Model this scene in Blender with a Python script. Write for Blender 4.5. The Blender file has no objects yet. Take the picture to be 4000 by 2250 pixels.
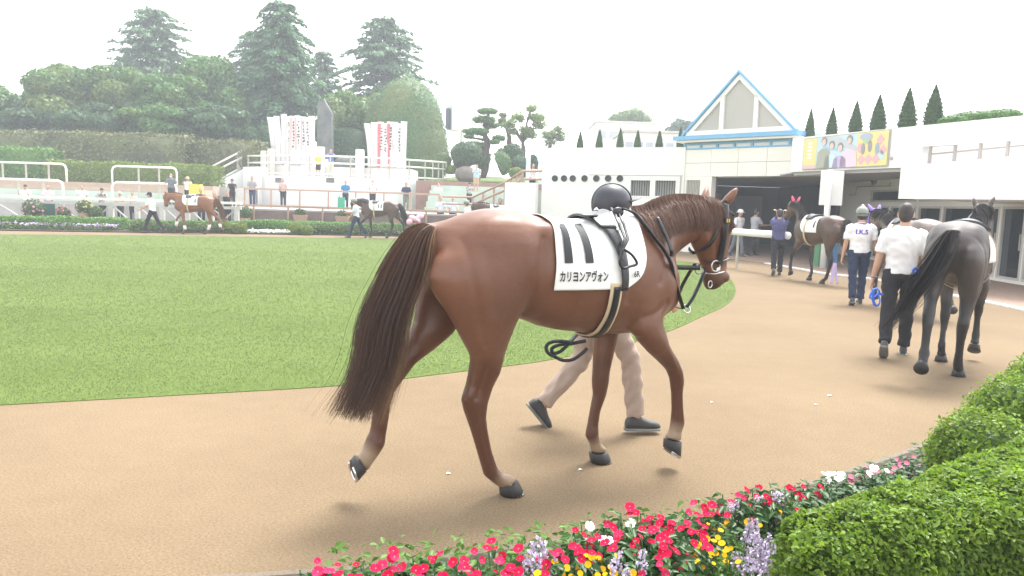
import bpy, bmesh, math, random
import numpy as np
from mathutils import Vector, Matrix, Euler
from mathutils.bvhtree import BVHTree
rad = math.radians
random.seed(7)
RNG = np.random.default_rng(11)
SC = bpy.context.scene
COL = SC.collection

# ------------------------------------------------------------------ camera
CAM_H, FPX = 1.6, 2890.0
ROLL = math.atan(0.031)
PITCH = math.atan(327 * math.cos(ROLL) / FPX)
_f = Vector((0, math.cos(PITCH), -math.sin(PITCH)))
_u0 = Vector((0, math.sin(PITCH), math.cos(PITCH)))
_r = Vector((1, 0, 0)) * math.cos(ROLL) + _u0 * math.sin(ROLL)
_u = _u0 * math.cos(ROLL) - Vector((1, 0, 0)) * math.sin(ROLL)
cd = bpy.data.cameras.new('camera')
cam = bpy.data.objects.new('camera', cd)
COL.objects.link(cam)
cam.matrix_world = Matrix(((_r.x, _u.x, -_f.x, 0), (_r.y, _u.y, -_f.y, 0), (_r.z, _u.z, -_f.z, CAM_H), (0, 0, 0, 1)))
cd.sensor_width = 36
cd.lens = FPX / 4000 * 36
cd.clip_start, cd.clip_end = 0.05, 2000
SC.camera = cam

# ------------------------------------------------------------------ sky, sun, exposure
w = bpy.data.worlds.new('World'); SC.world = w; w.use_nodes = True
nt = w.node_tree
for n_ in list(nt.nodes): nt.nodes.remove(n_)
sky = nt.nodes.new('ShaderNodeTexSky'); sky.sky_type = 'NISHITA'; sky.sun_disc = False
SUN_EL, SUN_AZ = 62, 32          # degrees; azimuth clockwise from +Y
sky.sun_elevation = rad(SUN_EL); sky.sun_rotation = rad(SUN_AZ)
sky.air_density = 1.0; sky.dust_density = 1.5; sky.ozone_density = 1.0
hs = nt.nodes.new('ShaderNodeHueSaturation'); hs.inputs['Saturation'].default_value = 0.10   # a thin white overcast
bg = nt.nodes.new('ShaderNodeBackground'); bg.inputs['Strength'].default_value = 0.15
ow = nt.nodes.new('ShaderNodeOutputWorld')
nt.links.new(sky.outputs[0], hs.inputs['Color']); nt.links.new(hs.outputs[0], bg.inputs['Color']); nt.links.new(bg.outputs[0], ow.inputs['Surface'])
sl = bpy.data.lights.new('sun', 'SUN'); sl.energy = 1.5; sl.angle = rad(22); sl.color = (1, 0.97, 0.92)
sun = bpy.data.objects.new('sun', sl); COL.objects.link(sun)
sd = Vector((math.sin(rad(SUN_AZ)) * math.cos(rad(SUN_EL)), math.cos(rad(SUN_AZ)) * math.cos(rad(SUN_EL)), math.sin(rad(SUN_EL))))
sun.rotation_euler = sd.to_track_quat('Z', 'Y').to_euler()
SC.view_settings.view_transform = 'Standard'; SC.view_settings.look = 'None'
SC.view_settings.exposure = 2.1; SC.view_settings.gamma = 1; SC.view_settings.use_curve_mapping = False
SC.cycles.max_bounces = 6; SC.cycles.transparent_max_bounces = 8
SC.cycles.diffuse_bounces = 3; SC.cycles.glossy_bounces = 3
SC.cycles.use_denoising = True
SC.cycles.volume_bounces = 0; SC.cycles.volume_step_rate = 4

# ------------------------------------------------------------------ measuring the place from the viewpoint
def ray(px, py): return _f + _r * ((px - 2000) / FPX) + _u * ((1125 - py) / FPX)
def G(px, py, z=0.0):
    d = ray(px, py); t = (z - CAM_H) / d.z
    return Vector((d.x * t, d.y * t, z))
def A(px, py, Y):
    d = ray(px, py); t = Y / d.y
    return Vector((d.x * t, Y, CAM_H + d.z * t))

# ------------------------------------------------------------------ objects
def tag(o, label=None, cat=None, group=None, kind=None):
    if label: o['label'] = label
    if cat: o['category'] = cat
    if group: o['group'] = group
    if kind: o['kind'] = kind
    return o
def wm(o):
    m = o.matrix_basis
    return wm(o.parent) @ o.matrix_parent_inverse @ m if o.parent else m.copy()
def link(name, me, mat=None, parent=None, local=False):
    o = bpy.data.objects.new(name, me); COL.objects.link(o)
    if mat is not None:
        me.materials.clear()
        for m in (mat if isinstance(mat, (list, tuple)) else [mat]): me.materials.append(m)
    if parent is not None:
        o.parent = parent
        if not local: o.matrix_parent_inverse = wm(parent).inverted()
    return o
def thing(name, label, cat, loc=(0, 0, 0), rz=0.0, group=None, kind=None):
    o = bpy.data.objects.new(name, None); COL.objects.link(o)
    o.empty_display_size = 0.2
    o.location = loc; o.rotation_euler = (0, 0, rz)
    bpy_basis = Matrix.Translation(Vector(loc)) @ Matrix.Rotation(rz, 4, 'Z')
    o.matrix_basis = bpy_basis
    return tag(o, label, cat, group, kind)
def copy_tree(o, parent=None):
    c = o.copy(); COL.objects.link(c)
    if parent is not None:
        c.parent = parent; c.matrix_parent_inverse = o.matrix_parent_inverse
    for ch in list(o.children): copy_tree(ch, c)
    return c

class MB:
    def __init__(s): s.v = []; s.f = []; s.m = []; s.mi = 0
    def add(s, vs, fs):
        b = len(s.v); s.v += [tuple(p) for p in vs]
        for f in fs: s.f.append(tuple(i + b for i in f)); s.m.append(s.mi)
        return s
    def hexa(s, p):   # bottom 4 ccw, top 4
        return s.add(p, [(3, 2, 1, 0), (4, 5, 6, 7), (0, 1, 5, 4), (1, 2, 6, 5), (2, 3, 7, 6), (3, 0, 4, 7)])
    def box(s, c, d, rz=0.0):
        c = Vector(c); R = Matrix.Rotation(rz, 3, 'Z'); x, y, z = d[0] / 2, d[1] / 2, d[2] / 2
        return s.hexa([c + R @ Vector(q) for q in ((-x, -y, -z), (x, -y, -z), (x, y, -z), (-x, y, -z), (-x, -y, z), (x, -y, z), (x, y, z), (-x, y, z))])
    def wall(s, a, b, z0, z1, t, back=True):
        """a wall slab from a to b (xy), thickness t to the left of a->b"""
        a = Vector((a[0], a[1])); b = Vector((b[0], b[1])); d = (b - a).normalized(); n = Vector((-d.y, d.x)) * t
        q = [a, b, b + n, a + n]
        return s.hexa([Vector((p.x, p.y, z0)) for p in q] + [Vector((p.x, p.y, z1)) for p in q])
    def prism(s, poly, z0, z1):
        n = len(poly); vs = [(p[0], p[1], z0) for p in poly] + [(p[0], p[1], z1) for p in poly]
        return s.add(vs, [tuple(reversed(range(n))), tuple(range(n, 2 * n))] + [(i, (i + 1) % n, n + (i + 1) % n, n + i) for i in range(n)])
    def plate(s, pts, off):
        """a flat polygon in space given thickness along off"""
        n = len(pts); off = Vector(off); vs = [Vector(p) for p in pts] + [Vector(p) + off for p in pts]
        return s.add(vs, [tuple(reversed(range(n))), tuple(range(n, 2 * n))] + [(i, (i + 1) % n, n + (i + 1) % n, n + i) for i in range(n)])
    def rings(s, rings, closed_ends=True):
        b = len(s.v); n = len(rings[0])
        for r in rings: s.v += [tuple(p) for p in r]
        def F(f): s.f.append(f); s.m.append(s.mi)
        for k in range(len(rings) - 1):
            o = b + k * n
            for i in range(n): F((o + i, o + (i + 1) % n, o + n + (i + 1) % n, o + n + i))
        if closed_ends:
            F(tuple(b + i for i in reversed(range(n)))); o = b + (len(rings) - 1) * n; F(tuple(o + i for i in range(n)))
        return s
    def loft(s, st, seg=16, p=1.0):
        R = []
        for c, u, v in st:
            c = Vector(c); u = Vector(u); v = Vector(v); r = []
            for i in range(seg):
                a = 2 * math.pi * i / seg; ca, sa = math.cos(a), math.sin(a)
                r.append(c + u * (math.copysign(abs(ca) ** p, ca)) + v * (math.copysign(abs(sa) ** p, sa)))
            R.append(r)
        return s.rings(R)
    def tube(s, pts, r, seg=8, flat=None):
        pts = [Vector(p) for p in pts]; n = len(pts); rr = r if isinstance(r, (list, tuple)) else [r] * n
        st = []; up = Vector((0, 0, 1)); prev = None
        for i in range(n):
            t = (pts[min(i + 1, n - 1)] - pts[max(i - 1, 0)])
            if t.length < 1e-9: t = Vector((0, 0, 1))
            t.normalize()
            if prev is None:
                ref = up if abs(t.z) < 0.9 else Vector((0, 1, 0))
                a = t.cross(ref).normalized()
            else:
                a = (prev - t * prev.dot(t))
                a = a.normalized() if a.length > 1e-6 else t.orthogonal().normalized()
            prev = a; b = t.cross(a)
            if flat: st.append((pts[i], a * rr[i], b * rr[i] * flat))
            else: st.append((pts[i], a * rr[i], b * rr[i]))
        return s.loft(st, seg)
    def ell(s, c, r, rot=None, seg=14, rings=9):
        c = Vector(c); R = rot or Matrix.Identity(3); st = []
        for k in range(rings):
            a = math.pi * (k + 0.02) / (rings - 1 + 0.04); zz = -math.cos(a) * r[2]; q = math.sin(a)
            st.append((c + R @ Vector((0, 0, zz)), R @ Vector((r[0] * q, 0, 0)), R @ Vector((0, r[1] * q, 0))))
        return s.loft(st, seg)
    def mesh(s, name='m', smooth=False):
        me = bpy.data.meshes.new(name); me.from_pydata([tuple(p) for p in s.v], [], s.f)
        if any(s.m): me.polygons.foreach_set('material_index', s.m)
        if smooth: me.polygons.foreach_set('use_smooth', [True] * len(me.polygons))
        me.update(); return me
    def build(s, name, mat, parent=None, smooth=False, local=False):
        return link(name, s.mesh(name, smooth), mat, parent, local)
    def remesh(s, name, voxel, smooth=4, factor=0.5):
        me = s.mesh(name)
        bm = bmesh.new(); bm.from_mesh(me); bmesh.ops.recalc_face_normals(bm, faces=bm.faces); bm.to_mesh(me); bm.free()
        o = bpy.data.objects.new('tmp', me); COL.objects.link(o)
        m = o.modifiers.new('r', 'REMESH'); m.mode = 'VOXEL'; m.voxel_size = voxel; m.use_smooth_shade = True
        if smooth:
            q = o.modifiers.new('s', 'SMOOTH'); q.factor = factor; q.iterations = smooth
        dg = bpy.context.evaluated_depsgraph_get(); dg.update()
        out = bpy.data.meshes.new_from_object(o.evaluated_get(dg)); out.name = name
        bpy.data.objects.remove(o); bpy.data.meshes.remove(me)
        out.polygons.foreach_set('use_smooth', [True] * len(out.polygons))
        return out
def np_mesh(name, V, Fq, rnd=None, smooth=False, mi=None):
    V = np.asarray(V, np.float32).reshape(-1, 3); Fq = np.asarray(Fq, np.int32); m, k = Fq.shape
    me = bpy.data.meshes.new(name); me.vertices.add(len(V)); me.vertices.foreach_set('co', V.ravel())
    me.loops.add(m * k); me.loops.foreach_set('vertex_index', Fq.ravel())
    me.polygons.add(m); me.polygons.foreach_set('loop_start', np.arange(0, m * k, k, dtype=np.int32))
    me.polygons.foreach_set('loop_total', np.full(m, k, np.int32))
    if mi is not None: me.polygons.foreach_set('material_index', np.asarray(mi, np.int32))
    if smooth: me.polygons.foreach_set('use_smooth', np.ones(m, bool))
    if rnd is not None:
        a = me.attributes.new('rnd', 'FLOAT', 'FACE'); a.data.foreach_set('value', np.asarray(rnd, np.float32))
    me.update(calc_edges=True); return me
def spline(pts, n=8, closed=False):
    P = [Vector(p) for p in pts]; out = []; m = len(P)
    for i in range(m if closed else m - 1):
        if closed: a, b, c, d = P[(i - 1) % m], P[i], P[(i + 1) % m], P[(i + 2) % m]
        else: a, b, c, d = P[max(i - 1, 0)], P[i], P[i + 1], P[min(i + 2, m - 1)]
        for k in range(n):
            t = k / n
            out.append(0.5 * ((2 * b) + (c - a) * t + (2 * a - 5 * b + 4 * c - d) * t * t + (3 * b - a - 3 * c + d) * t ** 3))
    if not closed: out.append(P[-1])
    return out

# ------------------------------------------------------------------ materials
def lin(r, g, b):
    f = lambda c: c / 12.92 if c <= 0.04045 else ((c + 0.055) / 1.055) ** 2.4
    return (f(r / 255), f(g / 255), f(b / 255))
MATS = {}
def mk(name, c1, c2=None, scale=6.0, rough=0.6, bump=0.0, bscale=None, spec=0.5, metal=0.0, detail=4.0, stretch=None, sheen=0.0, coat=0.0):
    if name in MATS: return MATS[name]
    m = bpy.data.materials.new(name); m.use_nodes = True; t = m.node_tree; b = t.nodes['Principled BSDF']
    b.inputs['Roughness'].default_value = rough; b.inputs['Specular IOR Level'].default_value = spec; b.inputs['Metallic'].default_value = metal
    if sheen: b.inputs['Sheen Weight'].default_value = sheen
    if coat: b.inputs['Coat Weight'].default_value = coat
    b.inputs['Base Color'].default_value = (*c1, 1)
    tc = t.nodes.new('ShaderNodeTexCoord'); src = tc.outputs['Object']
    if stretch:
        mp = t.nodes.new('ShaderNodeMapping'); mp.inputs['Scale'].default_value = stretch; t.links.new(src, mp.inputs[0]); src = mp.outputs[0]
    if c2 is not None:
        n = t.nodes.new('ShaderNodeTexNoise'); n.inputs['Scale'].default_value = scale; n.inputs['Detail'].default_value = detail
        t.links.new(src, n.inputs['Vector'])
        r = t.nodes.new('ShaderNodeValToRGB'); r.color_ramp.elements[0].position = 0.3; r.color_ramp.elements[1].position = 0.7
        r.color_ramp.elements[0].color = (*c1, 1); r.color_ramp.elements[1].color = (*c2, 1)
        t.links.new(n.outputs['Fac'], r.inputs[0]); t.links.new(r.outputs[0], b.inputs['Base Color'])
    if bump:
        n2 = t.nodes.new('ShaderNodeTexNoise'); n2.inputs['Scale'].default_value = bscale or scale * 4; n2.inputs['Detail'].default_value = 6
        t.links.new(src, n2.inputs['Vector'])
        bp = t.nodes.new('ShaderNodeBump'); bp.inputs['Strength'].default_value = bump; bp.inputs['Distance'].default_value = 0.01
        t.links.new(n2.outputs['Fac'], bp.inputs['Height']); t.links.new(bp.outputs[0], b.inputs['Normal'])
    MATS[name] = m; return m
def leafmat(name, cols, rough=0.5, trans=0.3, patch=None, pscale=0.6, k=1.0, upn=0.0):
    """leaves: colour from each leaf's own random value, mixed with broad patches"""
    if name in MATS: return MATS[name]
    cols = [tuple(min(.8, q * k) for q in c) for c in cols]; patch = patch and tuple(q * k for q in patch)
    m = bpy.data.materials.new(name); m.use_nodes = True; t = m.node_tree; b = t.nodes['Principled BSDF']; out = t.nodes['Material Output']
    a = t.nodes.new('ShaderNodeAttribute'); a.attribute_name = 'rnd'
    r = t.nodes.new('ShaderNodeValToRGB')
    els = r.color_ramp.elements
    while len(els) < len(cols): els.new(0.5)
    for i, c in enumerate(cols): els[i].position = i / (len(cols) - 1); els[i].color = (*c, 1)
    t.links.new(a.outputs['Fac'], r.inputs[0]); col = r.outputs[0]
    if patch:
        tc = t.nodes.new('ShaderNodeTexCoord'); n = t.nodes.new('ShaderNodeTexNoise'); n.inputs['Scale'].default_value = pscale; n.inputs['Detail'].default_value = 3
        t.links.new(tc.outputs['Object'], n.inputs['Vector'])
        rr = t.nodes.new('ShaderNodeValToRGB'); rr.color_ramp.elements[0].position = 0.45; rr.color_ramp.elements[1].position = 0.65
        t.links.new(n.outputs['Fac'], rr.inputs[0])
        mx = t.nodes.new('ShaderNodeMix'); mx.data_type = 'RGBA'; mx.inputs[7].default_value = (*patch, 1)
        ml = t.nodes.new('ShaderNodeMath'); ml.operation = 'MULTIPLY'; ml.inputs[1].default_value = 0.6
        t.links.new(rr.outputs[0], ml.inputs[0]); t.links.new(ml.outputs[0], mx.inputs[0]); t.links.new(col, mx.inputs[6]); col = mx.outputs[2]
    t.links.new(col, b.inputs['Base Color']); b.inputs['Roughness'].default_value = rough; b.inputs['Specular IOR Level'].default_value = 0.35
    tr = t.nodes.new('ShaderNodeBsdfTranslucent'); t.links.new(col, tr.inputs['Color'])
    ms = t.nodes.new('ShaderNodeMixShader'); ms.inputs[0].default_value = trans
    if upn:      # blades share the lawn's normal, as a mown nap does
        ge = t.nodes.new('ShaderNodeNewGeometry'); mv = t.nodes.new('ShaderNodeMix'); mv.data_type = 'VECTOR'; mv.inputs[0].default_value = upn; mv.inputs[5].default_value = (0, 0, 1)
        t.links.new(ge.outputs['Normal'], mv.inputs[4]); t.links.new(mv.outputs[1], b.inputs['Normal']); t.links.new(mv.outputs[1], tr.inputs['Normal'])
    t.links.new(b.outputs[0], ms.inputs[1]); t.links.new(tr.outputs[0], ms.inputs[2]); t.links.new(ms.outputs[0], out.inputs['Surface'])
    MATS[name] = m; return m
def glassmat(name, col, rough=0.05, alpha=0.5):
    if name in MATS: return MATS[name]
    m = bpy.data.materials.new(name); m.use_nodes = True; t = m.node_tree; b = t.nodes['Principled BSDF']; out = t.nodes['Material Output']
    b.inputs['Base Color'].default_value = (*col, 1); b.inputs['Roughness'].default_value = rough; b.inputs['Specular IOR Level'].default_value = 0.6
    tr = t.nodes.new('ShaderNodeBsdfTransparent'); tr.inputs['Color'].default_value = (0.75, 0.8, 0.85, 1)
    ms = t.nodes.new('ShaderNodeMixShader'); ms.inputs[0].default_value = alpha
    t.links.new(tr.outputs[0], ms.inputs[1]); t.links.new(b.outputs[0], ms.inputs[2]); t.links.new(ms.outputs[0], out.inputs['Surface'])
    MATS[name] = m; return m

# ------------------------------------------------------------------ foliage
def norm(a): return a / np.maximum(np.linalg.norm(a, axis=-1, keepdims=True), 1e-9)
def leaf_quads(P, N, size, aspect=0.5, jit=0.7, rng=RNG, updir=None, curl=0.0):
    """one diamond leaf for each point, facing roughly along N"""
    n = len(P); N = norm(N + rng.normal(0, jit, (n, 3)))
    d = rng.normal(0, 1, (n, 3)) if updir is None else updir + rng.normal(0, 0.4, (n, 3))
    T = norm(d - N * (d * N).sum(1, keepdims=True)); B = np.cross(N, T)
    s = (size * rng.uniform(0.6, 1.3, n))[:, None]
    V = np.stack([P - T * s * 0.5, P + B * s * aspect * 0.5 - T * s * 0.05, P + T * s * 0.5 - N * s * curl, P - B * s * aspect * 0.5 - T * s * 0.05], 1)
    return V.reshape(-1, 3), np.arange(4 * n).reshape(n, 4)
def ell_points(blobs, n, rng=RNG, shell=0.12, inside=0.9):
    """points on the outer skin of a cluster of ellipsoids (cx,cy,cz,rx,ry,rz)"""
    B = np.array(blobs, float); area = (B[:, 3] * B[:, 4] + B[:, 3] * B[:, 5] + B[:, 4] * B[:, 5]); pr = area / area.sum()
    k = rng.choice(len(B), size=int(n * 1.8), p=pr)
    u = norm(rng.normal(0, 1, (len(k), 3))); rr = 1 - np.abs(rng.normal(0, shell, len(k)))
    P = B[k, :3] + u * B[k, 3:6] * rr[:, None]; N = norm(u / B[k, 3:6])
    keep = np.ones(len(P), bool)
    for j in range(len(B)):
        q = ((P - B[j, :3]) / B[j, 3:6]); ins = (q * q).sum(1) < inside ** 2 * 0.9
        keep &= ~(ins & (k != j))
    P, N = P[keep][:n], N[keep][:n]
    return P, N
def foliage(name, P, N, size, mat, parent, aspect=0.5, jit=0.7, core=None, local=False, rng=RNG, updir=None, curl=0.0, kind=None):
    V, F = leaf_quads(P, N, size, aspect, jit, rng, updir, curl); rnd = rng.uniform(0, 1, len(F))
    if core is not None:
        V2 = np.array(core.v, np.float32); F2 = np.array([f for f in core.f if len(f) == 4], np.int32)
        F = np.concatenate([F, F2 + len(V)]); V = np.concatenate([V, V2]); rnd = np.concatenate([rnd, np.full(len(F2), 0.02)])
    return link(name, np_mesh(name, V, F, rnd), mat, parent, local)
def core_of(blobs, k=0.82, seg=12, rings=7):
    mb = MB()
    for b in blobs: mb.ell(b[:3], (b[3] * k, b[4] * k, b[5] * k), seg=seg, rings=rings)
    return mb
# ================================================================== MATERIALS OF THE SETTING
def ground_mat():
    m = bpy.data.materials.new('track_surface'); m.use_nodes = True; t = m.node_tree; b = t.nodes['Principled BSDF']
    b.inputs['Roughness'].default_value = 0.92; b.inputs['Specular IOR Level'].default_value = 0.15
    tc = t.nodes.new('ShaderNodeTexCoord')
    def noise(s, d=4, st=None):
        n = t.nodes.new('ShaderNodeTexNoise'); n.inputs['Scale'].default_value = s; n.inputs['Detail'].default_value = d
        if st:
            mp = t.nodes.new('ShaderNodeMapping'); mp.inputs['Scale'].default_value = st; t.links.new(tc.outputs['Object'], mp.inputs[0]); t.links.new(mp.outputs[0], n.inputs['Vector'])
        else: t.links.new(tc.outputs['Object'], n.inputs['Vector'])
        return n
    big = noise(0.5, 4); mid = noise(5.5, 5); fine = noise(80, 3); grit = noise(240, 2)
    r1 = t.nodes.new('ShaderNodeValToRGB'); e = r1.color_ramp.elements
    e[0].position = 0.3; e[0].color = (0.187, 0.136, 0.083, 1); e[1].position = 0.72; e[1].color = (0.230, 0.171, 0.105, 1)
    t.links.new(big.outputs['Fac'], r1.inputs[0])
    r2 = t.nodes.new('ShaderNodeValToRGB'); e = r2.color_ramp.elements
    e[0].position = 0.33; e[0].color = (0.76, 0.75, 0.74, 1); e[1].position = 0.66; e[1].color = (1.13, 1.13, 1.13, 1)
    t.links.new(fine.outputs['Fac'], r2.inputs[0])
    r3 = t.nodes.new('ShaderNodeValToRGB'); e = r3.color_ramp.elements
    e[0].position = 0.35; e[0].color = (0.80, 0.79, 0.78, 1); e[1].position = 0.7; e[1].color = (1.13, 1.13, 1.14, 1)
    t.links.new(grit.outputs['Fac'], r3.inputs[0])
    def mul(a, c):
        x = t.nodes.new('ShaderNodeMix'); x.data_type = 'RGBA'; x.blend_type = 'MULTIPLY'; x.inputs[0].default_value = 1
        t.links.new(a, x.inputs[6]); t.links.new(c, x.inputs[7]); return x.outputs[2]
    r4 = t.nodes.new('ShaderNodeValToRGB'); e = r4.color_ramp.elements; e[0].position = .3; e[0].color = (.965, .96, .955, 1); e[1].position = .7; e[1].color = (1.03, 1.03, 1.03, 1); t.links.new(mid.outputs['Fac'], r4.inputs[0])
    t.links.new(mul(mul(mul(r1.outputs[0], r4.outputs[0]), r2.outputs[0]), r3.outputs[0]), b.inputs['Base Color'])
    bp = t.nodes.new('ShaderNodeBump'); bp.inputs['Strength'].default_value = 0.5; bp.inputs['Distance'].default_value = 0.006
    t.links.new(fine.outputs['Fac'], bp.inputs['Height']); t.links.new(bp.outputs[0], b.inputs['Normal'])
    return m
M_TRACK = ground_mat()
M_WHITE = mk('white_painted_wall', (0.80, 0.80, 0.78), (0.74, 0.74, 0.72), 0.8, 0.7, 0.1, 30)
M_CREAM = mk('cream_wall', (0.80, 0.775, 0.72), (0.76, 0.73, 0.67), 1.2, 0.8, 0.1, 25)
M_GREYC = mk('grey_concrete', (0.40, 0.39, 0.37), (0.32, 0.31, 0.29), 2.5, 0.85, 0.2, 30)
M_PALEC = mk('pale_concrete', (0.58, 0.56, 0.52), (0.48, 0.46, 0.42), 2.0, 0.85, 0.15, 30)
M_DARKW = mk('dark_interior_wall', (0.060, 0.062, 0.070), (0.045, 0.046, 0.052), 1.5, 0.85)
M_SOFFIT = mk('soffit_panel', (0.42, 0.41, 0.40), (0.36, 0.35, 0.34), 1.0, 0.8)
M_BLUE = mk('sky_blue_steel', (0.14, 0.36, 0.58), (0.16, 0.39, 0.61), 3, 0.4)
M_TERRA = mk('terracotta_rail_paint', (0.42, 0.27, 0.20), (0.36, 0.23, 0.17), 6, 0.6)
M_BROWNW = mk('brown_plinth', (0.20, 0.15, 0.13), (0.15, 0.11, 0.10), 4, 0.8, 0.2)
M_TANW = mk('tan_riser', (0.44, 0.34, 0.27), (0.38, 0.29, 0.23), 3, 0.85)
M_GSTEP = mk('pale_green_step', (0.46, 0.53, 0.46), (0.40, 0.47, 0.41), 2, 0.85)
M_RAILW = mk('white_rail_tube', (0.78, 0.76, 0.70), (0.70, 0.68, 0.62), 4, 0.45)
M_RAILG = mk('grey_rail_post', (0.42, 0.40, 0.36), (0.36, 0.34, 0.30), 5, 0.5)
M_FENCE = mk('weathered_white_fence', (0.58, 0.57, 0.53), (0.46, 0.45, 0.41), 5, 0.7, 0.2)
M_BRICKP = mk('brown_brick_paving', (0.30, 0.21, 0.16), (0.24, 0.16, 0.12), 9, 0.85, 0.2)
M_KERB = mk('pale_kerb', (0.52, 0.50, 0.45), (0.42, 0.40, 0.36), 8, 0.85, 0.2)
M_SOIL = mk('dark_soil', (0.07, 0.05, 0.035), (0.045, 0.033, 0.024), 14, 0.95, 0.6, 50)
M_ALU = mk('aluminium_frame', (0.55, 0.54, 0.51), (0.48, 0.47, 0.44), 3, 0.45, spec=0.5)
M_GLASS = glassmat('door_glass', (0.02, 0.025, 0.03), 0.04, 0.45)
M_GABLE = mk('milky_gable_glass', (0.42, 0.40, 0.36), (0.37, 0.36, 0.325), 0.6, 0.25)
M_BLACKM = mk('dark_metal', (0.03, 0.03, 0.035), None, rough=0.5)
M_STONE = mk('dark_weathered_stone', (0.16, 0.17, 0.16), (0.09, 0.10, 0.10), 2.5, 0.85, 0.3, 12)
M_GRASSG = mk('lawn_ground', (0.094, 0.137, 0.031), (0.112, 0.157, 0.041), 0.9, 0.9, 0.15, 90, spec=0.1)

# ================================================================== GROUND
mb = MB(); mb.add([(-400, -60, 0), (400, -60, 0), (400, 600, 0), (-400, 600, 0)], [(0, 1, 2, 3)])
tag(mb.build('track', M_TRACK), 'tan rubbery walking track round the grass oval', kind='structure')
near_px = [(0, 1584), (699, 1545), (1351, 1506), (1700, 1465), (2003, 1428), (2158, 1405), (2430, 1350), (2609, 1297), (2733, 1242), (2842, 1188), (2873, 1141), (2857, 1095), (2795, 1056), (2700, 1025)]
LAWN = [G(*p) for p in near_px] + [Vector((3.2, 25.5, 0)), Vector((-0.5, 29.6, 0)), Vector((-4.9, 31.0, 0)), G(700, 922), G(0, 916), Vector((-23, 22.5, 0)), Vector((-24, 14, 0)), Vector((-17, 7.2, 0)), G(-1500, 1668), G(-700, 1623)]
LAWN = spline(LAWN, 6, True)
bm = bmesh.new(); vs = [bm.verts.new((p.x, p.y, 0.006)) for p in LAWN]; f = bm.faces.new(vs)
if f.normal.z < 0: f.normal_flip()
ex = bmesh.ops.extrude_edge_only(bm, edges=bm.edges[:]); 
for v_ in [g for g in ex['geom'] if isinstance(g, bmesh.types.BMVert)]: v_.co.z = -0.01
bmesh.ops.triangulate(bm, faces=[f]); bmesh.ops.recalc_face_normals(bm, faces=bm.faces)
me = bpy.data.meshes.new('lawn'); bm.to_mesh(me); bm.free()
lawn = tag(link('lawn', me, M_GRASSG), 'mown green grass oval inside the walking track', kind='structure')
def in_poly(P, poly):
    x, y = P[:, 0], P[:, 1]; ins = np.zeros(len(P), bool); n = len(poly); j = n - 1
    for i in range(n):
        xi, yi, xj, yj = poly[i].x, poly[i].y, poly[j].x, poly[j].y
        c = ((yi > y) != (yj > y)) & (x < (xj - xi) * (y - yi) / (yj - yi + 1e-12) + xi); ins ^= c; j = i
    return ins
def grass_blades():
    Vs, Rs = [], []
    for (y0, y1, dens, hgt, wid) in ((4.5, 7, 7000, 0.0075, 0.0022), (7, 10, 4200, 0.0080, 0.0030), (10, 15, 1500, 0.0090, 0.0050), (15, 22, 500, 0.0100, 0.0085), (22, 31.5, 160, 0.0110, 0.014)):
        xa, xb = -0.72 * y1 - 0.2, 0.36 * y1 + 0.3
        n = int((xb - xa) * (y1 - y0) * dens); P = np.stack([RNG.uniform(xa, xb, n), RNG.uniform(y0, y1, n), np.full(n, 0.006)], 1)
        P = P[(np.abs(P[:, 0]) < 0.72 * P[:, 1] + 0.3)]; P = P[in_poly(P, LAWN)]; n = len(P)
        a = RNG.uniform(0, 2 * math.pi, n); s = RNG.uniform(0.6, 1.3, n)
        d = np.stack([np.cos(a), np.sin(a), np.zeros(n)], 1) * (wid * s)[:, None]
        l = np.stack([RNG.normal(0, 0.35, n), RNG.normal(0, 0.35, n), np.ones(n)], 1) * (hgt * s)[:, None]
        Vs.append(np.stack([P - d, P + d, P + l], 1).reshape(-1, 3)); Rs.append(RNG.uniform(0, 1, n))
    V = np.concatenate(Vs); return np_mesh('grass', V, np.arange(len(V)).reshape(-1, 3), np.concatenate(Rs))
M_BLADE = leafmat('grass_blades', [(0.088, 0.130, 0.028), (0.103, 0.148, 0.035), (0.124, 0.170, 0.047)], 0.65, 0.15, (0.128, 0.160, 0.044), 0.25, 1.0, 0.85)
tag(link('grass', grass_blades(), M_BLADE), 'short dense green grass blades of the oval', 'grass', kind='stuff')

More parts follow.
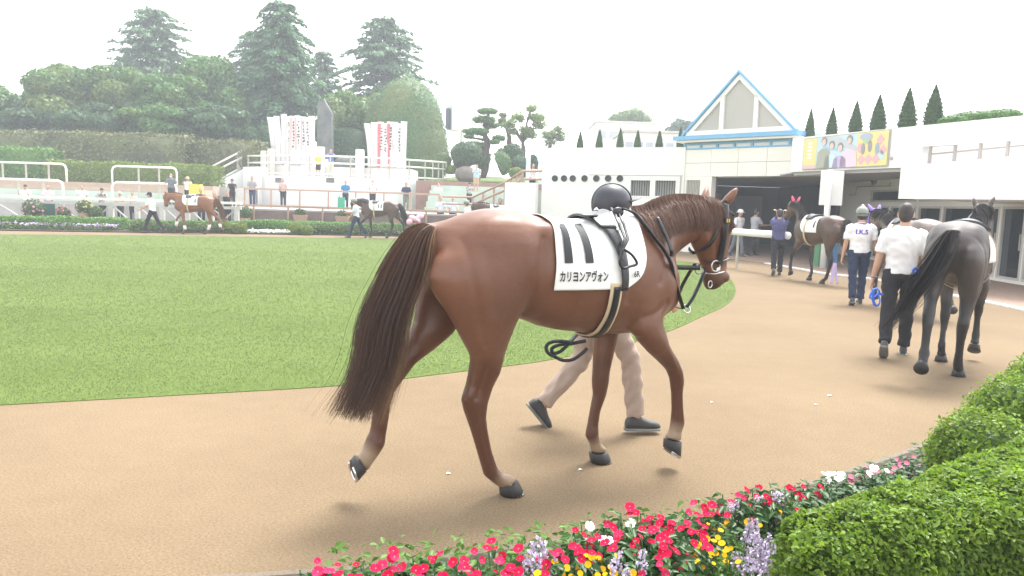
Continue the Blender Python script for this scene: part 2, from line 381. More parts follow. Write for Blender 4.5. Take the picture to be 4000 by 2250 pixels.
# ================================================================== BUILDING
class WL:
    """a wall line from a to b (xy), seen from its right-hand side"""
    def __init__(s, a, b): s.a = Vector((a[0], a[1])); s.b = Vector((b[0], b[1])); s.d = (s.b - s.a).normalized(); s.L = (s.b - s.a).length; s.n = Vector((s.d.y, -s.d.x))
    def hit(s, px, py):
        d = ray(px, py); den = d.x * s.n.x + d.y * s.n.y; t = (s.a.x * s.n.x + s.a.y * s.n.y) / den
        p = Vector((d.x * t, d.y * t)); return ((p - s.a).dot(s.d), CAM_H + d.z * t)
    def p(s, u, z, off=0.0): q = s.a + s.d * u + s.n * off; return Vector((q.x, q.y, z))
    def slab(s, mb, u0, u1, z0, z1, o0, o1):
        """box on the wall: along u, from offset o0 to o1 (positive = towards the viewer side)"""
        lo, hi = min(o0, o1), max(o0, o1)
        return mb.hexa([s.p(u0, z0, hi), s.p(u1, z0, hi), s.p(u1, z0, lo), s.p(u0, z0, lo), s.p(u0, z1, hi), s.p(u1, z1, hi), s.p(u1, z1, lo), s.p(u0, z1, lo)])
    def holes(s, mb, u0, u1, z0, z1, t, ops):
        us = sorted({u0, u1, *[o[0] for o in ops], *[o[1] for o in ops]}); zs = sorted({z0, z1, *[o[2] for o in ops], *[o[3] for o in ops]})
        for i in range(len(us) - 1):
            # join cells vertically where no opening interrupts
            run = None
            for k in range(len(zs) - 1):
                cu, cz = (us[i] + us[i + 1]) / 2, (zs[k] + zs[k + 1]) / 2
                op = any(o[0] < cu < o[1] and o[2] < cz < o[3] for o in ops)
                if not op: run = (run[0], zs[k + 1]) if run else (zs[k], zs[k + 1])
                if (op or k == len(zs) - 2) and run: s.slab(mb, us[i], us[i + 1], run[0], run[1], 0, -t); run = None
        return mb
PL, PR = A(2118, 700, 31.0), A(2672, 700, 28.4)
bld = thing('paddock_building', 'long white single storey paddock building with glass gable and dark passage', 'building', (PR.x, PR.y, 0))
WA = WL(PL, PR)
wins = []
for (xa, xb, ya, yb) in ((2465, 2537, 704, 766), (2561, 2637, 705, 767)):
    u0, z1 = WA.hit(xa, ya); u1, z0 = WA.hit(xb, yb); wins.append((u0, u1, z0, z1))
mb = MB(); WA.holes(mb, 0, WA.L, 0, 3.95, 0.3, wins); mb.build('front_wall', M_WHITE, bld)
mb = MB(); WA.slab(mb, -1.42, -0.003, 0, 2.5, 0.6, 0.35); mb.build('low_front_wall', M_WHITE, bld)
u_, z_ = WA.hit(2300, 690)
mb = MB(); WA.slab(mb, u_, WA.L - 0.05, 2.86, 2.885, 0.0, 0.012); mb.build('groove_strip', M_RAILG, bld)
mb = MB(); WA.slab(mb, WA.L - 0.14, WA.L - 0.1, 0.3, 2.85, 0.0, 0.03); mb.build('drain_pipe', M_RAILG, bld)
for o in wins:
    f = MB()
    for (a, b, c, d) in ((o[0] - .05, o[1] + .05, o[3], o[3] + .05), (o[0] - .05, o[1] + .05, o[2] - .06, o[2]), (o[0] - .05, o[0], o[2], o[3]), (o[1], o[1] + .05, o[2], o[3])): WA.slab(f, a, b, c, d, 0.02, -0.06)
    fo = f.build('window', M_WHITE, bld)
    g = MB(); WA.slab(g, o[0], o[1], o[2], o[3], -0.20, -0.22); g.build('pane', M_GREYC, fo)
    for k in range(8):
        uu = o[0] + (o[1] - o[0]) * (k + .5) / 8; g = MB(); WA.slab(g, uu - .012, uu + .012, o[2], o[3], -0.05, -0.075); g.build('bar', M_BLACKM, fo)
for x_ in (2168, 2204, 2238, 2284, 2330, 2376, 2422):
    u, z = WA.hit(x_, 697); c = WA.p(u, z, 0.0); mb = MB(); n3 = Vector((WA.n.x, WA.n.y, 0)); d3 = Vector((WA.d.x, WA.d.y, 0))
    mb.loft([(c - n3 * 0.02, d3 * .13, Vector((0, 0, .13))), (c + n3 * 0.05, d3 * .13, Vector((0, 0, .13))), (c + n3 * 0.05, d3 * .10, Vector((0, 0, .10))), (c + n3 * 0.01, d3 * .095, Vector((0, 0, .095)))], 14)
    vo = mb.build('round_vent', M_DARKW, bld, smooth=False)
# side and roof of the left block
mb = MB(); mb.prism([(PL.x + .2, PL.y + .32), (PR.x - .1, PR.y + .4), (PR.x + 1.2, 33), (PL.x + 2.5, 38)], 3.6, 3.8); mb.build('roof_slab', M_PALEC, bld)
mb = MB(); mb.hexa([(PL.x, PL.y + .3, 0), (PL.x + .3, PL.y + .3, 0), (PL.x + 2.6, 38, 0), (PL.x + 2.3, 38, 0), (PL.x, PL.y + .3, 3.95), (PL.x + .3, PL.y + .3, 3.95), (PL.x + 2.6, 38, 3.95), (PL.x + 2.3, 38, 3.95)]); mb.build('side_wall', M_WHITE, bld)

W0, W1 = PR + Vector((0.02, 0.05, 0)), A(3100, 700, 25.3)
WW = WL(W0, W1)
uS, _z = WW.hit(2781, 690); uE = WW.L + 1.2
u0, z1 = WW.hit(2682, 704); u1, z0 = WW.hit(2732, 768)
mb = MB(); WW.holes(mb, 0, uS, 0, 2.84, 0.3, [(u0, u1, z0, z1)]); mb.build('passage_side_wall', M_CREAM, bld)
fo = MB(); WW.slab(fo, u0, u1, z0, z1, -0.2, -0.22); fo = fo.build('slatted_window', M_GREYC, bld)
for k in range(9):
    uu = u0 + (u1 - u0) * (k + .5) / 9; g = MB(); WW.slab(g, uu - .02, uu + .02, z0, z1, -0.04, -0.08); g.build('slat', M_RAILG, fo)
# cream lintel over the passage, in panels
nP = 5
for k in range(nP):
    a, b = uE * k / nP, uE * (k + 1) / nP; mb = MB(); WW.slab(mb, a + .006, b - .006, 3.352, 3.84, 0.0, -0.3); mb.build('panel', M_CREAM, bld)
    mb = MB(); WW.slab(mb, a + .006, b - .006, 2.845, 3.34, 0.0, -0.3); mb.build('panel', M_CREAM, bld)
mb = MB(); WW.slab(mb, 0, uE, 2.85, 3.84, -0.31, -0.45); mb.build('lintel_core', M_CREAM, bld)
mb = MB(); WW.slab(mb, -0.1, uE, 3.842, 3.90, 0.02, -0.3); WW.slab(mb, -0.1, uE, 4.02, 4.09, 0.02, -0.3)
for k in range(9): u = -0.1 + (uE + .02) * k / 8.0; WW.slab(mb, u, u + .08, 3.9, 4.02, 0.02, -0.3)
cl = mb.build('clerestory_frame', M_BLUE, bld)
for k in range(8):
    u = -0.1 + (uE + .02) * k / 8.0; g = MB(); WW.slab(g, u + .08, u + (uE + .02) / 8, 3.9, 4.02, -0.05, -0.1); g.build('pane', M_WHITE, cl)
mb = MB(); WW.slab(mb, -0.35, WW.L + .2, 4.18, 4.33, 0.38, 0.05); mb.build('eave_beam', M_BLUE, bld)
mb = MB(); WW.slab(mb, -0.2, WW.L + .1, 4.10, 4.175, 0.3, -0.4); mb.build('eave_soffit', M_CREAM, bld)
# glass gable
gz0, gz1 = 4.335, 6.48; GL = WW.L + 0.1
def gp(u, z, off): return WW.p(u, z, off)
roof = bpy.data.objects.new('gable_roof', None); COL.objects.link(roof); roof.parent = bld; roof.matrix_parent_inverse = wm(bld).inverted()
def gtop(u): return gz0 + (gz1 - gz0) * (1 - abs(u - GL / 2) / (GL / 2))
def tri_bar(mb, ua, ub, w0, w1, o0, o1):
    """slanting bar following the gable slope from ua to ub between depths w0..w1 below the slope"""
    pts = [gp(ua, gtop(ua) - w0, o1), gp(ub, gtop(ub) - w0, o1), gp(ub, gtop(ub) - w1, o1), gp(ua, gtop(ua) - w1, o1)]
    mb.plate(pts, Vector((WW.n.x, WW.n.y, 0)) * (o0 - o1))
mb = MB(); tri_bar(mb, 0, GL / 2, -0.06, 0.05, 0.36, 0.10); tri_bar(mb, GL / 2, GL, -0.06, 0.05, 0.36, 0.10); mb.build('blue_verge', M_BLUE, roof)
mb = MB(); tri_bar(mb, 0.1, GL / 2, 0.08, 0.28, 0.28, 0.12); tri_bar(mb, GL / 2, GL - .1, 0.08, 0.28, 0.28, 0.12)
WW.slab(mb, 0.15, GL - .15, gz0, gz0 + .16, 0.285, 0.125)
mA, mB_ = GL * 0.36, GL * 0.66
for u in (mA, mB_): mb.hexa([gp(u - .08, gz0 + .16, .28), gp(u + .08, gz0 + .16, .28), gp(u + .08, gz0 + .16, .13), gp(u - .08, gz0 + .16, .13), gp(u - .08, gtop(u - .08) - .2, .28), gp(u + .08, gtop(u + .08) - .2, .28), gp(u + .08, gtop(u + .08) - .2, .13), gp(u - .08, gtop(u - .08) - .2, .13)])
mb.build('gable_frame', M_WHITE, roof)
for (ua, ub) in ((0.3, mA - .08), (mA + .08, mB_ - .08), (mB_ + .08, GL - .3)):
    pts = [gp(ua, gz0 + .16, .19), gp(ub, gz0 + .16, .19), gp(ub, max(gtop(ub) - .25, gz0 + .17), .19)]
    if ua < GL / 2 < ub: pts.append(gp(GL / 2, gz1 - .28, .19))
    pts.append(gp(ua, max(gtop(ua) - .25, gz0 + .17), .19))
    g = MB(); g.plate(pts, Vector((WW.n.x, WW.n.y, 0)) * -0.02); g.build('pane', M_GABLE, roof)
bk = Vector((-WW.n.x, -WW.n.y, 0)); RL = 3.4
for side in (0, 1):
    for c in range(3):
        for r in range(2):
            e0 = gp(0 if side == 0 else GL, gz0 + .05, 0.1); ap = gp(GL / 2, gz1 + .05, 0.1)
            q = lambda s_, l_: e0.lerp(ap, s_) + bk * (RL * l_)
            ra, rb = (0.0, 0.49) if r == 0 else (0.5, 1.0)
            ca, cb = c / 3 + .006, (c + 1) / 3 - .006
            g = MB(); g.plate([q(ra, ca), q(ra, cb), q(rb, cb), q(rb, ca)], Vector((0, 0, -0.05))); g.build('roof_panel', M_WHITE, roof)
mb = MB(); WW.slab(mb, GL - .08, GL + .06, 4.2, 4.34, 0.3, -RL); mb.build('side_eave', M_BLUE, roof)

# canopy with fascia, running towards the viewer on the right
K0, K1 = Vector((8.8, 24.0)), Vector((12.55, 14.7))
WK = WL(K0, K1)
uR, _ = WK.hit(3600, 600)
mb = MB(); WK.slab(mb, 0, uR, 2.9, 3.97, 0, -0.25); WK.slab(mb, uR, WK.L, 3.42, 3.97, 0, -0.25); mb.build('canopy_fascia', M_WHITE, bld)
mb = MB(); mb.hexa([(8.8, 24, 2.9), (9.05, 24.05, 2.9), (10.6, 26.6, 2.9), (10.3, 26.7, 2.9), (8.8, 24, 3.97), (9.05, 24.05, 3.97), (10.6, 26.6, 3.97), (10.3, 26.7, 3.97)]); mb.build('canopy_return', M_WHITE, bld)
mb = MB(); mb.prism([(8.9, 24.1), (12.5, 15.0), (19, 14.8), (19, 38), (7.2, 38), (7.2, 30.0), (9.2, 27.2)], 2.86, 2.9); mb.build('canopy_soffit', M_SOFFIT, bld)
mb = MB(); mb.prism([(10.4, 24.6), (11.6, 22.0), (14.9, 15.2), (19, 15.2), (19, 38), (7.2, 38), (7.2, 31.0), (9.3, 28.0)], 3.5, 3.7); mb.build('canopy_roof', M_PALEC, bld)
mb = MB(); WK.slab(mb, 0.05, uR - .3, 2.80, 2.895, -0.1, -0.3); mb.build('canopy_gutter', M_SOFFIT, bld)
# recess with outside stair on the upper level
mb = MB(); WK.slab(mb, uR - 3.2, WK.L + 1, 2.91, 3.75, -1.5, -1.7); mb.build('stair_back_wall', M_WHITE, bld)
st_ = MB()
for k in range(5): WK.slab(st_, WK.L - 2.3 + k * .45, WK.L - 2.3 + (k + 1) * .45, 2.92, 3.0 + k * .13, -0.5, -1.25)
st_.build('stair_steps', M_TERRA, bld)
rl = MB()
for (ya, yb) in ((552, 500), (601, 560)):
    a = WK.hit(3625, ya); b = WK.hit(4060, yb); rl.tube([WK.p(a[0], a[1], -.12), WK.p(b[0], b[1], -.12)], 0.022, 6)
rlo = rl.build('stair_rail', mk('rose_grey_rail', (.36, .32, .30), None, rough=.5), bld)
for x_, yt in ((3625, 553), (3722, 541), (3822, 529), (3930, 516)):
    u, z = WK.hit(x_, yt); g = MB(); WK.slab(g, u - .03, u + .03, 2.9, z, -.09, -.15); g.build('rail_post', MATS['rose_grey_rail'], rlo)
# balcony box in front
Bq = [A(3515, 700, 18.0), A(4090, 700, 15.2)]
WB = WL(Bq[0], Bq[1])
mb = MB(); q = [WB.p(0, 0, 0), WB.p(WB.L, 0, 0), Vector((13.4, 15.4, 0)), Vector((11.6, 19.2, 0))]
mb.hexa([Vector((p.x, p.y, 2.02)) for p in q] + [Vector((p.x, p.y, z)) for p, z in zip(q, (2.80, 2.97, 2.97, 2.80))]); mb.build('balcony', M_WHITE, bld)
# right-hand glazed front
WR = WL((13.1, 30.0), (12.25, 14.0))
def RU(px): return WR.hit(px, 1000)[0]
doors = [(3402, 3456), (3464, 3562), (3572, 3660), (3668, 3806), (3856, 3889), (3897, 3990), (3998, 4100)]
ops = [(RU(a), RU(b), 0.10, 1.93) for a, b in doors]; trs = [(RU(3382), RU(3560), 2.08, 2.5), (RU(3570), RU(3806), 2.08, 2.5), (RU(3856), RU(4100), 2.0, 2.5)]
mb = MB(); WR.holes(mb, 0, WR.L, 0, 2.855, 0.25, ops + trs); mb.build('glazed_front_wall', M_CREAM, bld)
for i, o in enumerate(ops + trs):
    f = MB(); w_ = 0.06
    for (a, b, c, d) in ((o[0], o[1], o[3] - w_, o[3]), (o[0], o[1], o[2], o[2] + w_), (o[0], o[0] + w_, o[2] + w_, o[3] - w_), (o[1] - w_, o[1], o[2] + w_, o[3] - w_)): WR.slab(f, a, b, c, d, 0.012, -0.10)
    fo = f.build('glass_door' if i < len(ops) else 'transom_window', M_ALU, bld)
    g = MB(); WR.slab(g, o[0] + w_, o[1] - w_, o[2] + w_, o[3] - w_, -0.05, -0.06); g.build('pane', M_GLASS, fo)
    if i < len(ops):
        g = MB(); WR.slab(g, o[1] - .16, o[1] - .13, 0.85, 1.25, 0.0, -0.03); g.build('handle', M_ALU, fo)
mb = MB(); u, z = WR.hit(3417, 708); c = WR.p(u, z, 0); n3 = Vector((WR.n.x, WR.n.y, 0)); d3 = Vector((WR.d.x, WR.d.y, 0))
mb.loft([(c, d3 * .2, Vector((0, 0, .12))), (c + n3 * .05, d3 * .2, Vector((0, 0, .12)))], 16); mb.build('oval_vent', M_BLACKM, bld)  # dark oval vent on the wall, unlit
cp = [WR.p(WR.hit(*q)[0], WR.hit(*q)[1], .03) for q in ((3320, 762), (3345, 760), (3352, 730), (3480, 726), (3482, 714))]
mb = MB(); mb.tube(cp, 0.018, 6); mb.build('conduit_pipe', M_RAILG, bld)
# interior: room behind the doors and the dark passage
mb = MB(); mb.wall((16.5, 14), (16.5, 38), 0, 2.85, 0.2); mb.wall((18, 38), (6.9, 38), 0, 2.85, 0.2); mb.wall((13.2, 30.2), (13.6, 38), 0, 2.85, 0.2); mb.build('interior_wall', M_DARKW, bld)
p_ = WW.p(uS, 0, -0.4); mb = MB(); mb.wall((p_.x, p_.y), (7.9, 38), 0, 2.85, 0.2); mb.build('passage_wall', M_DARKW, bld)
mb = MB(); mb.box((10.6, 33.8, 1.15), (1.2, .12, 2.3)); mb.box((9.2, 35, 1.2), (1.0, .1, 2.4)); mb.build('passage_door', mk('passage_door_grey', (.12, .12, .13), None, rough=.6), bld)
mb = MB(); mb.box((8.6, 32.6, 0.3), (2.0, .25, .6)); mb.build('passage_bench', M_GREYC, bld)
# hanging pier and pole
pp = A(3247, 760, 22.0)
mb = MB(); mb.box((pp.x, pp.y, 2.36), (0.62, 0.5, 1.0), rad(-25)); mb.build('hanging_pier', M_WHITE, bld)
mb = MB(); pq = A(3236, 760, 21.6); mb.tube([(pq.x, pq.y, 0), (pq.x, pq.y, 2.87)], 0.085, 12); mb.build('pole', M_WHITE, bld, smooth=True)
# passage rail
r0, r1 = G(2700, 893, 1.02), G(3080, 921, 1.02)
rt_ = thing('passage_rail', 'thick white round rail across the mouth of the dark passage', 'rail', (r1.x, r1.y, 0))
mb = MB(); mb.tube([r0, r0.lerp(r1, .5), r1], 0.095, 12); mb.build('rail_tube', mk('white_plastic', (.8, .8, .78), None, rough=.35), rt_, smooth=True)
for t_ in (0.15, .55, .96):
    p = r0.lerp(r1, t_); mb = MB(); mb.tube([(p.x, p.y + .12, 0), (p.x, p.y + .12, .92), (p.x, p.y, 1.0)], 0.035, 8); mb.build('post', M_RAILG, rt_)

# pavement in front of the doors, pale line
kp = [G(*p) for p in ((3000, 1030), (3069, 1042), (3145, 1055), (3231, 1071), (3352, 1084), (3450, 1098), (3580, 1125), (3714, 1153), (3830, 1175), (4000, 1211), (4150, 1245))]
kp = spline(kp, 3)
pv = [(p.x, p.y) for p in kp] + [(16.4, kp[-1].y), (16.4, 38), (6.9, 38), (6.9, kp[0].y + 3)]
mb = MB(); mb.prism(pv, -0.02, 0.02); tag(mb.build('pavement', M_BRICKP), 'brown paved strip along the glass doors', kind='structure')
mb = MB(); nk = len(kp)
for i in range(nk - 1):
    a, b = kp[i], kp[i + 1]; d = (b - a).normalized(); nn = Vector((d.y, -d.x, 0)) * 0.13
    mb.hexa([Vector((p.x, p.y, -.02)) for p in (a + nn, b + nn, b - nn * .2, a - nn * .2)] + [Vector((p.x, p.y, .03)) for p in (a + nn, b + nn, b - nn * .2, a - nn * .2)])
tag(mb.build('kerb', mk('white_kerb_line', (.72, .72, .70), (.6, .6, .58), 6, .7)), 'pale curved kerb line between track and paving', kind='structure')

# ================================================================== FAR SIDE: CONCOURSE, STEPS, PODIUM
def yb(px, py, Y): return A(px, py, Y)
mb = MB(); mb.prism([(-60, 36.6), (A(1985, 0, 36.6).x, 36.6), (2, 60), (2, 130), (-60, 130)], 0, 1.0); tag(mb.build('concourse', M_GREYC), 'raised grey concourse behind the far fence', kind='structure')
mb = MB(); mb.prism([(A(930, 0, 36.4).x, 36.4), (A(1990, 0, 36.4).x, 36.4), (A(1990, 0, 36.4).x, 36.58), (A(930, 0, 36.4).x, 36.58)], 0, 0.92); tag(mb.build('plinth_wall', M_BROWNW), 'low dark brown wall below the terracotta railing', 'wall')
xs = A(815, 0, 41).x
for i, (y0, z0, z1, m_) in enumerate(((38.2, 1.0, 1.3, M_GSTEP), (39.2, 1.3, 1.62, M_GSTEP), (40.2, 1.62, 1.85, M_TANW), (41.2, 1.85, 2.08, M_TANW))):
    mb = MB(); mb.prism([(-60, y0), (xs, y0), (xs, y0 + 1.0), (-60, y0 + 1.0)], z0 - .3, z1)
    tag(mb.build('terrace_step', m_), 'pale green lower terrace step' if i < 2 else 'tan upper terrace step', kind='structure')
mb = MB(); mb.prism([(-90, 42.2), (xs + .5, 42.2), (xs + .5, 130), (-90, 130)], 0.9, 2.07); tag(mb.build('terrace', M_GREYC), 'upper terrace level', kind='structure')
# right terrace and garden mound
xr0, xr1 = A(1680, 0, 42).x, A(1990, 0, 38).x
for i in range(5):
    mb = MB(); y0 = 41.0 + i * .8; mb.prism([(xr0, y0), (xr1 + 1, y0), (xr1 + 1, y0 + .8), (xr0, y0 + .8)], 0.95, 1.3 + i * .32)
    tag(mb.build('terrace_step', M_GSTEP), 'pale green step below the garden', kind='structure')
mb = MB(); mb.prism([(xr0 - 1, 45.0), (xr1 + 3, 45.0), (xr1 + 3, 45.4), (xr0 - 1, 45.4)], 0.95, 2.85); tag(mb.build('garden_kerb', mk('red_brown_kerb', (.30, .17, .14), (.24, .14, .11), 4, .8)), 'red brown kerb of the garden mound', kind='structure')
mb = MB(); mb.hexa([(xr0 - 1, 45.4, 0.9), (xr1 + 4, 45.4, .9), (xr1 + 4, 75, .9), (xr0 - 1, 75, .9), (xr0 - 1, 45.4, 2.82), (xr1 + 4, 45.4, 2.82), (xr1 + 4, 75, 4.2), (xr0 - 1, 75, 4.2)]); tag(mb.build('garden_mound', M_GRASSG), 'grassy garden mound with shrubs', kind='structure')
# podium
pod = thing('podium', 'curved white podium wall carrying banners and a stone', 'podium', tuple(A(1350, 800, 46).xy) + (1.0,))
arc = []
for k in range(25):
    t = k / 24; px = 962 + (1752 - 962) * t; Y = 45.2 + 3.2 * (2 * t - 1) ** 2 + 0.8 * t
    p = A(px, 700, Y); arc.append((p.x, p.y))
arc = arc + [(arc[-1][0] - 1.0, 58), (arc[0][0] - 1, 58)]
mb = MB(); mb.prism(arc, 0.98, 2.93); mb.build('podium_wall', M_WHITE, pod)
mb = MB(); q0, q1 = A(820, 700, 47.5), A(962, 700, 48.6)
mb.hexa([(q0.x, q0.y, 1.0), (q1.x, q1.y, 1.0), (q1.x, q1.y + 1.5, 1.0), (q0.x, q0.y + 1.5, 1.0), (q0.x, q0.y, 2.2), (q1.x, q1.y, 3.45), (q1.x, q1.y + 1.5, 3.45), (q0.x, q0.y + 1.5, 2.2)]); mb.build('stair_wall', M_WHITE, pod)
q2 = A(1028, 700, 47.6); mb = MB(); mb.hexa([(q1.x + .01, q1.y - .6, 1.0), (q2.x, q2.y - 1.0, 1.0), (q2.x, q2.y + 1, 1.0), (q1.x + .01, q1.y + 1, 1.0), (q1.x + .01, q1.y - .6, 3.45), (q2.x, q2.y - 1, 3.45), (q2.x, q2.y + 1, 3.45), (q1.x + .01, q1.y + 1, 3.45)]); mb.build('stair_head', M_WHITE, pod)
for x_ in (1091, 1290):
    t = (x_ - 962) / 790; p = A(x_, 704, 45.2 + 3.2 * (2 * t - 1) ** 2 + .8 * t - .03); mb = MB(); mb.box((p.x, p.y, p.z), (.5, .08, .3)); vo = mb.build('vent', M_GREYC, pod)
    for k in range(4): mb = MB(); mb.box((p.x, p.y - .05, p.z - .11 + k * .073), (.46, .02, .035)); mb.build('slat', M_DARKW, vo)
def podpt(px, dz, inset=0.15):
    t = (px - 962) / 790; p = A(px, 700, 45.2 + 3.2 * (2 * t - 1) ** 2 + .8 * t + inset); return Vector((p.x, p.y, 2.93 + dz))
pr_ = thing('podium_railing', 'pale tubular railing curving along the top of the podium', 'railing', tuple(podpt(1350, 0)))
for dz in (1.25, .82, .16):
    mb = MB(); mb.tube([podpt(968 + (1742 - 968) * k / 16, dz) for k in range(17)], 0.05, 8); mb.build('rail', M_RAILW, pr_, smooth=True)
for x_ in (970, 1052, 1131, 1211, 1290, 1369, 1447, 1520, 1598, 1660, 1690, 1712, 1730, 1742):
    a = podpt(x_, 0); mb = MB(); mb.tube([a, a + Vector((0, 0, 1.25))], 0.045, 8); mb.build('post', M_RAILG, pr_)
sr = thing('stair_railing', 'pale sloping stair railing at the left end of the podium', 'railing', (q0.x, q0.y, 2.2))
for dz in (1.15, .75, .1):
    mb = MB(); a = Vector((q0.x, q0.y + .1, 2.2 + dz)); b = Vector((q1.x - .3, q1.y + .1, 3.35 + dz)); mb.tube([a, b], 0.06, 8); mb.build('rail', M_RAILW, sr, smooth=True)
for t in (0, .85, .9, .97, 1.0):
    a = Vector((q0.x, q0.y + .1, 2.2)).lerp(Vector((q1.x - .3, q1.y + .1, 3.35)), t); mb = MB(); mb.tube([a, a + Vector((0, 0, 1.15))], 0.05, 8); mb.build('post', M_RAILG, sr)
# stone plinth, stones, stele
mb = MB(); a, b = A(1048, 0, 49.0), A(1620, 0, 49.0); mb.box(((a.x + b.x) / 2, 50.5, 3.3), (b.x - a.x, 3, .75)); tag(mb.build('banner_plinth', M_PALEC), 'pale stone plinth on the podium beneath the two banner racks', 'plinth')
for i, (xa, xb, yt, lab) in enumerate(((1237, 1265, 572, 'short grey stone post left of the central podium steps'), (1388, 1421, 582, 'short grey stone post right of the central podium steps'), (1017, 1040, 588, 'low grey stone post at the left end of the plinth'), (1043, 1068, 580, 'taller grey stone post beside the left banner rack'))):
    a, b = A(xa, yt, 48.6), A(xb, yt, 48.6); mb = MB(); w_ = b.x - a.x
    mb.prism([(a.x, 48.6), (b.x, 48.6), (b.x, 48.9), (a.x, 48.9)], 2.9, a.z - .06); mb.hexa([(a.x, 48.6, a.z - .06), (b.x, 48.6, a.z - .06), (b.x, 48.9, a.z - .06), (a.x, 48.9, a.z - .06), (a.x + .05, 48.65, a.z), (b.x - .05, 48.65, a.z), (b.x - .05, 48.85, a.z), (a.x + .05, 48.85, a.z)])
    tag(mb.build('stone_post', M_PALEC), lab, 'stone post', 'grey stone posts on the podium')
Ys = 53; P4 = [A(1236, 620, Ys), A(1296, 620, Ys), A(1294, 440, Ys), A(1262, 385, Ys), A(1240, 405, Ys)]
mb = MB(); mb.plate([Vector((p.x, Ys, p.z)) for p in P4], (0, 0.6, 0)); tag(mb.build('stone_stele', M_STONE), 'tall dark stone slab standing between the banner racks', 'monument')
rk = MB(); p = A(1350, 660, 52); rk.ell((p.x, 52, 4.0), (.8, .6, .6)); tag(link('boulder', rk.remesh('boulder', .12, 2), M_STONE), 'rounded brown boulder behind the podium steps', 'boulder')

# white fence along the far bed
fen = thing('horse_fence', 'weathered white fence with broad posts and crossed braces', 'fence', (-18, 34, 0))
xa, xb = A(-120, 0, 34).x, A(935, 0, 34).x
for (z, h, t_, nm) in ((1.26, .11, .30, 'top_rail'), (1.04, .13, .12, 'middle_rail')):
    mb = MB(); mb.box(((xa + xb) / 2, 34, z), (xb - xa, t_, h)); mb.build(nm, M_RAILW if nm == 'top_rail' else M_FENCE, fen)
pxs = [-60, 85, 190, 304, 410, 514, 615, 716, 814, 915]
for i, x_ in enumerate(pxs):
    X = A(x_, 0, 34).x; mb = MB(); mb.box((X, 34.02, .49), (.2, .16, .97)); mb.build('post', M_FENCE, fen)
    if i < len(pxs) - 1 and x_ not in (85,):
        X2 = A(pxs[i + 1], 0, 34).x
        mb = MB(); mb.tube([(X + .1, 34.0, .95), (X2 - .1, 34.0, .1)], 0.035, 6); mb.build('brace', M_FENCE, fen)
        if i in (3, 5, 8): mb = MB(); mb.tube([(X + .1, 34.09, .1), (X2 - .1, 34.09, .95)], 0.035, 6); mb.build('brace', M_FENCE, fen)
mb = MB(); a, b = A(90, 0, 33.9).x, A(182, 0, 33.9).x; mb.box(((a + b) / 2, 33.9, .6), (b - a, .05, .75)); tag(mb.build('notice_board', mk('dark_green_board', (.02, .12, .09), (.015, .1, .075), 3, .5)), 'dark green board fixed to the white fence', 'panel')
# tubular railings of the stand
def hoop(pxa, pxb, yt, ybt, Y, posts, label, la=True, lb=True):
    a, b = A(pxa, yt, Y), A(pxb, yt + (pxb - pxa) * 0.031, Y); z = a.z; zb = A(pxa, ybt, Y).z
    o = thing('tube_railing', label, 'railing', (a.x, Y, zb), group='tubular railings of the stand'); r = 0.25
    pts = []
    if la: pts += [(a.x, Y, zb), (a.x, Y, z - r), (a.x + r * .3, Y, z - r * .3), (a.x + r, Y, z)]
    else: pts += [(a.x, Y, z)]
    if lb: pts += [(b.x - r, Y, z), (b.x - r * .3, Y, z - r * .3), (b.x, Y, z - r), (b.x, Y, zb)]
    else: pts += [(b.x, Y, z)]
    mb = MB(); mb.tube(pts, 0.055, 8); mb.build('rail', M_RAILW, o, smooth=True)
    for p in posts:
        X = A(p, 0, Y).x; mb = MB(); mb.tube([(X, Y, zb), (X, Y, z)], 0.05, 8); mb.build('post', M_RAILG, o)
hoop(-100, 258, 630, 716, 41.6, (-20, 73, 164), 'upper curved white handrail at the far left of the stand', False, True)
hoop(437, 690, 648, 722, 41.6, (524, 606), 'upper curved white handrail in the middle of the stand')
hoop(-100, 245, 695, 775, 38.9, (40, 140), 'lower curved white handrail at the far left of the stand', False, True)
hoop(437, 690, 711, 790, 38.9, (524, 606), 'lower curved white handrail in the middle of the stand', True, True)
# terracotta railings
def brail(pxs, Y, ztop, zlow, label, z0=1.0):
    o = thing('terracotta_railing', label, 'railing', (A(pxs[0], 0, Y).x, Y, z0))
    x0, x1 = A(pxs[0], 0, Y).x, A(pxs[-1], 0, Y).x
    for z, nm in ((ztop, 'top_rail'), (zlow, 'bottom_rail')):
        mb = MB(); mb.box(((x0 + x1) / 2, Y, z), (x1 - x0 + .1, .09, .09)); mb.build(nm, M_TERRA, o)
    for p in pxs:
        X = A(p, 0, Y).x; mb = MB(); mb.box((X, Y, (z0 + ztop - .045) / 2), (.08, .08, ztop - .045 - z0)); mb.build('post', M_TERRA, o)
brail([949, 1055, 1170, 1285, 1395, 1508, 1617, 1730], 40.0, 2.0, 1.12, 'terracotta railing before the white podium wall')
brail([922, 984, 1123, 1262, 1400, 1540, 1680, 1800, 1900], 36.3, 1.14, 0.30, 'lower terracotta railing above the brown wall', 0.0)
o = thing('stair_handrail', 'terracotta stair railing climbing to the white building', 'railing', tuple(A(1730, 830, 37).xy) + (1.0,))
sp = [A(1730, 768, 37), A(1848, 770, 36), A(1975, 712, 33.6), A(2042, 668, 32.6), A(2116, 668, 32.2)]
mb = MB(); mb.tube(sp, .07, 8, 0.7); mb.build('handrail', M_TERRA, o)
mb = MB(); mb.tube([p + Vector((0, 0, -.35)) for p in sp], .05, 8); mb.build('middle_rail', M_TERRA, o)
for t in (0, .33, .66, 1.0):
    for i in range(1, 3):
        p = sp[i].lerp(sp[i + 1], t); mb = MB(); mb.tube([p, (p.x, p.y, p.z - 1.1)], .05, 6); mb.build('post', M_TERRA, o)
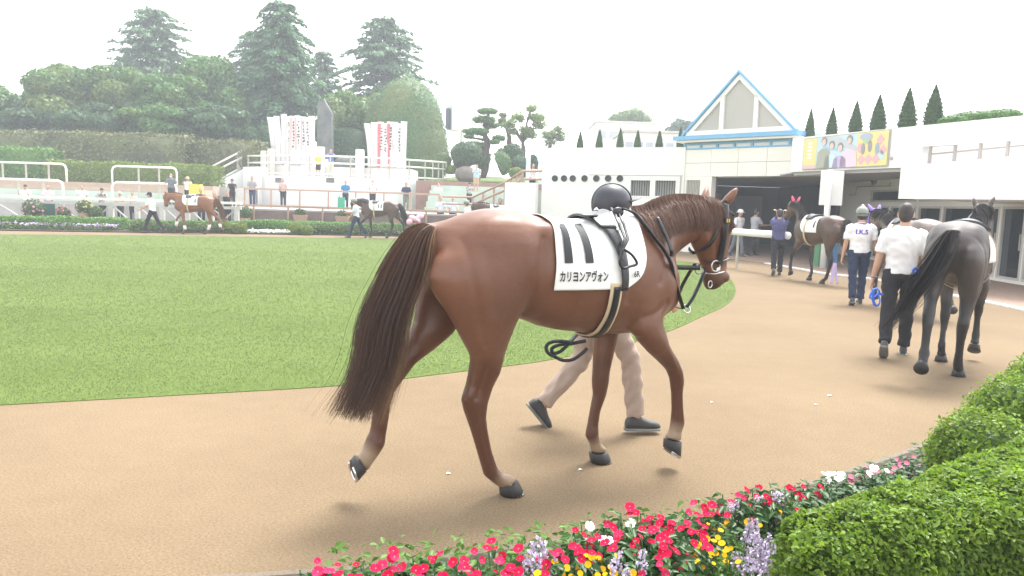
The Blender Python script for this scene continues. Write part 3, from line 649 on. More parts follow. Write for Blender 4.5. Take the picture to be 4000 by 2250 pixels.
for i in (1, 2):
    a, b = sp[i], sp[i + 1]
    for k in range(26):
        p = a.lerp(b, (k + .5) / 26); mb = MB(); mb.box((p.x, p.y, p.z - .6), (.02, .02, .95)); mb.build('baluster', M_RAILG, o)
# flight below the handrail
mb = MB(); pts = [sp[1], sp[2], sp[3], sp[4]]
mb.hexa([(sp[1].x, 37.4, .5), (sp[3].x, 34.0, .5), (sp[3].x + 1.2, 35.2, .5), (sp[1].x + 1, 39, .5), (sp[1].x, 37.4, 1.0), (sp[3].x, 34.0, 2.3), (sp[3].x + 1.2, 35.2, 2.3), (sp[1].x + 1, 39, 1.0)]); tag(mb.build('stair_flight', M_GSTEP), 'pale green stair flight behind the terracotta handrail', 'stairs')
# ================================================================== TREES AND HEDGES
M_BARK = mk('brown_bark', (.10, .075, .055), (.06, .045, .035), 8, .9, .5, 20)
L_BROAD = leafmat('broad_leaves', [(.030, .070, .022), (.050, .108, .030), (.075, .140, .036)], .5, .3, (.115, .135, .035), .28, 2.0)
L_DARKB = leafmat('dark_leaves', [(.022, .048, .024), (.036, .072, .032), (.055, .098, .038)], .5, .3, k=2.0)
L_CEDAR = leafmat('cedar_needles', [(.026, .056, .030), (.044, .088, .042), (.062, .124, .052)], .55, .3, k=2.1)
L_CED2 = leafmat('green_conifer_needles', [(.026, .066, .032), (.044, .098, .045), (.065, .130, .055)], .55, .3, k=2.1)
L_TOPI = leafmat('clipped_yew', [(.045, .095, .030), (.062, .125, .038), (.085, .150, .045)], .55, .2, (.12, .135, .045), .3, 1.6)
L_OLIVE = leafmat('olive_hedge_leaves', [(.060, .075, .030), (.095, .105, .042), (.130, .130, .058)], .55, .2, (.055, .06, .035), .6, 2.0)
L_LIME = leafmat('yellow_green_hedge_leaves', [(.080, .125, .020), (.115, .165, .026), (.150, .190, .035)], .55, .3, k=1.5)
L_BRIGHT = leafmat('bright_hedge_leaves', [(.060, .140, .025), (.090, .190, .035), (.130, .240, .050)], .5, .3, k=1.35)
L_PINE = leafmat('pine_needles', [(.035, .080, .026), (.060, .115, .034), (.090, .150, .045)], .55, .3, k=2.1)
L_LIGHT = leafmat('light_maple_leaves', [(.070, .120, .040), (.105, .150, .048), (.140, .175, .060)], .5, .5, k=1.9)
L_CONE = leafmat('cypress_scale_leaves', [(.035, .068, .034), (.055, .092, .044), (.075, .112, .052)], .6, .2, k=1.3)

def tree(label, px, ytop, Y, z0, width, mat, leaf, n, seed, ybot=None, nb=16, group='broadleaf trees behind the hedges', jit=.8, flat=1.0):
    rng = np.random.default_rng(seed); rr = random.Random(seed)
    top = A(px, ytop, Y); X = top.x; H = top.z - z0; zc0 = z0 + H * .22 if ybot is None else A(px, ybot, Y).z
    W = width / FPX * Y / 2; cz = (top.z + zc0) / 2; ch_ = (top.z - zc0) / 2
    t = thing('broadleaf_tree', label, 'tree', (X, Y, z0), group=group)
    bl = []
    for i in range(nb):
        a = rr.uniform(0, 6.283); h = rr.uniform(-.75, .8); q = math.sqrt(max(0, 1 - h * h)) * rr.uniform(.35, .8); s = rr.uniform(.28, .42)
        bl.append((X + W * q * math.cos(a), Y + W * q * math.sin(a), cz + ch_ * h * .82, W * s * 1.1, W * s * 1.1, min(W, ch_) * s * flat))
    bl.append((X, Y, top.z - ch_ * .35, W * .38, W * .38, ch_ * .36)); bl.append((X, Y, cz, W * .62, W * .62, ch_ * .62))
    P, N = ell_points(bl, n, rng, .13)
    foliage('crown', P, N, leaf, mat, t, .6, jit, core_of(bl, .80, 10, 6), rng=rng)
    mb = MB(); mb.tube([(X, Y, z0 - .3), (X + .1, Y, z0 + (cz - z0) * .5), (X, Y, cz)], [W * .075, W * .06, W * .035], 8)
    for b in bl[:7]: mb.tube([(X, Y, zc0 + .2), ((X + b[0]) / 2, (Y + b[1]) / 2, (zc0 + b[2]) / 2 + .3), b[:3]], [W * .035, W * .025, W * .012], 6)
    mb.build('trunk', M_BARK, t, smooth=True); return t
def conifer(label, px, ytop, ybase, Y, width, mat, seed, z0=2.07, dens=1.0, droop=.12, power=.75, ngap=.0, leafs=.55, name='cedar_tree'):
    rng = np.random.default_rng(seed); rr = random.Random(seed)
    top = A(px, ytop, Y); X = top.x; zb = A(px, ybase, Y).z; H = top.z - zb; R = width / FPX * Y / 2
    t = thing(name, label, 'tree', (X, Y, z0)); Ps, Ns, Us = [], [], []; wood = MB()
    wood.tube([(X, Y, z0 - .3), (X, Y, zb + H * .4), (X + .1, Y, zb + H * .8), (X, Y, top.z)], [R * .07, R * .05, R * .025, .02], 8)
    tiers = int(H / .42)
    for k in range(tiers):
        h = k / tiers; z = zb + H * h; nb = rr.randint(6, 9); a0 = rr.uniform(0, 6.28)
        for j in range(nb):
            a = a0 + j * 6.283 / nb + rr.uniform(-.3, .3); L = R * (1 - h) ** power * rr.uniform(.55, 1.12) + .25
            if rr.random() < ngap: L *= .5
            up = rr.uniform(.05, .32); d = np.array([math.cos(a), math.sin(a), 0])
            m = max(4, int(L * 16 * dens)); s = rng.uniform(.12, 1.0, m) ** .8
            c = np.array([X, Y, z]) + d * (s * L)[:, None]; c[:, 2] += L * (up * s - (up + droop) * s * s)
            sp = (.16 + .30 * L * .3) * (1 - .55 * s)
            c += np.cross(d, [0, 0, 1]) * (rng.normal(0, 1, m) * sp)[:, None]; c[:, 2] += rng.normal(-.04, .09, m)
            Ps.append(c); Ns.append(np.tile([0, 0, 1.0], (m, 1)) + d * .35); Us.append(np.tile(d, (m, 1)) + [0, 0, -.25])
            if j % 2 == 0: wood.tube([(X, Y, z), tuple(np.array([X, Y, z + L * (up * .5 - (up + droop) * .25)]) + d * L * .5), tuple(np.array([X, Y, z - L * droop]) + d * L * .96)], [.05, .035, .012], 4)
    foliage('crown', np.concatenate(Ps), np.concatenate(Ns), leafs, mat, t, .38, .45, rng=rng, updir=np.concatenate(Us), curl=.15)
    wood.build('trunk', M_BARK, t); return t
def hedge(name, label, poly, z0, z1, mat, leaf, dens, wob=.05, cat='hedge', jit=.6, group=None, topround=.12, kind=None):
    """clipped hedge on a closed xy outline"""
    t = thing(name, label, cat, (poly[0][0], poly[0][1], z0), group=group, kind=kind); n = len(poly); Ps, Ns = [], []
    area = 0
    for i in range(n):
        a, b = np.array(poly[i]), np.array(poly[(i + 1) % n]); L = np.linalg.norm(b - a); m = int(L * (z1 - z0) * dens); area += a[0] * b[1] - a[1] * b[0]
        u, v = RNG.uniform(0, 1, m), RNG.uniform(0, 1, m); p = a + (b - a) * u[:, None]; Ps.append(np.column_stack([p, z0 + (z1 - z0) * v]))
        d = (b - a) / max(L, 1e-6); nn = np.array([d[1], -d[0]]); Ns.append(np.column_stack([np.tile(nn, (m, 1)), np.full(m, .25)]))
    A_ = abs(area) / 2; sgn = 1 if area > 0 else -1; m = int(A_ * dens * 1.6); xy = np.array(poly); lo, hi = xy.min(0), xy.max(0)
    q = RNG.uniform(lo, hi, (int(m * ((hi - lo).prod() / max(A_, .01))), 2)); q = q[in_poly(q, [Vector((p[0], p[1], 0)) for p in poly])]
    Ps.append(np.column_stack([q, np.full(len(q), z1)])); Ns.append(np.tile([0, 0, 1.0], (len(q), 1)))
    for k in range(n): Ns[k][:, :2] *= sgn
    P, N = np.concatenate(Ps), np.concatenate(Ns)
    ph = np.sin(P[:, 0] * 1.7 + 1) * np.cos(P[:, 1] * 1.9) + .6 * np.sin(P[:, 0] * 4.1 + P[:, 2] * 3); P = P + norm(N) * (RNG.normal(0, wob, len(P)) + wob * ph)[:, None]
    c = xy.mean(0); core = MB(); ins = [(c + (p - c) * (1 - .07)) for p in xy]; core.prism([tuple(p) for p in (ins if area > 0 else ins[::-1])], z0, z1 - wob * 1.5)
    core2 = MB(); core2.v = core.v; core2.f = [f for f in core.f if len(f) == 4]
    o = foliage('foliage', P, N, leaf, mat, t, .6, jit, core2)
    if len(poly) != 4: core.build('twigs', mat, t)
    return t
def rect(pxa, pxb, Y0, Y1): return [(A(pxa, 0, Y0).x, Y0), (A(pxb, 0, Y0).x, Y0), (A(pxb, 0, Y0).x, Y1), (A(pxa, 0, Y0).x, Y1)]
def shrub(label, px, ytop, ybot, Y, wpx, mat, leaf=.13, n=1400, group='clipped shrubs of the garden mound', name='round_shrub', seed=3):
    a, b = A(px, ytop, Y), A(px, ybot, Y); W = wpx / FPX * Y / 2; h = (a.z - b.z); rng = np.random.default_rng(seed)
    t = thing(name, label, 'shrub', (a.x, Y, b.z), group=group)
    bl = [(a.x, Y, b.z + h * .5, W, W * .9, h * .5), (a.x + W * .3, Y - W * .2, b.z + h * .38, W * .65, W * .6, h * .4), (a.x - W * .35, Y - W * .1, b.z + h * .4, W * .6, W * .6, h * .42)]
    P, N = ell_points(bl, n, rng, .05); foliage('foliage', P, N, leaf, mat, t, .6, .5, core_of(bl, .92), rng=rng); return t

for i, (lab, px, yt, Y, w_, m_, n_, yb_) in enumerate((
    ('leafy tree at the far left edge with olive top', -40, 318, 56, 330, L_BROAD, 7000, 560),
    ('broad leafy tree with yellowish top at far left', 250, 252, 56, 400, L_BROAD, 11000, 540),
    ('rounded leafy tree below the left cedar', 500, 262, 57, 330, L_BROAD, 10000, 540),
    ('leafy tree right of the left cedar with olive top', 690, 290, 56, 320, L_BROAD, 9000, 540),
    ('taller leafy tree beside the dense central conifer', 855, 218, 60, 300, L_BROAD, 9000, 520),
    ('dark leafy tree low behind the left hedge', 120, 395, 53, 330, L_DARKB, 7000, 560),
    ('dark leafy tree low in the middle of the hedge', 380, 400, 53, 320, L_DARKB, 7000, 560),
    ('dark leafy tree low before the right trees', 630, 405, 53, 320, L_BROAD, 7000, 560),
    ('dark leafy tree left of the left banner rack', 850, 410, 53, 330, L_DARKB, 7500, 580),
    ('olive green tree behind the dark stone slab', 1350, 352, 60, 250, L_BROAD, 6500, 620),
    ('light olive tree touching the clipped dome tree', 1470, 365, 61, 190, L_BROAD, 4000, 620))):
    tree(lab, px, yt, Y, 2.07, w_, m_, .34, n_, 20 + i, ybot=yb_)
conifer('wide blue green cedar rising behind the left trees', 600, 28, 345, 72, 450, L_CEDAR, 5, dens=1.5, power=.42, ngap=.25, droop=.06)
conifer('tallest dense green conifer in the middle of the trees', 1095, -6, 520, 62, 440, L_CED2, 6, dens=2.6, power=.50, droop=.22, leafs=.46, name='conifer_tree')
conifer('dark cedar behind the tallest conifer on its left', 985, 110, 420, 74, 400, L_CEDAR, 16, dens=1.3, power=.7, ngap=.2)
conifer('blue green cedar behind the clipped dome tree', 1500, 60, 450, 74, 480, L_CEDAR, 7, dens=1.6, power=.45, ngap=.2, droop=.14)
conifer('dark cedar between the tallest conifer and the right cedar', 1262, 190, 440, 76, 280, L_CEDAR, 17, dens=1.3, power=.7, ngap=.2)
# clipped dome tree
a = A(1592, 300, 56); t = thing('dome_tree', 'large clipped dome shaped tree right of the banner racks', 'tree', (a.x, 56, 2.8)); r_ = 3.05
bl = [(a.x, 56, 6.6, r_ * .93, r_ * .93, a.z - 6.6), (a.x + .12, 56, 5.4, r_, r_, 3.6), (a.x + .3, 56, 4.6, r_ * .99, r_ * .98, 2.2), (a.x - 1.75, 56.3, 6.6, 1.5, 1.5, 3.0)]
P, N = ell_points(bl, 16000, RNG, .025, .97); foliage('crown', P, N, .17, L_TOPI, t, .55, .38, core_of(bl, .965, 24, 14))
mb = MB(); mb.tube([(a.x, 56, 2.5), (a.x, 56, 6)], [.35, .25], 8); mb.build('trunk', M_BARK, t)
# hedges of the stand
hedge('yellow_green_hedge', 'long low yellow green clipped hedge behind the stand', rect(150, 830, 44, 45.5), 2.05, 3.28, L_LIME, .16, 130, .05)
hedge('bright_hedge', 'bright green hedge at the far left behind the handrail', rect(-120, 165, 44.6, 46), 2.05, 4.0, L_BRIGHT, .18, 110, .07)
hedge('olive_hedge', 'tall olive brown clipped hedge below the trees', rect(150, 700, 47.5, 49.5), 2.05, 5.25, L_OLIVE, .2, 90, .08)
hedge('olive_hedge', 'tall olive hedge section running to the podium stair', rect(700, 1010, 48.6, 50.4), 2.05, 5.05, L_OLIVE, .2, 90, .09)
hedge('olive_hedge', 'grey olive hedge section at the far left edge', rect(-140, 150, 48.0, 49.8), 2.05, 5.2, L_OLIVE, .2, 80, .09)
hedge('dark_hedge', 'dark green clipped hedge behind the stone posts', rect(1296, 1440, 54.5, 55.5), 2.8, 6.6, L_DARKB, .17, 110, .04)
hedge('dark_hedge', 'dark hedge block left of the left banner rack', rect(1000, 1062, 52.5, 53.5), 2.8, 6.4, L_DARKB, .17, 110, .05)
# garden mound
tp = thing('cloud_pine', 'cloud pruned pine with layered pads on the garden mound', 'tree', (A(1898, 690, 52).x, 52, 3.0))
def c5(x, y): return (1700 + x / 2.576, 350 + y / 2.576)
mb = MB(); pts = [A(*c5(*q), 52) for q in ((515, 890), (512, 760), (505, 620), (525, 530), (500, 450), (540, 340), (530, 230))]; mb.tube(spline(pts, 4), [.42 - .36 * k / 24 for k in range(25)], 8)
for q in ((410, 430), (640, 490), (430, 570), (690, 630), (340, 470), (480, 300), (570, 365)): mb.tube([A(*c5(515, q[1] + 40), 52), A(*c5((515 + q[0]) / 2, q[1] + 25), 52), A(*c5(q[0], q[1] + 12), 52)], [.12, .09, .05], 6)
mb.build('trunk', M_BARK, tp, smooth=True)
for i, (x, y, w_, h_) in enumerate(((525, 215, 215, 70), (490, 300, 250, 90), (560, 360, 180, 70), (410, 420, 270, 80), (640, 485, 140, 70), (420, 565, 260, 95), (690, 625, 140, 80), (725, 575, 80, 40), (340, 470, 110, 50), (600, 525, 110, 50))):
    c = A(*c5(x, y), 52 + (i % 3 - 1) * .5); W, Hh = w_ / 2.576 / FPX * 52 / 2, h_ / 2.576 / FPX * 52 / 2; bl = [(c.x, c.y, c.z, W, W * .8, Hh), (c.x - W * .4, c.y, c.z - .05, W * .55, W * .5, Hh * .8), (c.x + W * .45, c.y - .1, c.z - .06, W * .5, W * .5, Hh * .75)]
    P, N = ell_points(bl, int(700 * W), RNG, .1); foliage('needle_pad', P, N, .16, L_PINE, tp, .4, .7, core_of(bl, .8))
def thin_tree(label, base, fork, crown, wpx, hpx, Y, n, seed):
    t = thing('leafy_tree', label, 'tree', tuple(A(*base, Y)), group='light leafy trees of the garden'); rng = np.random.default_rng(seed); rr = random.Random(seed)
    B, Fk, C = A(*base, Y), A(*fork, Y), A(*crown, Y); W, Hh = wpx / FPX * Y / 2, hpx / FPX * Y / 2; mb = MB(); mb.tube([B, B.lerp(Fk, .5) + Vector((.1, 0, 0)), Fk], [.22, .17, .13], 8); bl = []
    for i in range(15):
        a = rr.uniform(0, 6.28); h = rr.uniform(-.8, .95); q = math.sqrt(1 - h * h) * rr.uniform(.3, .95); s = rr.uniform(.16, .3); c = Vector((C.x + W * q * math.cos(a), Y + W * .7 * q * math.sin(a), C.z + Hh * h)); bl.append((c.x, c.y, c.z, W * s * 1.5, W * s * 1.4, W * s * 1.0)); mb.tube([Fk, Fk.lerp(c, .5) + Vector((0, 0, .25)), c], [.07, .045, .015], 5)
    mb.build('trunk', M_BARK, t); P, N = ell_points(bl, int(n * 1.5), rng, .5, .2); foliage('crown', P, N, .2, L_LIGHT, t, .6, .9, rng=rng)
thin_tree('airy light green tree right of the cloud pine', c5(875, 680), c5(880, 540), c5(890, 330), 150, 150, 55, 2600, 4)
thin_tree('small slender tree just right of the cloud pine top', c5(745, 560), c5(720, 390), c5(700, 300), 65, 60, 57, 800, 9)
thin_tree('pale hazy tree left of the white building roof', c5(1130, 620), c5(1160, 520), c5(1200, 470), 110, 70, 66, 1200, 12)
for i, (lab, x, y0, y1, w_, m_, n_) in enumerate((('tall dark clipped shrub mass left of the cloud pine', 320, 520, 760, 330, L_DARKB, 2600), ('rounded shrub nearest the podium end', 80, 630, 800, 170, L_TOPI, 1300), ('ball shrub left of the pine trunk', 275, 640, 800, 185, L_TOPI, 1500), ('ball shrub directly behind the pine trunk', 500, 630, 800, 190, L_TOPI, 1400),
    ('broad clipped shrub right of the pine trunk', 655, 620, 860, 230, L_TOPI, 2000), ('large dark round shrub below the airy tree', 850, 660, 890, 210, L_DARKB, 1900), ('dark clipped shrub under the airy tree top', 790, 540, 760, 200, L_DARKB, 1600), ('narrow dark shrub against the white building', 985, 650, 840, 115, L_DARKB, 1100), ('lime green low shrub before the dark round shrub', 815, 780, 890, 150, L_LIME, 1000), ('small lime shrub by the podium railing end', 160, 760, 850, 110, L_LIME, 800))):
    shrub(lab, c5(x, 0)[0], c5(0, y0)[1], c5(0, y1)[1], 49.5 + (i % 4) * .9 - (1.2 if m_ is L_LIME else 0), w_ / 2.576, m_, .15, n_, seed=40 + i)
rk = MB(); p = A(*c5(310, 830), 48.5); rk.ell(p - Vector((0, 0, .15)), (.75, .6, .55)); rk.ell(p + Vector((.5, 0, -.3)), (.5, .4, .4)); tag(link('rock', rk.remesh('rock', .10, 1), mk('brown_rock', (.22, .18, .16), (.14, .12, .11), 3, .9, .5, 9)), 'grey brown rock on the grass left of the pine', 'rock')
st2 = thing('garden_statue', 'small white statue beside the pine trunk', 'statue', tuple(A(*c5(595, 900), 48)))
p = A(*c5(595, 890), 48); mb = MB(); mb.loft([(p, (.55, 0, 0), (0, .4, 0)), (p + Vector((0, 0, .15)), (.5, 0, 0), (0, .36, 0)), (p + Vector((-.05, 0, .5)), (.34, 0, 0), (0, .26, 0)), (p + Vector((-.12, 0, .95)), (.22, 0, 0), (0, .2, 0)), (p + Vector((-.14, 0, 1.2)), (.1, 0, 0), (0, .1, 0))], 10); mb.build('figure', M_WHITE, st2, smooth=True)
mb = MB(); mb.ell(p + Vector((-.14, 0, 1.32)), (.15, .15, .17)); mb.build('head', M_WHITE, st2, smooth=True)
# display screen on a post
sb = thing('display_screen', 'dark display screen on a pale post beside the dome tree', 'screen', tuple(A(1803, 590, 60)))
c = A(1775, 462, 60); mb = MB(); mb.box(c, (.95, .9, 1.95), rad(35)); mb.build('housing', M_WHITE, sb); mb = MB(); mb.box(c + Vector((-.28, -.42, -.1)), (.85, .12, 1.6), rad(35)); mb.build('display', mk('grey_screen', (.07, .08, .13), None, rough=.3), sb)
mb = MB(); q = A(1803, 600, 60.3); mb.tube([(q.x, q.y, 2.8), (q.x, q.y, c.z)], .16, 8); mb.build('post', M_WHITE, sb)
# background buildings
def far_block(label, px0, px1, yt, yb_, Y, rows, cols, depth=8):
    a, b = A(px0, yt, Y), A(px1, yt, Y); zb = 0; t = thing('far_building', label, 'building', (a.x, Y, 0), group='white buildings behind'); mb = MB(); mb.prism([(a.x, Y), (b.x, Y), (b.x, Y + depth), (a.x, Y + depth)], 0, a.z); w_ = mb.build('wall', M_WHITE, t)
    for r in range(rows):
        for c in range(cols):
            x = a.x + (b.x - a.x) * (c + .5) / cols; z = a.z - 1.3 - r * 2.2; g = MB(); g.box((x, Y - .02, z), ((b.x - a.x) / cols * .7, .1, .8)); g.build('window', mk('pale_window', (.42, .45, .50), (.36, .40, .45), .7, .2), t)
    mb = MB(); mb.box(((a.x + b.x) / 2, Y + depth / 2, a.z + .1), (b.x - a.x + .4, depth + .4, .2)); mb.build('roof_edge', M_PALEC, t)
far_block('low white building with a window band behind the roof cones', 2440, 2720, 515, 580, 70, 1, 7)
far_block('taller white building block behind the left roof cones', 2330, 2560, 478, 580, 84, 1, 5)
tree('tree crown showing above the far white building', 2450, 426, 95, 0, 190, L_LIGHT, .4, 2600, 77, ybot=560, group='trees beyond the white building')
tree('dark small tree crown left of the glass gable', 2655, 462, 92, 0, 120, L_DARKB, .35, 1800, 78, ybot=560, group='trees beyond the white building')
fr_ = thing('white_frame_tower', 'slender pale steel frame beyond the shrubs left of the building', 'tower', tuple(A(2085, 690, 47)))
mb = MB()
for x_ in (2062, 2112): a = A(x_, 690, 47); mb.tube([(a.x, 47, 2.8), (a.x, 47, A(x_, 540, 47).z)], .14, 6)
a, b = A(2062, 590, 47), A(2112, 590, 47); mb.tube([a, b], .09, 6); mb.tube([A(2062, 600, 47), A(2112, 575, 47)], .06, 6); mb.build('frame', mk('pale_blue_steel', (.62, .68, .74), None, rough=.5), fr_)

# rooftop cones
def cone_crown():
    n = 2600; h = RNG.uniform(0, 1, n) ** 1.25; a = RNG.uniform(0, 6.283, n); prof = np.interp(h, [0, .06, .25, .6, .9, 1], [.16, .2, .205, .13, .04, .0]) * (1 + .1 * np.sin(h * 60))
    P = np.stack([np.cos(a) * prof, np.sin(a) * prof, h], 1); N = np.stack([np.cos(a), np.sin(a), np.full(n, .45)], 1)
    core = MB(); core.loft([((0, 0, z), (r, 0, 0), (0, r, 0)) for z, r in ((0, .13), (.06, .175), (.25, .18), (.6, .11), (.9, .03), (.985, .004))], 14)
    V, F = leaf_quads(P, N, .055, .55, .45); V2 = np.array(core.v, np.float32); F2 = np.array([f for f in core.f if len(f) == 4], np.int32)
    return np_mesh('crown', np.concatenate([V, V2]), np.concatenate([F, F2 + len(V)]), np.concatenate([RNG.uniform(0, 1, n), np.full(len(F2), .1)]))
CONE = cone_crown(); CONE.materials.append(L_CONE)
POT = MB(); POT.loft([((0, 0, -.12), (.1, 0, 0), (0, .1, 0)), ((0, 0, .02), (.14, 0, 0), (0, .14, 0))], 12); POT = POT.mesh('pot'); POT.materials.append(M_PALEC)
right_c = [(3161, 424, 545, 37), (3247, 420, 536, 43), (3339, 394, 524, 50), (3427, 370, 515, 58), (3541, 343, 506, 64), (3643, 332, 492, 67)]
ordn = ['leftmost', 'second', 'third', 'fourth', 'fifth', 'rightmost']
for i, (px, yt, yb_, w_) in enumerate(right_c):
    Y = 25.5 - i * .95; a, b = A(px, yt, Y), A(px, yb_, Y); h = a.z - b.z; wd = w_ / FPX * Y / .41
    t = thing('cone_tree', f'{ordn[i]} of six clipped cone trees above the billboard parapet', 'tree', tuple(b), group='cone trees on the right roof')
    c = link('crown', CONE, None, t, True); c.scale = (wd, wd, h); c.rotation_euler.z = i * 1.3
    c = link('pot', POT, None, t, True); c.scale = (wd, wd, .9)
for i, (px, yt, yb_) in enumerate(((2265, 511, 582), (2340, 504, 582), (2421, 498, 581), (2489, 508, 580), (2574, 507, 578), (2656, 494, 576))):
    Y = 31.8 - i * .4; a, b = A(px, yt, Y), A(px, yb_ + 6, Y); h = a.z - b.z; wd = 28 / FPX * Y / .41
    t = thing('cone_tree', f'{ordn[i]} of six small cone trees on the left white roof', 'tree', tuple(b), group='cone trees on the left roof')
    c = link('crown', CONE, None, t, True); c.scale = (wd, wd, h); c.rotation_euler.z = i * 1.7
    c = link('pot', POT, None, t, True); c.scale = (wd, wd, .9)
rs = thing('roof_shrub', 'long low green shrub on the right roof edge', 'shrub', tuple(A(3820, 480, 19)))
bl = []
for x_, yt, w_ in ((3740, 462, 70), (3800, 450, 90), (3860, 446, 90), (3915, 440, 70)): p = A(x_, yt + 8, 20.2); bl.append((p.x, p.y, p.z - .02, w_ / FPX * 20.2, .45, .17))
P, N = ell_points(bl, 2200, RNG, .08); foliage('foliage', P, N, .07, L_PINE, rs, .6, .6, core_of(bl, .9))

# ---------------------------------------------------------------- far flower bed
bf = [G(-150, 897), G(0, 902), G(420, 908), G(930, 914), G(1300, 920), G(1650, 926)]
mb = MB(); mb.prism([(p.x, p.y) for p in bf] + [(A(1700, 0, 35.6).x, 35.6), (-40, 33.6), (-40, 30)], -.02, .05); tag(mb.build('far_flower_bed', M_SOIL), 'planted strip on the far side of the track', kind='structure')
def strip(pxa, ya, pxb, yb_, d0, d1):
    a, b = G(pxa, ya), G(pxb, yb_); return [(a.x, a.y + d0), (b.x, b.y + d0), (b.x, b.y + d1), (a.x, a.y + d1)]
for lab, s, z1, m_ in (('low bright hedge before the far left of the white fence', strip(-150, 898, 420, 907, .9, 1.8), .50, L_BRIGHT), ('low bright hedge before the crossed fence braces', strip(440, 908, 905, 914, 1.0, 1.9), .44, L_BRIGHT), ('low bright hedge below the terracotta railing', strip(912, 914, 1238, 919, .9, 1.9), .52, L_BRIGHT), ('low bright hedge behind the dark far horse', strip(1245, 919, 1640, 926, 1.1, 2.0), .50, L_BRIGHT)):
    hedge('low_hedge', lab, s, .03, z1, L_BRIGHT, .09, 420, .025, group='low hedges of the far bed')
L_MIXED = leafmat('bed_leaves', [(.055, .100, .028), (.090, .150, .036), (.140, .200, .060)], .5, .3)
for lab, s, z1 in (('leafy flower border under the far left hedge', strip(-150, 897, 430, 907, .1, .8), .22), ('pale leafy border right of the lavender flowers', strip(500, 908, 860, 913, .1, .9), .34), ('leafy border under the dark far horse', strip(1190, 918, 1620, 925, .15, 1.0), .38)):
    hedge('leafy_border', lab, s, .02, z1, L_MIXED, .11, 300, .05, 'border', .9)
for i, (x_, y_, r_) in enumerate(((920, 916, .30), (1138, 919, .34), (1219, 916, .3), (1185, 921, .26), (870, 914, .3))):
    p = G(x_, y_); t = thing('lime_bush', ('lime bush under the tail of the far chestnut', 'lime bush right of the white flower row', 'bright bush rising above the far hedge gap', 'small lime bush beside the hedge gap', 'leafy bush behind the far chestnut hooves')[i], 'bush', (p.x, p.y + .5, .03), group='small bushes of the far bed')
    bl = [(p.x, p.y + .5, r_ * .8, r_ * 1.1, r_, r_ * .9)]; P, N = ell_points(bl, 900, RNG, .12); foliage('foliage', P, N, .09, L_LIME, t, .6, .8, core_of(bl, .85))
def flower_strip(name, label, s, z, n, cols):
    m = leafmat(name + '_petals', cols, .6, .3); u, v = RNG.uniform(0, 1, n), RNG.uniform(0, 1, n); s = np.array(s); P = (s[0] * (1 - u)[:, None] + s[1] * u[:, None]) * (1 - v)[:, None] + (s[3] * (1 - u)[:, None] + s[2] * u[:, None]) * v[:, None]
    P = np.column_stack([P, z + RNG.normal(0, .03, n)]); V, F = leaf_quads(P, np.tile([0, -.6, 1.0], (n, 1)), .075, .9, .5); tag(link(name, np_mesh(name, V, F, RNG.uniform(0, 1, n)), m), label, 'flowers', kind='stuff')
flower_strip('lavender_flowers', 'row of lavender flowers along the far left bed', strip(-150, 897, 430, 907, .15, .7), .25, 900, [(.45, .34, .62), (.55, .45, .70), (.66, .58, .76)])
flower_strip('white_flowers', 'row of white flowers below the far hedge', strip(925, 915, 1130, 919, .1, .6), .16, 500, [(.75, .75, .72), (.8, .8, .78), (.8, .8, .78)])
flower_strip('mixed_flowers', 'scattered pink and white flowers under the dark far horse', strip(1200, 918, 1620, 925, .1, .6), .2, 120, [(.7, .3, .35), (.75, .6, .5), (.8, .8, .78)])
def planter(label, px, py, Y, r_, cols, tall=.5):
    p = A(px, py, Y); z0 = 0.05; t = thing('flower_pot', label, 'plant pot', (p.x, Y, z0), group='potted flowers by the fence')
    mb = MB(); mb.loft([((p.x, Y, z0), (r_ * .6, 0, 0), (0, r_ * .6, 0)), ((p.x, Y, p.z - r_ * .9), (r_ * .85, 0, 0), (0, r_ * .85, 0)), ((p.x, Y, p.z - r_ * .8), (r_ * .92, 0, 0), (0, r_ * .92, 0))], 12); mb.build('pot', M_TERRA, t)
    bl = [(p.x, Y, p.z, r_ * 1.25, r_, r_ * 1.1)]; P, N = ell_points(bl, 420, RNG, .15); foliage('foliage', P, N, .1, L_MIXED, t, .6, .9, core_of(bl, .7))
    if cols:
        P, N = ell_points([(p.x, Y, p.z + .03, r_ * 1.35, r_ * 1.1, r_ * 1.15)], 40, RNG, .05); V, F = leaf_quads(P, N, .12, .9, .4); link('blossoms', np_mesh('blossoms', V, F, RNG.uniform(0, 1, len(F))), leafmat('pot_petals_' + str(px), cols, .6, .3), t)
planter('pot of violet and pink flowers before the green board', 132, 815, 33.3, .42, [(.25, .2, .6), (.7, .25, .4), (.75, .4, .5)])
planter('pot of red flowers right of the green board', 245, 832, 33.4, .27, [(.7, .1, .2), (.75, .2, .3), (.7, .3, .3)])
planter('yellow green potted plant beside a fence post', 328, 810, 33.4, .3, [(.6, .6, .1), (.7, .5, .4), (.6, .7, .2)])
planter('pale potted plant between the fence braces', 375, 832, 33.4, .27, None)
planter('potted plant at the left end of the brown wall', 957, 832, 35.9, .3, None)
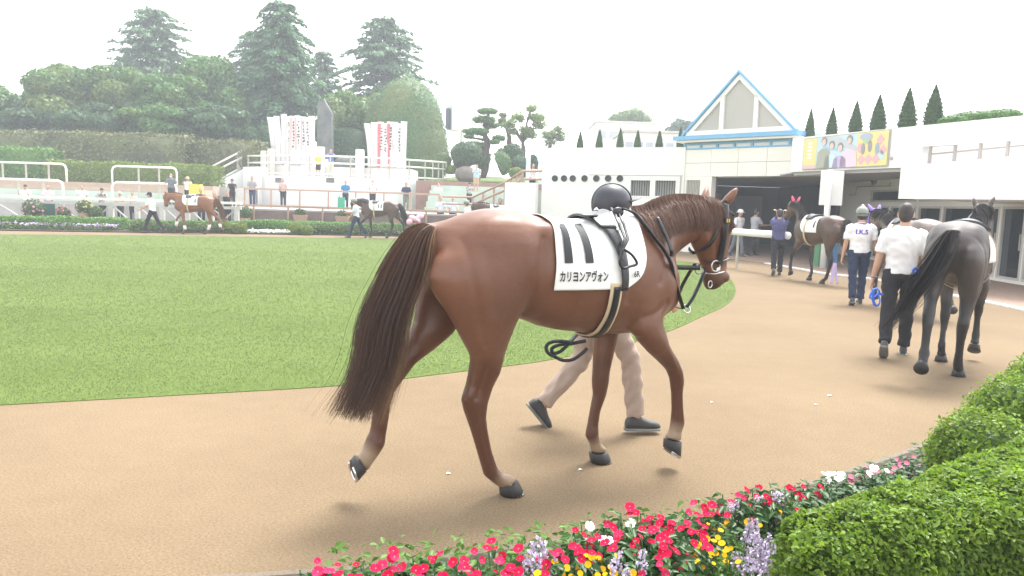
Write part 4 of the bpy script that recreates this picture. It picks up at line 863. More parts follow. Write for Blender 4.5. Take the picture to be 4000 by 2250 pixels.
for i, (px, lab) in enumerate(((1174, 'terracotta trough with a green plant on the brown wall'), (1338, 'terracotta trough behind the far handler'), (1560, 'terracotta trough behind the dark far horse tail'))):
    p = A(px, 835, 36.0); t = thing('planter_trough', lab, 'plant pot', (p.x, 36.0, .3), group='terracotta troughs')
    mb = MB(); mb.hexa([(p.x - .26, 35.85, .45), (p.x + .26, 35.85, .45), (p.x + .26, 36.2, .45), (p.x - .26, 36.2, .45), (p.x - .32, 35.8, .78), (p.x + .32, 35.8, .78), (p.x + .32, 36.25, .78), (p.x - .32, 36.25, .78)]); mb.build('trough', M_TERRA, t)
    mb = MB(); mb.box((p.x, 36.02, .225), (.5, .35, .45)); mb.build('base', M_BROWNW, t)
    bl = [(p.x, 36, .88, .3, .2, .2)]; P, N = ell_points(bl, 320, RNG, .2); foliage('foliage', P, N, .1, L_MIXED, t, .6, .9, core_of(bl, .6))
# ================================================================== HORSES
def coat(name, base, base2, sock, dark, leg=None, rough=0.42):
    if name in MATS: return MATS[name]
    m = bpy.data.materials.new(name); m.use_nodes = True; t = m.node_tree; b = t.nodes['Principled BSDF']
    tc = t.nodes.new('ShaderNodeTexCoord')
    n = t.nodes.new('ShaderNodeTexNoise'); n.inputs['Scale'].default_value = 3.2; n.inputs['Detail'].default_value = 4; t.links.new(tc.outputs['Object'], n.inputs['Vector'])
    r = t.nodes.new('ShaderNodeValToRGB'); r.color_ramp.elements[0].position = .32; r.color_ramp.elements[1].position = .68
    r.color_ramp.elements[0].color = (*base, 1); r.color_ramp.elements[1].color = (*base2, 1); t.links.new(n.outputs['Fac'], r.inputs[0]); col = r.outputs[0]
    for att, c in (('dark', dark), ('leg', leg), ('sock', sock)):
        if c is None: continue
        a = t.nodes.new('ShaderNodeAttribute'); a.attribute_name = att
        x = t.nodes.new('ShaderNodeMix'); x.data_type = 'RGBA'; x.inputs[7].default_value = (*c, 1)
        t.links.new(a.outputs['Fac'], x.inputs[0]); t.links.new(col, x.inputs[6]); col = x.outputs[2]
    # short hair grain
    n3 = t.nodes.new('ShaderNodeTexNoise'); n3.inputs['Scale'].default_value = 90; n3.inputs['Detail'].default_value = 3
    mp = t.nodes.new('ShaderNodeMapping'); mp.inputs['Scale'].default_value = (0.35, 1, 1); t.links.new(tc.outputs['Object'], mp.inputs[0]); t.links.new(mp.outputs[0], n3.inputs['Vector'])
    rr = t.nodes.new('ShaderNodeValToRGB'); rr.color_ramp.elements[0].color = (.84, .84, .84, 1); rr.color_ramp.elements[1].color = (1.1, 1.1, 1.1, 1); t.links.new(n3.outputs['Fac'], rr.inputs[0])
    x = t.nodes.new('ShaderNodeMix'); x.data_type = 'RGBA'; x.blend_type = 'MULTIPLY'; x.inputs[0].default_value = 1; t.links.new(col, x.inputs[6]); t.links.new(rr.outputs[0], x.inputs[7])
    t.links.new(x.outputs[2], b.inputs['Base Color'])
    b.inputs['Roughness'].default_value = rough; b.inputs['Specular IOR Level'].default_value = 0.45
    b.inputs['Sheen Weight'].default_value = 0.03
    rn = t.nodes.new('ShaderNodeTexNoise'); rn.inputs['Scale'].default_value = 7; rn.inputs['Detail'].default_value = 5; t.links.new(tc.outputs['Object'], rn.inputs['Vector']); rm = t.nodes.new('ShaderNodeMapRange'); rm.inputs[1].default_value = .3; rm.inputs[2].default_value = .7; rm.inputs[3].default_value = rough - .08; rm.inputs[4].default_value = rough + .14; t.links.new(rn.outputs['Fac'], rm.inputs[0]); t.links.new(rm.outputs[0], b.inputs['Roughness'])
    n2 = t.nodes.new('ShaderNodeTexNoise'); n2.inputs['Scale'].default_value = 14; n2.inputs['Detail'].default_value = 3; t.links.new(tc.outputs['Object'], n2.inputs['Vector'])
    bp = t.nodes.new('ShaderNodeBump'); bp.inputs['Strength'].default_value = .25; bp.inputs['Distance'].default_value = .012; t.links.new(n2.outputs['Fac'], bp.inputs['Height']); t.links.new(bp.outputs[0], b.inputs['Normal'])
    MATS[name] = m; return m

TRUNK = [(-.49, 1.455, 1.33, .03, 0), (-.46, 1.48, 1.22, .08, 0), (-.40, 1.506, 1.12, .155, .1), (-.32, 1.540, 1.08, .215, .15), (-.2, 1.576, 1.06, .258, .15), (-.08, 1.587, 1.03, .265, .12),
         (.05, 1.568, .975, .250, .05), (.17, 1.538, .928, .258, .0), (.30, 1.520, .898, .280, 0), (.45, 1.517, .878, .285, .0), (.58, 1.545, .864, .272, .15), (.70, 1.590, .855, .25, .35),
         (.80, 1.585, .855, .235, .4), (.90, 1.53, .875, .22, .25), (1.0, 1.44, .92, .195, .1), (1.07, 1.33, .99, .15, 0), (1.105, 1.22, 1.05, .08, 0)]
NECK = [((.74, 1.59), (1.06, 1.04), .19), ((.84, 1.592), (1.085, 1.16), .158), ((.94, 1.625), (1.095, 1.265), .122), ((1.07, 1.663), (1.125, 1.315), .098), ((1.20, 1.672), (1.175, 1.352), .084), ((1.33, 1.665), (1.235, 1.39), .08), ((1.43, 1.655), (1.29, 1.43), .078)]
HEAD = [((1.35, 1.665), .05, .05), ((1.41, 1.635), .085, .082), ((1.438, 1.575), .122, .098), ((1.428, 1.49), .148, .103), ((1.418, 1.41), .142, .088), ((1.44, 1.33), .112, .074), ((1.462, 1.25), .090, .062), ((1.472, 1.185), .084, .064), ((1.467, 1.135), .068, .058), ((1.455, 1.103), .036, .035)]
NH = [(-.17, -.08, 1.48, .06, .01, .04), (-.19, -.115, 1.43, .17, .01, .09), (-.220, -.138, 1.34, .270, .02, .124), (-.229, -.148, 1.224, .295, 0, .13), (-.225, -.150, 1.122, .268, -.01, .124), (-.218, -.150, 1.032, .215, -.01, .113), (-.208, -.15, .977, .172, .004, .102), (-.208, -.15, .899, .125, -.007, .086), (-.196, -.148, .825, .096, -.007, .071), (-.192, -.145, .774, .085, -.006, .064), (-.201, -.14, .716, .080, -.011, .058), (-.226, -.135, .64, .068, -.01, .048), (-.253, -.13, .56, .071, -.015, .05), (-.246, -.125, .487, .058, -.024, .045), (-.217, -.12, .393, .045, -.013, .036), (-.182, -.115, .277, .040, -.014, .034), (-.146, -.11, .178, .043, -.016, .038), (-.118, -.11, .128, .052, -.008, .046), (-.064, -.11, .094, .048, .012, .045), (-.03, -.11, .072, .052, .012, .05)]
FH = [(-.17, .08, 1.48, .06, .01, .04), (-.20, .12, 1.42, .16, .01, .09), (-.24, .14, 1.32, .20, .01, .12), (-.265, .147, 1.176, .20, -.015, .118), (-.313, .15, 1.037, .166, -.019, .10), (-.378, .145, .925, .114, -.021, .08), (-.465, .14, .821, .070, -.027, .056), (-.556, .13, .751, .060, -.019, .049), (-.633, .125, .658, .064, -.012, .05), (-.67, .12, .589, .053, -.002, .044), (-.681, .12, .524, .042, -.004, .036), (-.687, .12, .45, .038, -.016, .034), (-.701, .12, .36, .038, -.014, .034), (-.716, .12, .311, .047, -.015, .044), (-.742, .12, .262, .037, -.021, .038), (-.775, .12, .222, .034, -.026, .038), (-.79, .12, .21, .032, -.045, .045)]
NF = [(.83, -.155, 1.30, .12, .03, .07), (.825, -.16, 1.16, .135, .02, .078), (.815, -.16, 1.035, .128, .002, .079), (.823, -.16, .914, .112, .014, .078), (.876, -.155, .832, .098, -.006, .075), (.945, -.15, .755, .078, -.002, .064), (1.012, -.145, .693, .062, -.001, .053), (1.069, -.14, .628, .050, -.010, .046), (1.092, -.14, .569, .042, -.009, .040), (1.103, -.135, .481, .032, -.003, .029), (1.114, -.135, .378, .032, .002, .030), (1.122, -.135, .297, .040, -.004, .038), (1.108, -.135, .24, .035, -.004, .034), (1.092, -.135, .198, .048, -.012, .045)]
FF = [(.83, .155, 1.30, .12, .03, .07), (.80, .155, 1.10, .12, .0, .075), (.752, .15, .931, .098, -.011, .067), (.757, .15, .802, .074, -.02, .06), (.741, .145, .7, .063, -.004, .054), (.727, .14, .598, .052, -.009, .045), (.723, .14, .52, .050, -.01, .046), (.722, .14, .44, .038, -.003, .035), (.694, .14, .339, .029, -.003, .027), (.682, .14, .252, .031, -.003, .028), (.679, .14, .18, .039, -.004, .036), (.711, .14, .123, .035, -.004, .034), (.74, .14, .075, .052, .0, .048)]
# hooves: heel and toe at the coronet, heel and toe at the ground, lateral y
HOOF = [((-.080, .064), (.028, .082), (-.066, .0), (.070, .0), -.11), ((-.822, .255), (-.762, .165), (-.846, .225), (-.815, .112), .12), ((1.034, .202), (1.148, .178), (1.042, .145), (1.140, .074), -.135), ((.668, .072), (.795, .066), (.690, .0), (.825, .0), .14)]
def xz(p, y): return Vector((p[0], y, p[1]))
def neck_turn(p, up, yaw):
    """lift and turn the neck and head about the withers, more towards the poll"""
    piv = Vector((.86, 0, 1.38)); d = Vector(p) - piv; wgt = max(0.0, min(1.0, (d.x - .02) / .25))
    d = Matrix.Rotation(-up * wgt, 3, 'Y') @ d; d = Matrix.Rotation(yaw * wgt, 3, 'Z') @ d
    return piv + d
GROOVES = [  # polylines on the flank in the x-z plane: points, depth, width, least |y|
    ([(.075, 1.42), (.055, 1.30), (.035, 1.15), (.02, 1.02)], -.013, .030, .12), ([(-.36, 1.40), (-.345, 1.25), (-.31, 1.08), (-.27, .96), (-.25, .88)], -.006, .022, .08), ([(-.27, 1.36), (-.24, 1.2), (-.21, 1.05)], -.003, .03, .15),
    ([(-.14, 1.30), (-.10, 1.15), (-.08, 1.02)], .003, .06, .15), ([(.74, 1.42), (.68, 1.25), (.63, 1.08)], -.009, .028, .12), ([(.98, 1.48), (.93, 1.30), (.86, 1.18)], -.006, .022, .10), ([(.90, 1.50), (.985, 1.30), (1.03, 1.16)], .007, .03, .08),
    ([(.92, 1.06), (.84, 1.0), (.76, .98)], -.007, .02, .10), ([(1.06, 1.24), (1.12, 1.34), (1.19, 1.42)], -.007, .02, .03), ([(.60, 1.0), (.45, .955), (.25, .965), (.12, 1.0)], -.004, .025, .12), ([(.28, 1.36), (.30, 1.18), (.29, 1.02)], .0025, .02, .15), ([(.37, 1.36), (.39, 1.18), (.38, 1.0)], .0025, .02, .15), ([(.46, 1.36), (.48, 1.18), (.47, 1.0)], .0025, .02, .15),
    ([(1.33, 1.545), (1.315, 1.46), (1.33, 1.39), (1.385, 1.355)], .005, .016, .03), ([(1.39, 1.40), (1.43, 1.32), (1.45, 1.24)], -.006, .02, .03), ([(1.50, 1.46), (1.515, 1.36), (1.515, 1.27)], .004, .012, .02),
    ([(-.265, .80), (-.28, .70), (-.295, .60)], .006, .014, .05), ([(-.225, .76), (-.245, .66), (-.262, .585)], -.008, .012, .05), ([(-.235, .50), (-.20, .36), (-.16, .22)], -.006, .010, .05), ([(-.66, .50), (-.685, .40), (-.70, .34)], -.005, .010, .05), ([(1.10, .50), (1.112, .40), (1.12, .32)], -.005, .009, .05), ([(.705, .42), (.688, .33), (.678, .24)], -.005, .009, .05), ([(.98, .80), (1.04, .70), (1.075, .63)], -.005, .014, .05), ([(.765, .85), (.745, .72), (.73, .60)], -.005, .014, .05)]
def sculpt(me, co, rest):
    no = np.zeros(len(co) * 3, np.float32); me.vertices.foreach_get('normal', no); no = no.reshape(-1, 3); dsp = np.zeros(len(co))
    for pts, amp, wd, ymin in GROOVES:
        if not rest and pts[0][0] > .88 and pts[0][1] > 1.2: continue
        d = np.full(len(co), 9.0)
        for (ax, az), (bx, bz) in zip(pts[:-1], pts[1:]):
            ab = np.array([bx - ax, bz - az]); ap = co[:, [0, 2]] - [ax, az]; t = np.clip(ap @ ab / (ab @ ab), 0, 1); d = np.minimum(d, np.linalg.norm(ap - t[:, None] * ab, axis=1))
        dsp += amp * np.exp(-(d / wd) ** 2) * (np.abs(co[:, 1]) > ymin * .8) * np.clip((np.abs(co[:, 1]) - ymin * .8) / .03, 0, 1)
    co += no * dsp[:, None].astype(np.float32); me.vertices.foreach_set('co', co.ravel()); me.update()
HCACHE = {}
def horse_mesh(voxel, up=0.0, yaw=0.0, smooth=5):
    key = (voxel, up, yaw)
    if key in HCACHE: return HCACHE[key]
    mb = MB(); R = []
    for x, zt, zb, hw, nar in TRUNK:
        r = []
        for i in range(24):
            a = 2 * math.pi * i / 24; c, s_ = math.cos(a), math.sin(a); y = hw * math.copysign(abs(s_) ** .88, s_) * (1 - nar * max(0, c) ** 1.3)
            r.append(Vector((x, y, (zt + zb) / 2 + (zt - zb) / 2 * math.copysign(abs(c) ** .95, c))))
        R.append(r)
    mb.rings(R)
    T = lambda p: neck_turn(p, up, yaw)
    def nloft(st):
        mb.rings([[T(q) for q in r] for r in st])
    st = []
    for t_, b_, hw in NECK:
        t_, b_ = xz(t_, 0), xz(b_, 0); c = (t_ + b_) / 2; u = (t_ - b_) / 2; r = []
        for i in range(18):
            a = 2 * math.pi * i / 18; ca, sa = math.cos(a), math.sin(a); r.append(c + u * ca + Vector((0, hw * sa * (1 - .35 * max(0, ca)), 0)))
        st.append(r)
    nloft(st); st = []
    for c, a_, b_ in HEAD:
        r = []
        for i in range(18):
            a = 2 * math.pi * i / 18; ca, sa = math.cos(a), math.sin(a)
            r.append(xz(c, 0) + Vector((a_ * ca, b_ * sa * (1 - .25 * max(0, ca) ** 2), a_ * ca * .12)))
        st.append(r)
    nloft(st)
    sub = MB()
    for s_ in (-1, 1):
        sub.ell((1.395, s_ * .055, 1.455), (.105, .042, .10))                     # jaw
        sub.ell((1.50, s_ * .082, 1.508), (.03, .022, .024))                      # eye socket
        sub.ell((1.522, s_ * .045, 1.18), (.028, .022, .035))                     # nostril
        tip = Vector((1.530, s_ * .092, 1.752)) if s_ < 0 else Vector((1.46, .105, 1.755)); base = Vector((1.462, s_ * .060, 1.642)) if s_ < 0 else Vector((1.40, .06, 1.65))
        sub.loft([(base, (.028, 0, -.01), (0, .028, 0)), (base.lerp(tip, .35), (.030, 0, -.01), (.008, .030, 0)), (base.lerp(tip, .7), (.02, 0, -.01), (.006, .022, 0)), (tip, (.005, 0, 0), (0, .006, 0))], 10)
    sub.v = [tuple(T(q)) for q in sub.v]; mb.add(sub.v, sub.f)
    for L in (NH, FH, NF, FF): mb.loft([((x, y, z), (ux, 0, uz), (0, w_, 0)) for x, y, z, ux, uz, w_ in L], 14)
    for s_ in (-1, 1):
        mb.ell((.11, s_ * .185, 1.45), (.11, .058, .075))      # point of hip
        mb.ell((-.12, s_ * .15, 1.40), (.24, .12, .16))         # croup muscle
        mb.ell((-.13, s_ * .15, 1.10), (.13, .085, .17))         # stifle
        mb.ell((.90, s_ * .14, 1.16), (.14, .10, .20))          # shoulder
        mb.ell((.74, s_ * .175, 1.12), (.12, .065, .17))        # triceps
        mb.ell((1.02, s_ * .08, 1.10), (.09, .09, .13))         # breast
    mb.tube([(-.40, 0, 1.46), (-.50, 0, 1.445), (-.58, 0, 1.38), (-.64, 0, 1.27)], [.06, .045, .036, .02], 10)   # dock
    me = mb.remesh('body', voxel, smooth)
    n = len(me.vertices); co = np.zeros(n * 3, np.float32); me.vertices.foreach_get('co', co); co = co.reshape(-1, 3)
    ed = np.zeros(len(me.edges) * 2, np.int32); me.edges.foreach_get('vertices', ed); ed = ed.reshape(-1, 2); deg = np.bincount(ed.ravel(), minlength=n)[:, None]
    msk = (np.clip((co[:, 2] - .93) / .12, 0, 1) * np.clip((1.10 - co[:, 0]) / .2, 0, 1) * np.clip((co[:, 0] + .50) / .08, 0, 1))[:, None] * .9
    for _ in range(int(60 * (.0105 / voxel) ** 2) + 6):       # let the muscles of the trunk flow into each other
        av = np.stack([np.bincount(ed[:, 0], co[ed[:, 1], k], n) + np.bincount(ed[:, 1], co[ed[:, 0], k], n) for k in range(3)], 1) / deg
        co = (co + (av - co) * msk).astype(np.float32)
    me.vertices.foreach_set('co', co.ravel()); me.update(); no = np.zeros(n * 3, np.float32); me.vertices.foreach_get('normal', no); no = no.reshape(-1, 3)
    co = co + no * (.0065 * np.clip((.95 - co[:, 2]) / .1, 0, 1) + .010 * np.clip((.12 - co[:, 0]) / .15, 0, 1) * np.clip((co[:, 2] - .80) / .1, 0, 1) * np.clip((1.48 - co[:, 2]) / .08, 0, 1) + .003 * (co[:, 0] > 1.25))[:, None].astype(np.float32)
    me.vertices.foreach_set('co', co.ravel()); me.update()
    sculpt(me, co, up == 0 and yaw == 0)
    sock = np.zeros(n); dark = np.zeros(n); leg = np.zeros(n)
    for ht, tt, hb, tb, y in HOOF:
        c = np.array([(ht[0] + tt[0]) / 2, y, (ht[1] + tt[1]) / 2]); dd = np.linalg.norm(co - c, axis=1); sock = np.maximum(sock, np.clip((.135 - dd) / .06, 0, 1))
    for L in (NH, FH, NF, FF):
        k0 = 10 if L is NH else 7 if L is FH else 6 if L is NF else 5
        for q in L[k0:]:
            dd = np.linalg.norm(co - np.array(q[:3]), axis=1); leg = np.maximum(leg, np.clip((.14 - dd) / .07, 0, 1))
    for c, r_, a in (((-.25, -.13, .57), .15, .55), ((-.66, .12, .6), .13, .4), ((-.10, -.25, 1.08), .24, .22)):  # two dark hocks; the last spot is thigh shading put into the coat
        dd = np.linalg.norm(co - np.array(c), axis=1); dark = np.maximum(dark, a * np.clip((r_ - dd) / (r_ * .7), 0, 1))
    mz = np.array(T(Vector((1.47, 0, 1.12)))); dark = np.maximum(dark, .75 * np.clip((.13 - np.linalg.norm(co - mz, axis=1)) / .07, 0, 1))
    for nm, v in (('sock', sock), ('dark', dark), ('leg', leg)):
        a = me.attributes.new(nm, 'FLOAT', 'POINT'); a.data.foreach_set('value', v.astype(np.float32))
    HCACHE[key] = me; return me
def flip(me):
    me = me.copy(); n = len(me.vertices); co = np.zeros(n * 3, np.float32); me.vertices.foreach_get('co', co); co[1::3] *= -1; me.vertices.foreach_set('co', co); me.flip_normals(); me.update(); return me
def hoof_mb(h):
    ht, tt, hb, tb, y = h; a, b, c, d = (xz(p, y) for p in (ht, tt, hb, tb)); mb = MB()
    cu, cl = (a + b) / 2, (c + d) / 2
    mb.loft([(cl, (d - c) / 2, (0, .066, 0)), (cl.lerp(cu, .12), (d - c) / 2 * 1.01, (0, .067, 0)), (cl.lerp(cu, .95), (b - a) / 2 * 1.02, (0, .053, 0)), (cu, (b - a) / 2 * .9, (0, .046, 0))], 18); return mb
def strands(roots_paths, width, rnd, name, segs=None):
    """thin flat hair ribbons along polylines (n, k, 3)"""
    P = np.asarray(roots_paths, np.float32); n, k, _ = P.shape
    T = np.gradient(P, axis=1); side = norm(np.cross(T, np.array([.35, 1, .1]))); ang = RNG.uniform(-.9, .9, (n, 1, 1)); nn = norm(np.cross(T, side)); side = side * np.cos(ang) + nn * np.sin(ang)
    tap = np.linspace(1, .25, k)[None, :, None]; wv = (width * RNG.uniform(.6, 1.3, n))[:, None, None]
    Aa, Bb = P - side * tap * wv * .5, P + side * tap * wv * .5
    V = np.stack([Aa, Bb], 2).reshape(n, k * 2, 3); idx = []
    base = np.arange(n)[:, None] * (2 * k); q = np.arange(k - 1)[None, :] * 2
    F = np.stack([base + q, base + q + 1, base + q + 3, base + q + 2], -1).reshape(-1, 4)
    return np_mesh(name, V.reshape(-1, 3), F, np.repeat(rnd, k - 1) if np.ndim(rnd) == 1 else np.clip(rnd, 0, 1).ravel(), smooth=True)
TB = [(-.50, 1.488), (-.568, 1.463), (-.637, 1.388), (-.705, 1.274), (-.752, 1.173), (-.799, 1.073), (-.840, .953), (-.858, .839), (-.893, .706), (-.939, .626), (-.984, .545)]
TF = [(-.457, 1.470), (-.475, 1.43), (-.486, 1.375), (-.502, 1.278), (-.537, 1.168), (-.572, 1.10), (-.596, 1.015), (-.610, .935), (-.619, .833), (-.646, .694), (-.706, .50)]
def tail_mesh(n, width, swing=0.0, k=14):
    u = np.clip(.5 + RNG.normal(0, .235, n), -.02, 1.02); ln = np.clip(1.04 - np.abs(RNG.normal(0, .22, n)), .35, 1.06); yo = RNG.normal(0, 1, n)
    tb, tf = np.array(spline([xz(p, 0) for p in TB], 6)), np.array(spline([xz(p, 0) for p in TF], 6)); m = len(tb)
    # every strand starts near the dock
    s = np.linspace(0, 1, k)[None, :] * ln[:, None]; idx = s * (m - 1); i0 = np.clip(idx.astype(int), 0, m - 2); fr = (idx - i0)[..., None]
    pb = tb[i0] * (1 - fr) + tb[i0 + 1] * fr; pf = tf[i0] * (1 - fr) + tf[i0 + 1] * fr
    P = pb + (pf - pb) * u[:, None, None]
    P[..., 1] += yo[:, None] * (.018 + .035 * np.sin(s * 2.6)) + swing * s ** 1.6
    fly = (RNG.random(n) < .06)[:, None] * RNG.normal(0, .07, (n, 1)); P[..., 0] += fly * s ** 2; P[..., 1] += fly * s ** 2 * .5
    ph = RNG.uniform(0, 6.28, n)[:, None]; P[..., 0] += .008 * s * np.sin(s * 9 + ph) - .10 * np.clip(s - .78, 0, 1) * RNG.uniform(0, 1.6, n)[:, None] * np.clip(1 - u, 0, 1)[:, None]
    P[..., 1] += .008 * s * np.cos(s * 8 + ph)
    P[..., 2] = np.maximum(P[..., 2], .35)
    sm = (s[:, :-1] + s[:, 1:]) / 2
    rnd = (.50 * np.clip(u, 0, 1) ** 3 + .22 * (2 * np.abs(u - .5)) ** 2 + RNG.uniform(-.12, .42, n))[:, None] + np.interp(sm, [0, .15, .5, .75, 1.0], [.22, .16, -.10, -.06, .20]); return strands(P, width, rnd, 'tail')
def mane_mesh(bvh, n, width, up=0., yaw=0., length=.2, k=8, side=-1):
    crest = spline([neck_turn(xz(p, 0), up, yaw) for p in ((.80, 1.592), (.88, 1.602), (.96, 1.636), (1.06, 1.666), (1.18, 1.678), (1.30, 1.672), (1.40, 1.664), (1.45, 1.65))], 10); m = len(crest)
    P = np.zeros((n, k, 3)); rnd = np.zeros(n)
    for j in range(n):
        t = random.random(); q = t * (m - 1); i = min(int(q), m - 2); c = crest[i].lerp(crest[i + 1], q - i) + Vector((random.gauss(0, .006), random.gauss(0, .008), .008))
        L = length * random.uniform(.7, 1.08) * (1 - .25 * abs(t - .5)); lean = random.gauss(.16, .10)
        off = .010 + .014 * random.random()
        for a in range(k):
            s = L * a / (k - 1); p = Vector((c.x + lean * s, c.y, c.z - s * .99)); 
            if a > 0:
                h = bvh.ray_cast(Vector((p.x, side * .6, p.z)), Vector((0, -side, 0)), .8)
                p.y = (h[0].y + side * off * min(1, a / 2)) if h[0] else c.y + side * min(.02 * a, .05)
            else: p.z += .012
            P[j, a] = p
        rnd[j] = min(1, max(0, random.gauss(.42, .25)))
    return strands(P, width, rnd, 'mane')
def hairmat(name, cols): return leafmat(name, cols, 0.55, 0.15)
def bvh_of(me):
    vs = [v.co.copy() for v in me.vertices]; return BVHTree.FromPolygons(vs, [tuple(p.vertices) for p in me.polygons])
def wrap(bvh, xb, xf, ph0, ph1, off, nu=24, nv=40, zc=1.15, name='cloth', thick=.004):
    """cloth lying over the back: edges xb(z), xf(z); angles in degrees, negative = right side"""
    V = []; 
    for j in range(nv + 1):
        ph = rad(ph0 + (ph1 - ph0) * j / nv); dr = Vector((0, math.sin(ph), math.cos(ph)))
        hz = bvh.ray_cast(Vector((.45, 0, zc)) + dr, -dr, 1.2); z = hz[0].z if hz[0] else zc
        a, b = xb(z), xf(z)
        for i in range(nu + 1):
            x = a + (b - a) * i / nu; h = bvh.ray_cast(Vector((x, 0, zc)) + dr, -dr, 1.2)
            p = h[0] if h[0] else Vector((x, 0, zc)) + dr * .28
            o = off(x, z) if callable(off) else off
            V.append(p + dr * o)
    mb = MB(); mb.add(V, [(j * (nu + 1) + i, j * (nu + 1) + i + 1, (j + 1) * (nu + 1) + i + 1, (j + 1) * (nu + 1) + i) for j in range(nv) for i in range(nu)])
    return mb
def smooth_grid(mb, nu, nv, it=6):
    V = np.array(mb.v).reshape(nv + 1, nu + 1, 3)
    for _ in range(it):
        q = V.copy(); q[1:-1, 1:-1] = (V[:-2, 1:-1] + V[2:, 1:-1] + V[1:-1, :-2] + V[1:-1, 2:] + 2 * V[1:-1, 1:-1]) / 6
        q[1:-1, 0] = (V[:-2, 0] + V[2:, 0] + 2 * V[1:-1, 0]) / 4; q[1:-1, -1] = (V[:-2, -1] + V[2:, -1] + 2 * V[1:-1, -1]) / 4; V = q
    mb.v = [tuple(p) for p in V.reshape(-1, 3)]; return mb
def solid(o, t, off=1.0):
    m = o.modifiers.new('thickness', 'SOLIDIFY'); m.thickness = t; m.offset = off; return o
def lut(pairs):
    xs = [p[0] for p in pairs]; ys = [p[1] for p in pairs]; return lambda z: float(np.interp(z, xs, ys))
BACK = lut([(1.10, .135), (1.2, .135), (1.3, .142), (1.43, .14), (1.52, .150)])
FRONT = lut([(1.14, .55), (1.175, .64), (1.22, .705), (1.30, .74), (1.38, .755), (1.48, .76), (1.56, .77)])
M_CLOTH = mk('white_saddle_cloth', (.80, .80, .78), (.76, .76, .74), 3, .75, .12, 18)
M_BLACKL = mk('black_leather', (.010, .011, .014), (.016, .017, .021), 10, .38, .15, 60)
M_CREAMG = mk('cream_girth', (.58, .46, .30), (.50, .39, .25), 8, .8)
M_INK = mk('black_print', (.018, .02, .024), None, rough=.6)
M_STEEL = mk('bright_steel', (.62, .62, .62), None, rough=.28, metal=1.0)
M_HOOF = mk('dark_hoof', (.013, .012, .012), (.030, .027, .025), 12, .5, .2, 30, stretch=(1, 1, .3))
M_EYE = mk('dark_eye', (.008, .006, .005), None, rough=.08)

def strap(bvh, xf, w, off, ph0, ph1, n=60, zc=1.2):
    """band round the barrel; xf(ph) centre, w(ph) width"""
    V = []
    for j in range(n + 1):
        ph = ph0 + (ph1 - ph0) * j / n; r = rad(ph); dr = Vector((0, math.sin(r), math.cos(r)))
        for i in range(4):
            x = xf(ph) + w(ph) * (i / 3 - .5); h = bvh.ray_cast(Vector((x, 0, zc)) + dr, -dr, 1.2); p = h[0] if h[0] else Vector((x, 0, zc)) + dr * .28
            V.append(p + dr * off)
    mb = MB(); mb.add(V, [(j * 4 + i, j * 4 + i + 1, j * 4 + i + 5, j * 4 + i + 4) for j in range(n) for i in range(3)]); return smooth_grid(mb, 3, n, 3)
def text_mesh(body, size):
    cu = bpy.data.curves.new('t', 'FONT'); cu.body = body; cu.size = size; cu.resolution_u = 3; cu.offset = size * .03
    o = bpy.data.objects.new('t', cu); COL.objects.link(o); dg = bpy.context.evaluated_depsgraph_get(); dg.update()
    me = bpy.data.meshes.new_from_object(o.evaluated_get(dg)); bpy.data.objects.remove(o); bpy.data.curves.remove(cu)
    bm = bmesh.new(); bm.from_mesh(me)
    bmesh.ops.remove_doubles(bm, verts=bm.verts, dist=1e-5)
    bmesh.ops.subdivide_edges(bm, edges=[e for e in bm.edges if e.calc_length() > size * .25], cuts=1)
    bm.to_mesh(me); bm.free(); return me
def put_text(body, x0, z0, wid, hgt, bvh, parent, mat, name, off=.004, y0=-.8):
    me = text_mesh(body, 1.0); n = len(me.vertices)
    if n == 0: return None
    co = np.zeros(n * 3, np.float32); me.vertices.foreach_get('co', co); co = co.reshape(-1, 3); lo, hi = co.min(0), co.max(0)
    for v in me.vertices:
        x = x0 + (v.co.x - lo[0]) / (hi[0] - lo[0]) * wid; z = z0 + (v.co.y - lo[1]) / (hi[1] - lo[1]) * hgt
        h = bvh.ray_cast(Vector((x, y0, z)), Vector((0, 1 if y0 < 0 else -1, 0)), 1.2); y = h[0].y if h[0] else -.28
        v.co = (x, y - off * (1 if y0 < 0 else -1), z)
    me.update(); return link(name, me, mat, parent, local=True)

def make_horse(label, loc, rz, mat, hair, voxel=.022, mirror=False, up=0., yaw=0., strands_n=(120, 160), sw=.016, swing=0., ears=None, group=None, hoofmat=None, eye=True):
    t = thing('horse', label, 'horse', loc, rz, group)
    me = horse_mesh(voxel, up, yaw); bv = bvh_of(me)
    F = flip if mirror else (lambda m: m)
    b = link('body', F(me) if mirror else me, mat, t, True)
    if not mirror: pass
    for h in HOOF: link('hoof', F(hoof_mb(h).mesh('hoof', True)), hoofmat or M_HOOF, t, True)
    link('mane', F(mane_mesh(bv, strands_n[0], sw, up, yaw)), hair, t, True)
    link('tail', F(tail_mesh(strands_n[1], sw, swing)), hair, t, True)
    for s_ in (-1, 1):
        e = MB(); e.ell(neck_turn((1.505, s_ * .088, 1.508), up, yaw), (.018, .014, .018)); link('eye', F(e.mesh('eye', True)), M_EYE, t, True)
    if ears:
        for s_ in (-1, 1):
            e = MB(); base = Vector((1.415, s_ * .06, 1.645)); tip = Vector((1.50, s_ * .105, 1.765)) if s_ < 0 else Vector((1.46, .11, 1.765))
            e.loft([(neck_turn(base, up, yaw), (.034, 0, 0), (0, .036, 0)), (neck_turn(base.lerp(tip, .4), up, yaw), (.036, 0, 0), (0, .038, 0)), (neck_turn(base.lerp(tip, .8), up, yaw), (.022, 0, 0), (0, .024, 0)), (neck_turn(tip, up, yaw), (.006, 0, 0), (0, .006, 0))], 10); link('ear_cover', F(e.mesh('ear_cover', True)), ears, t, True)
    return t, bv, me
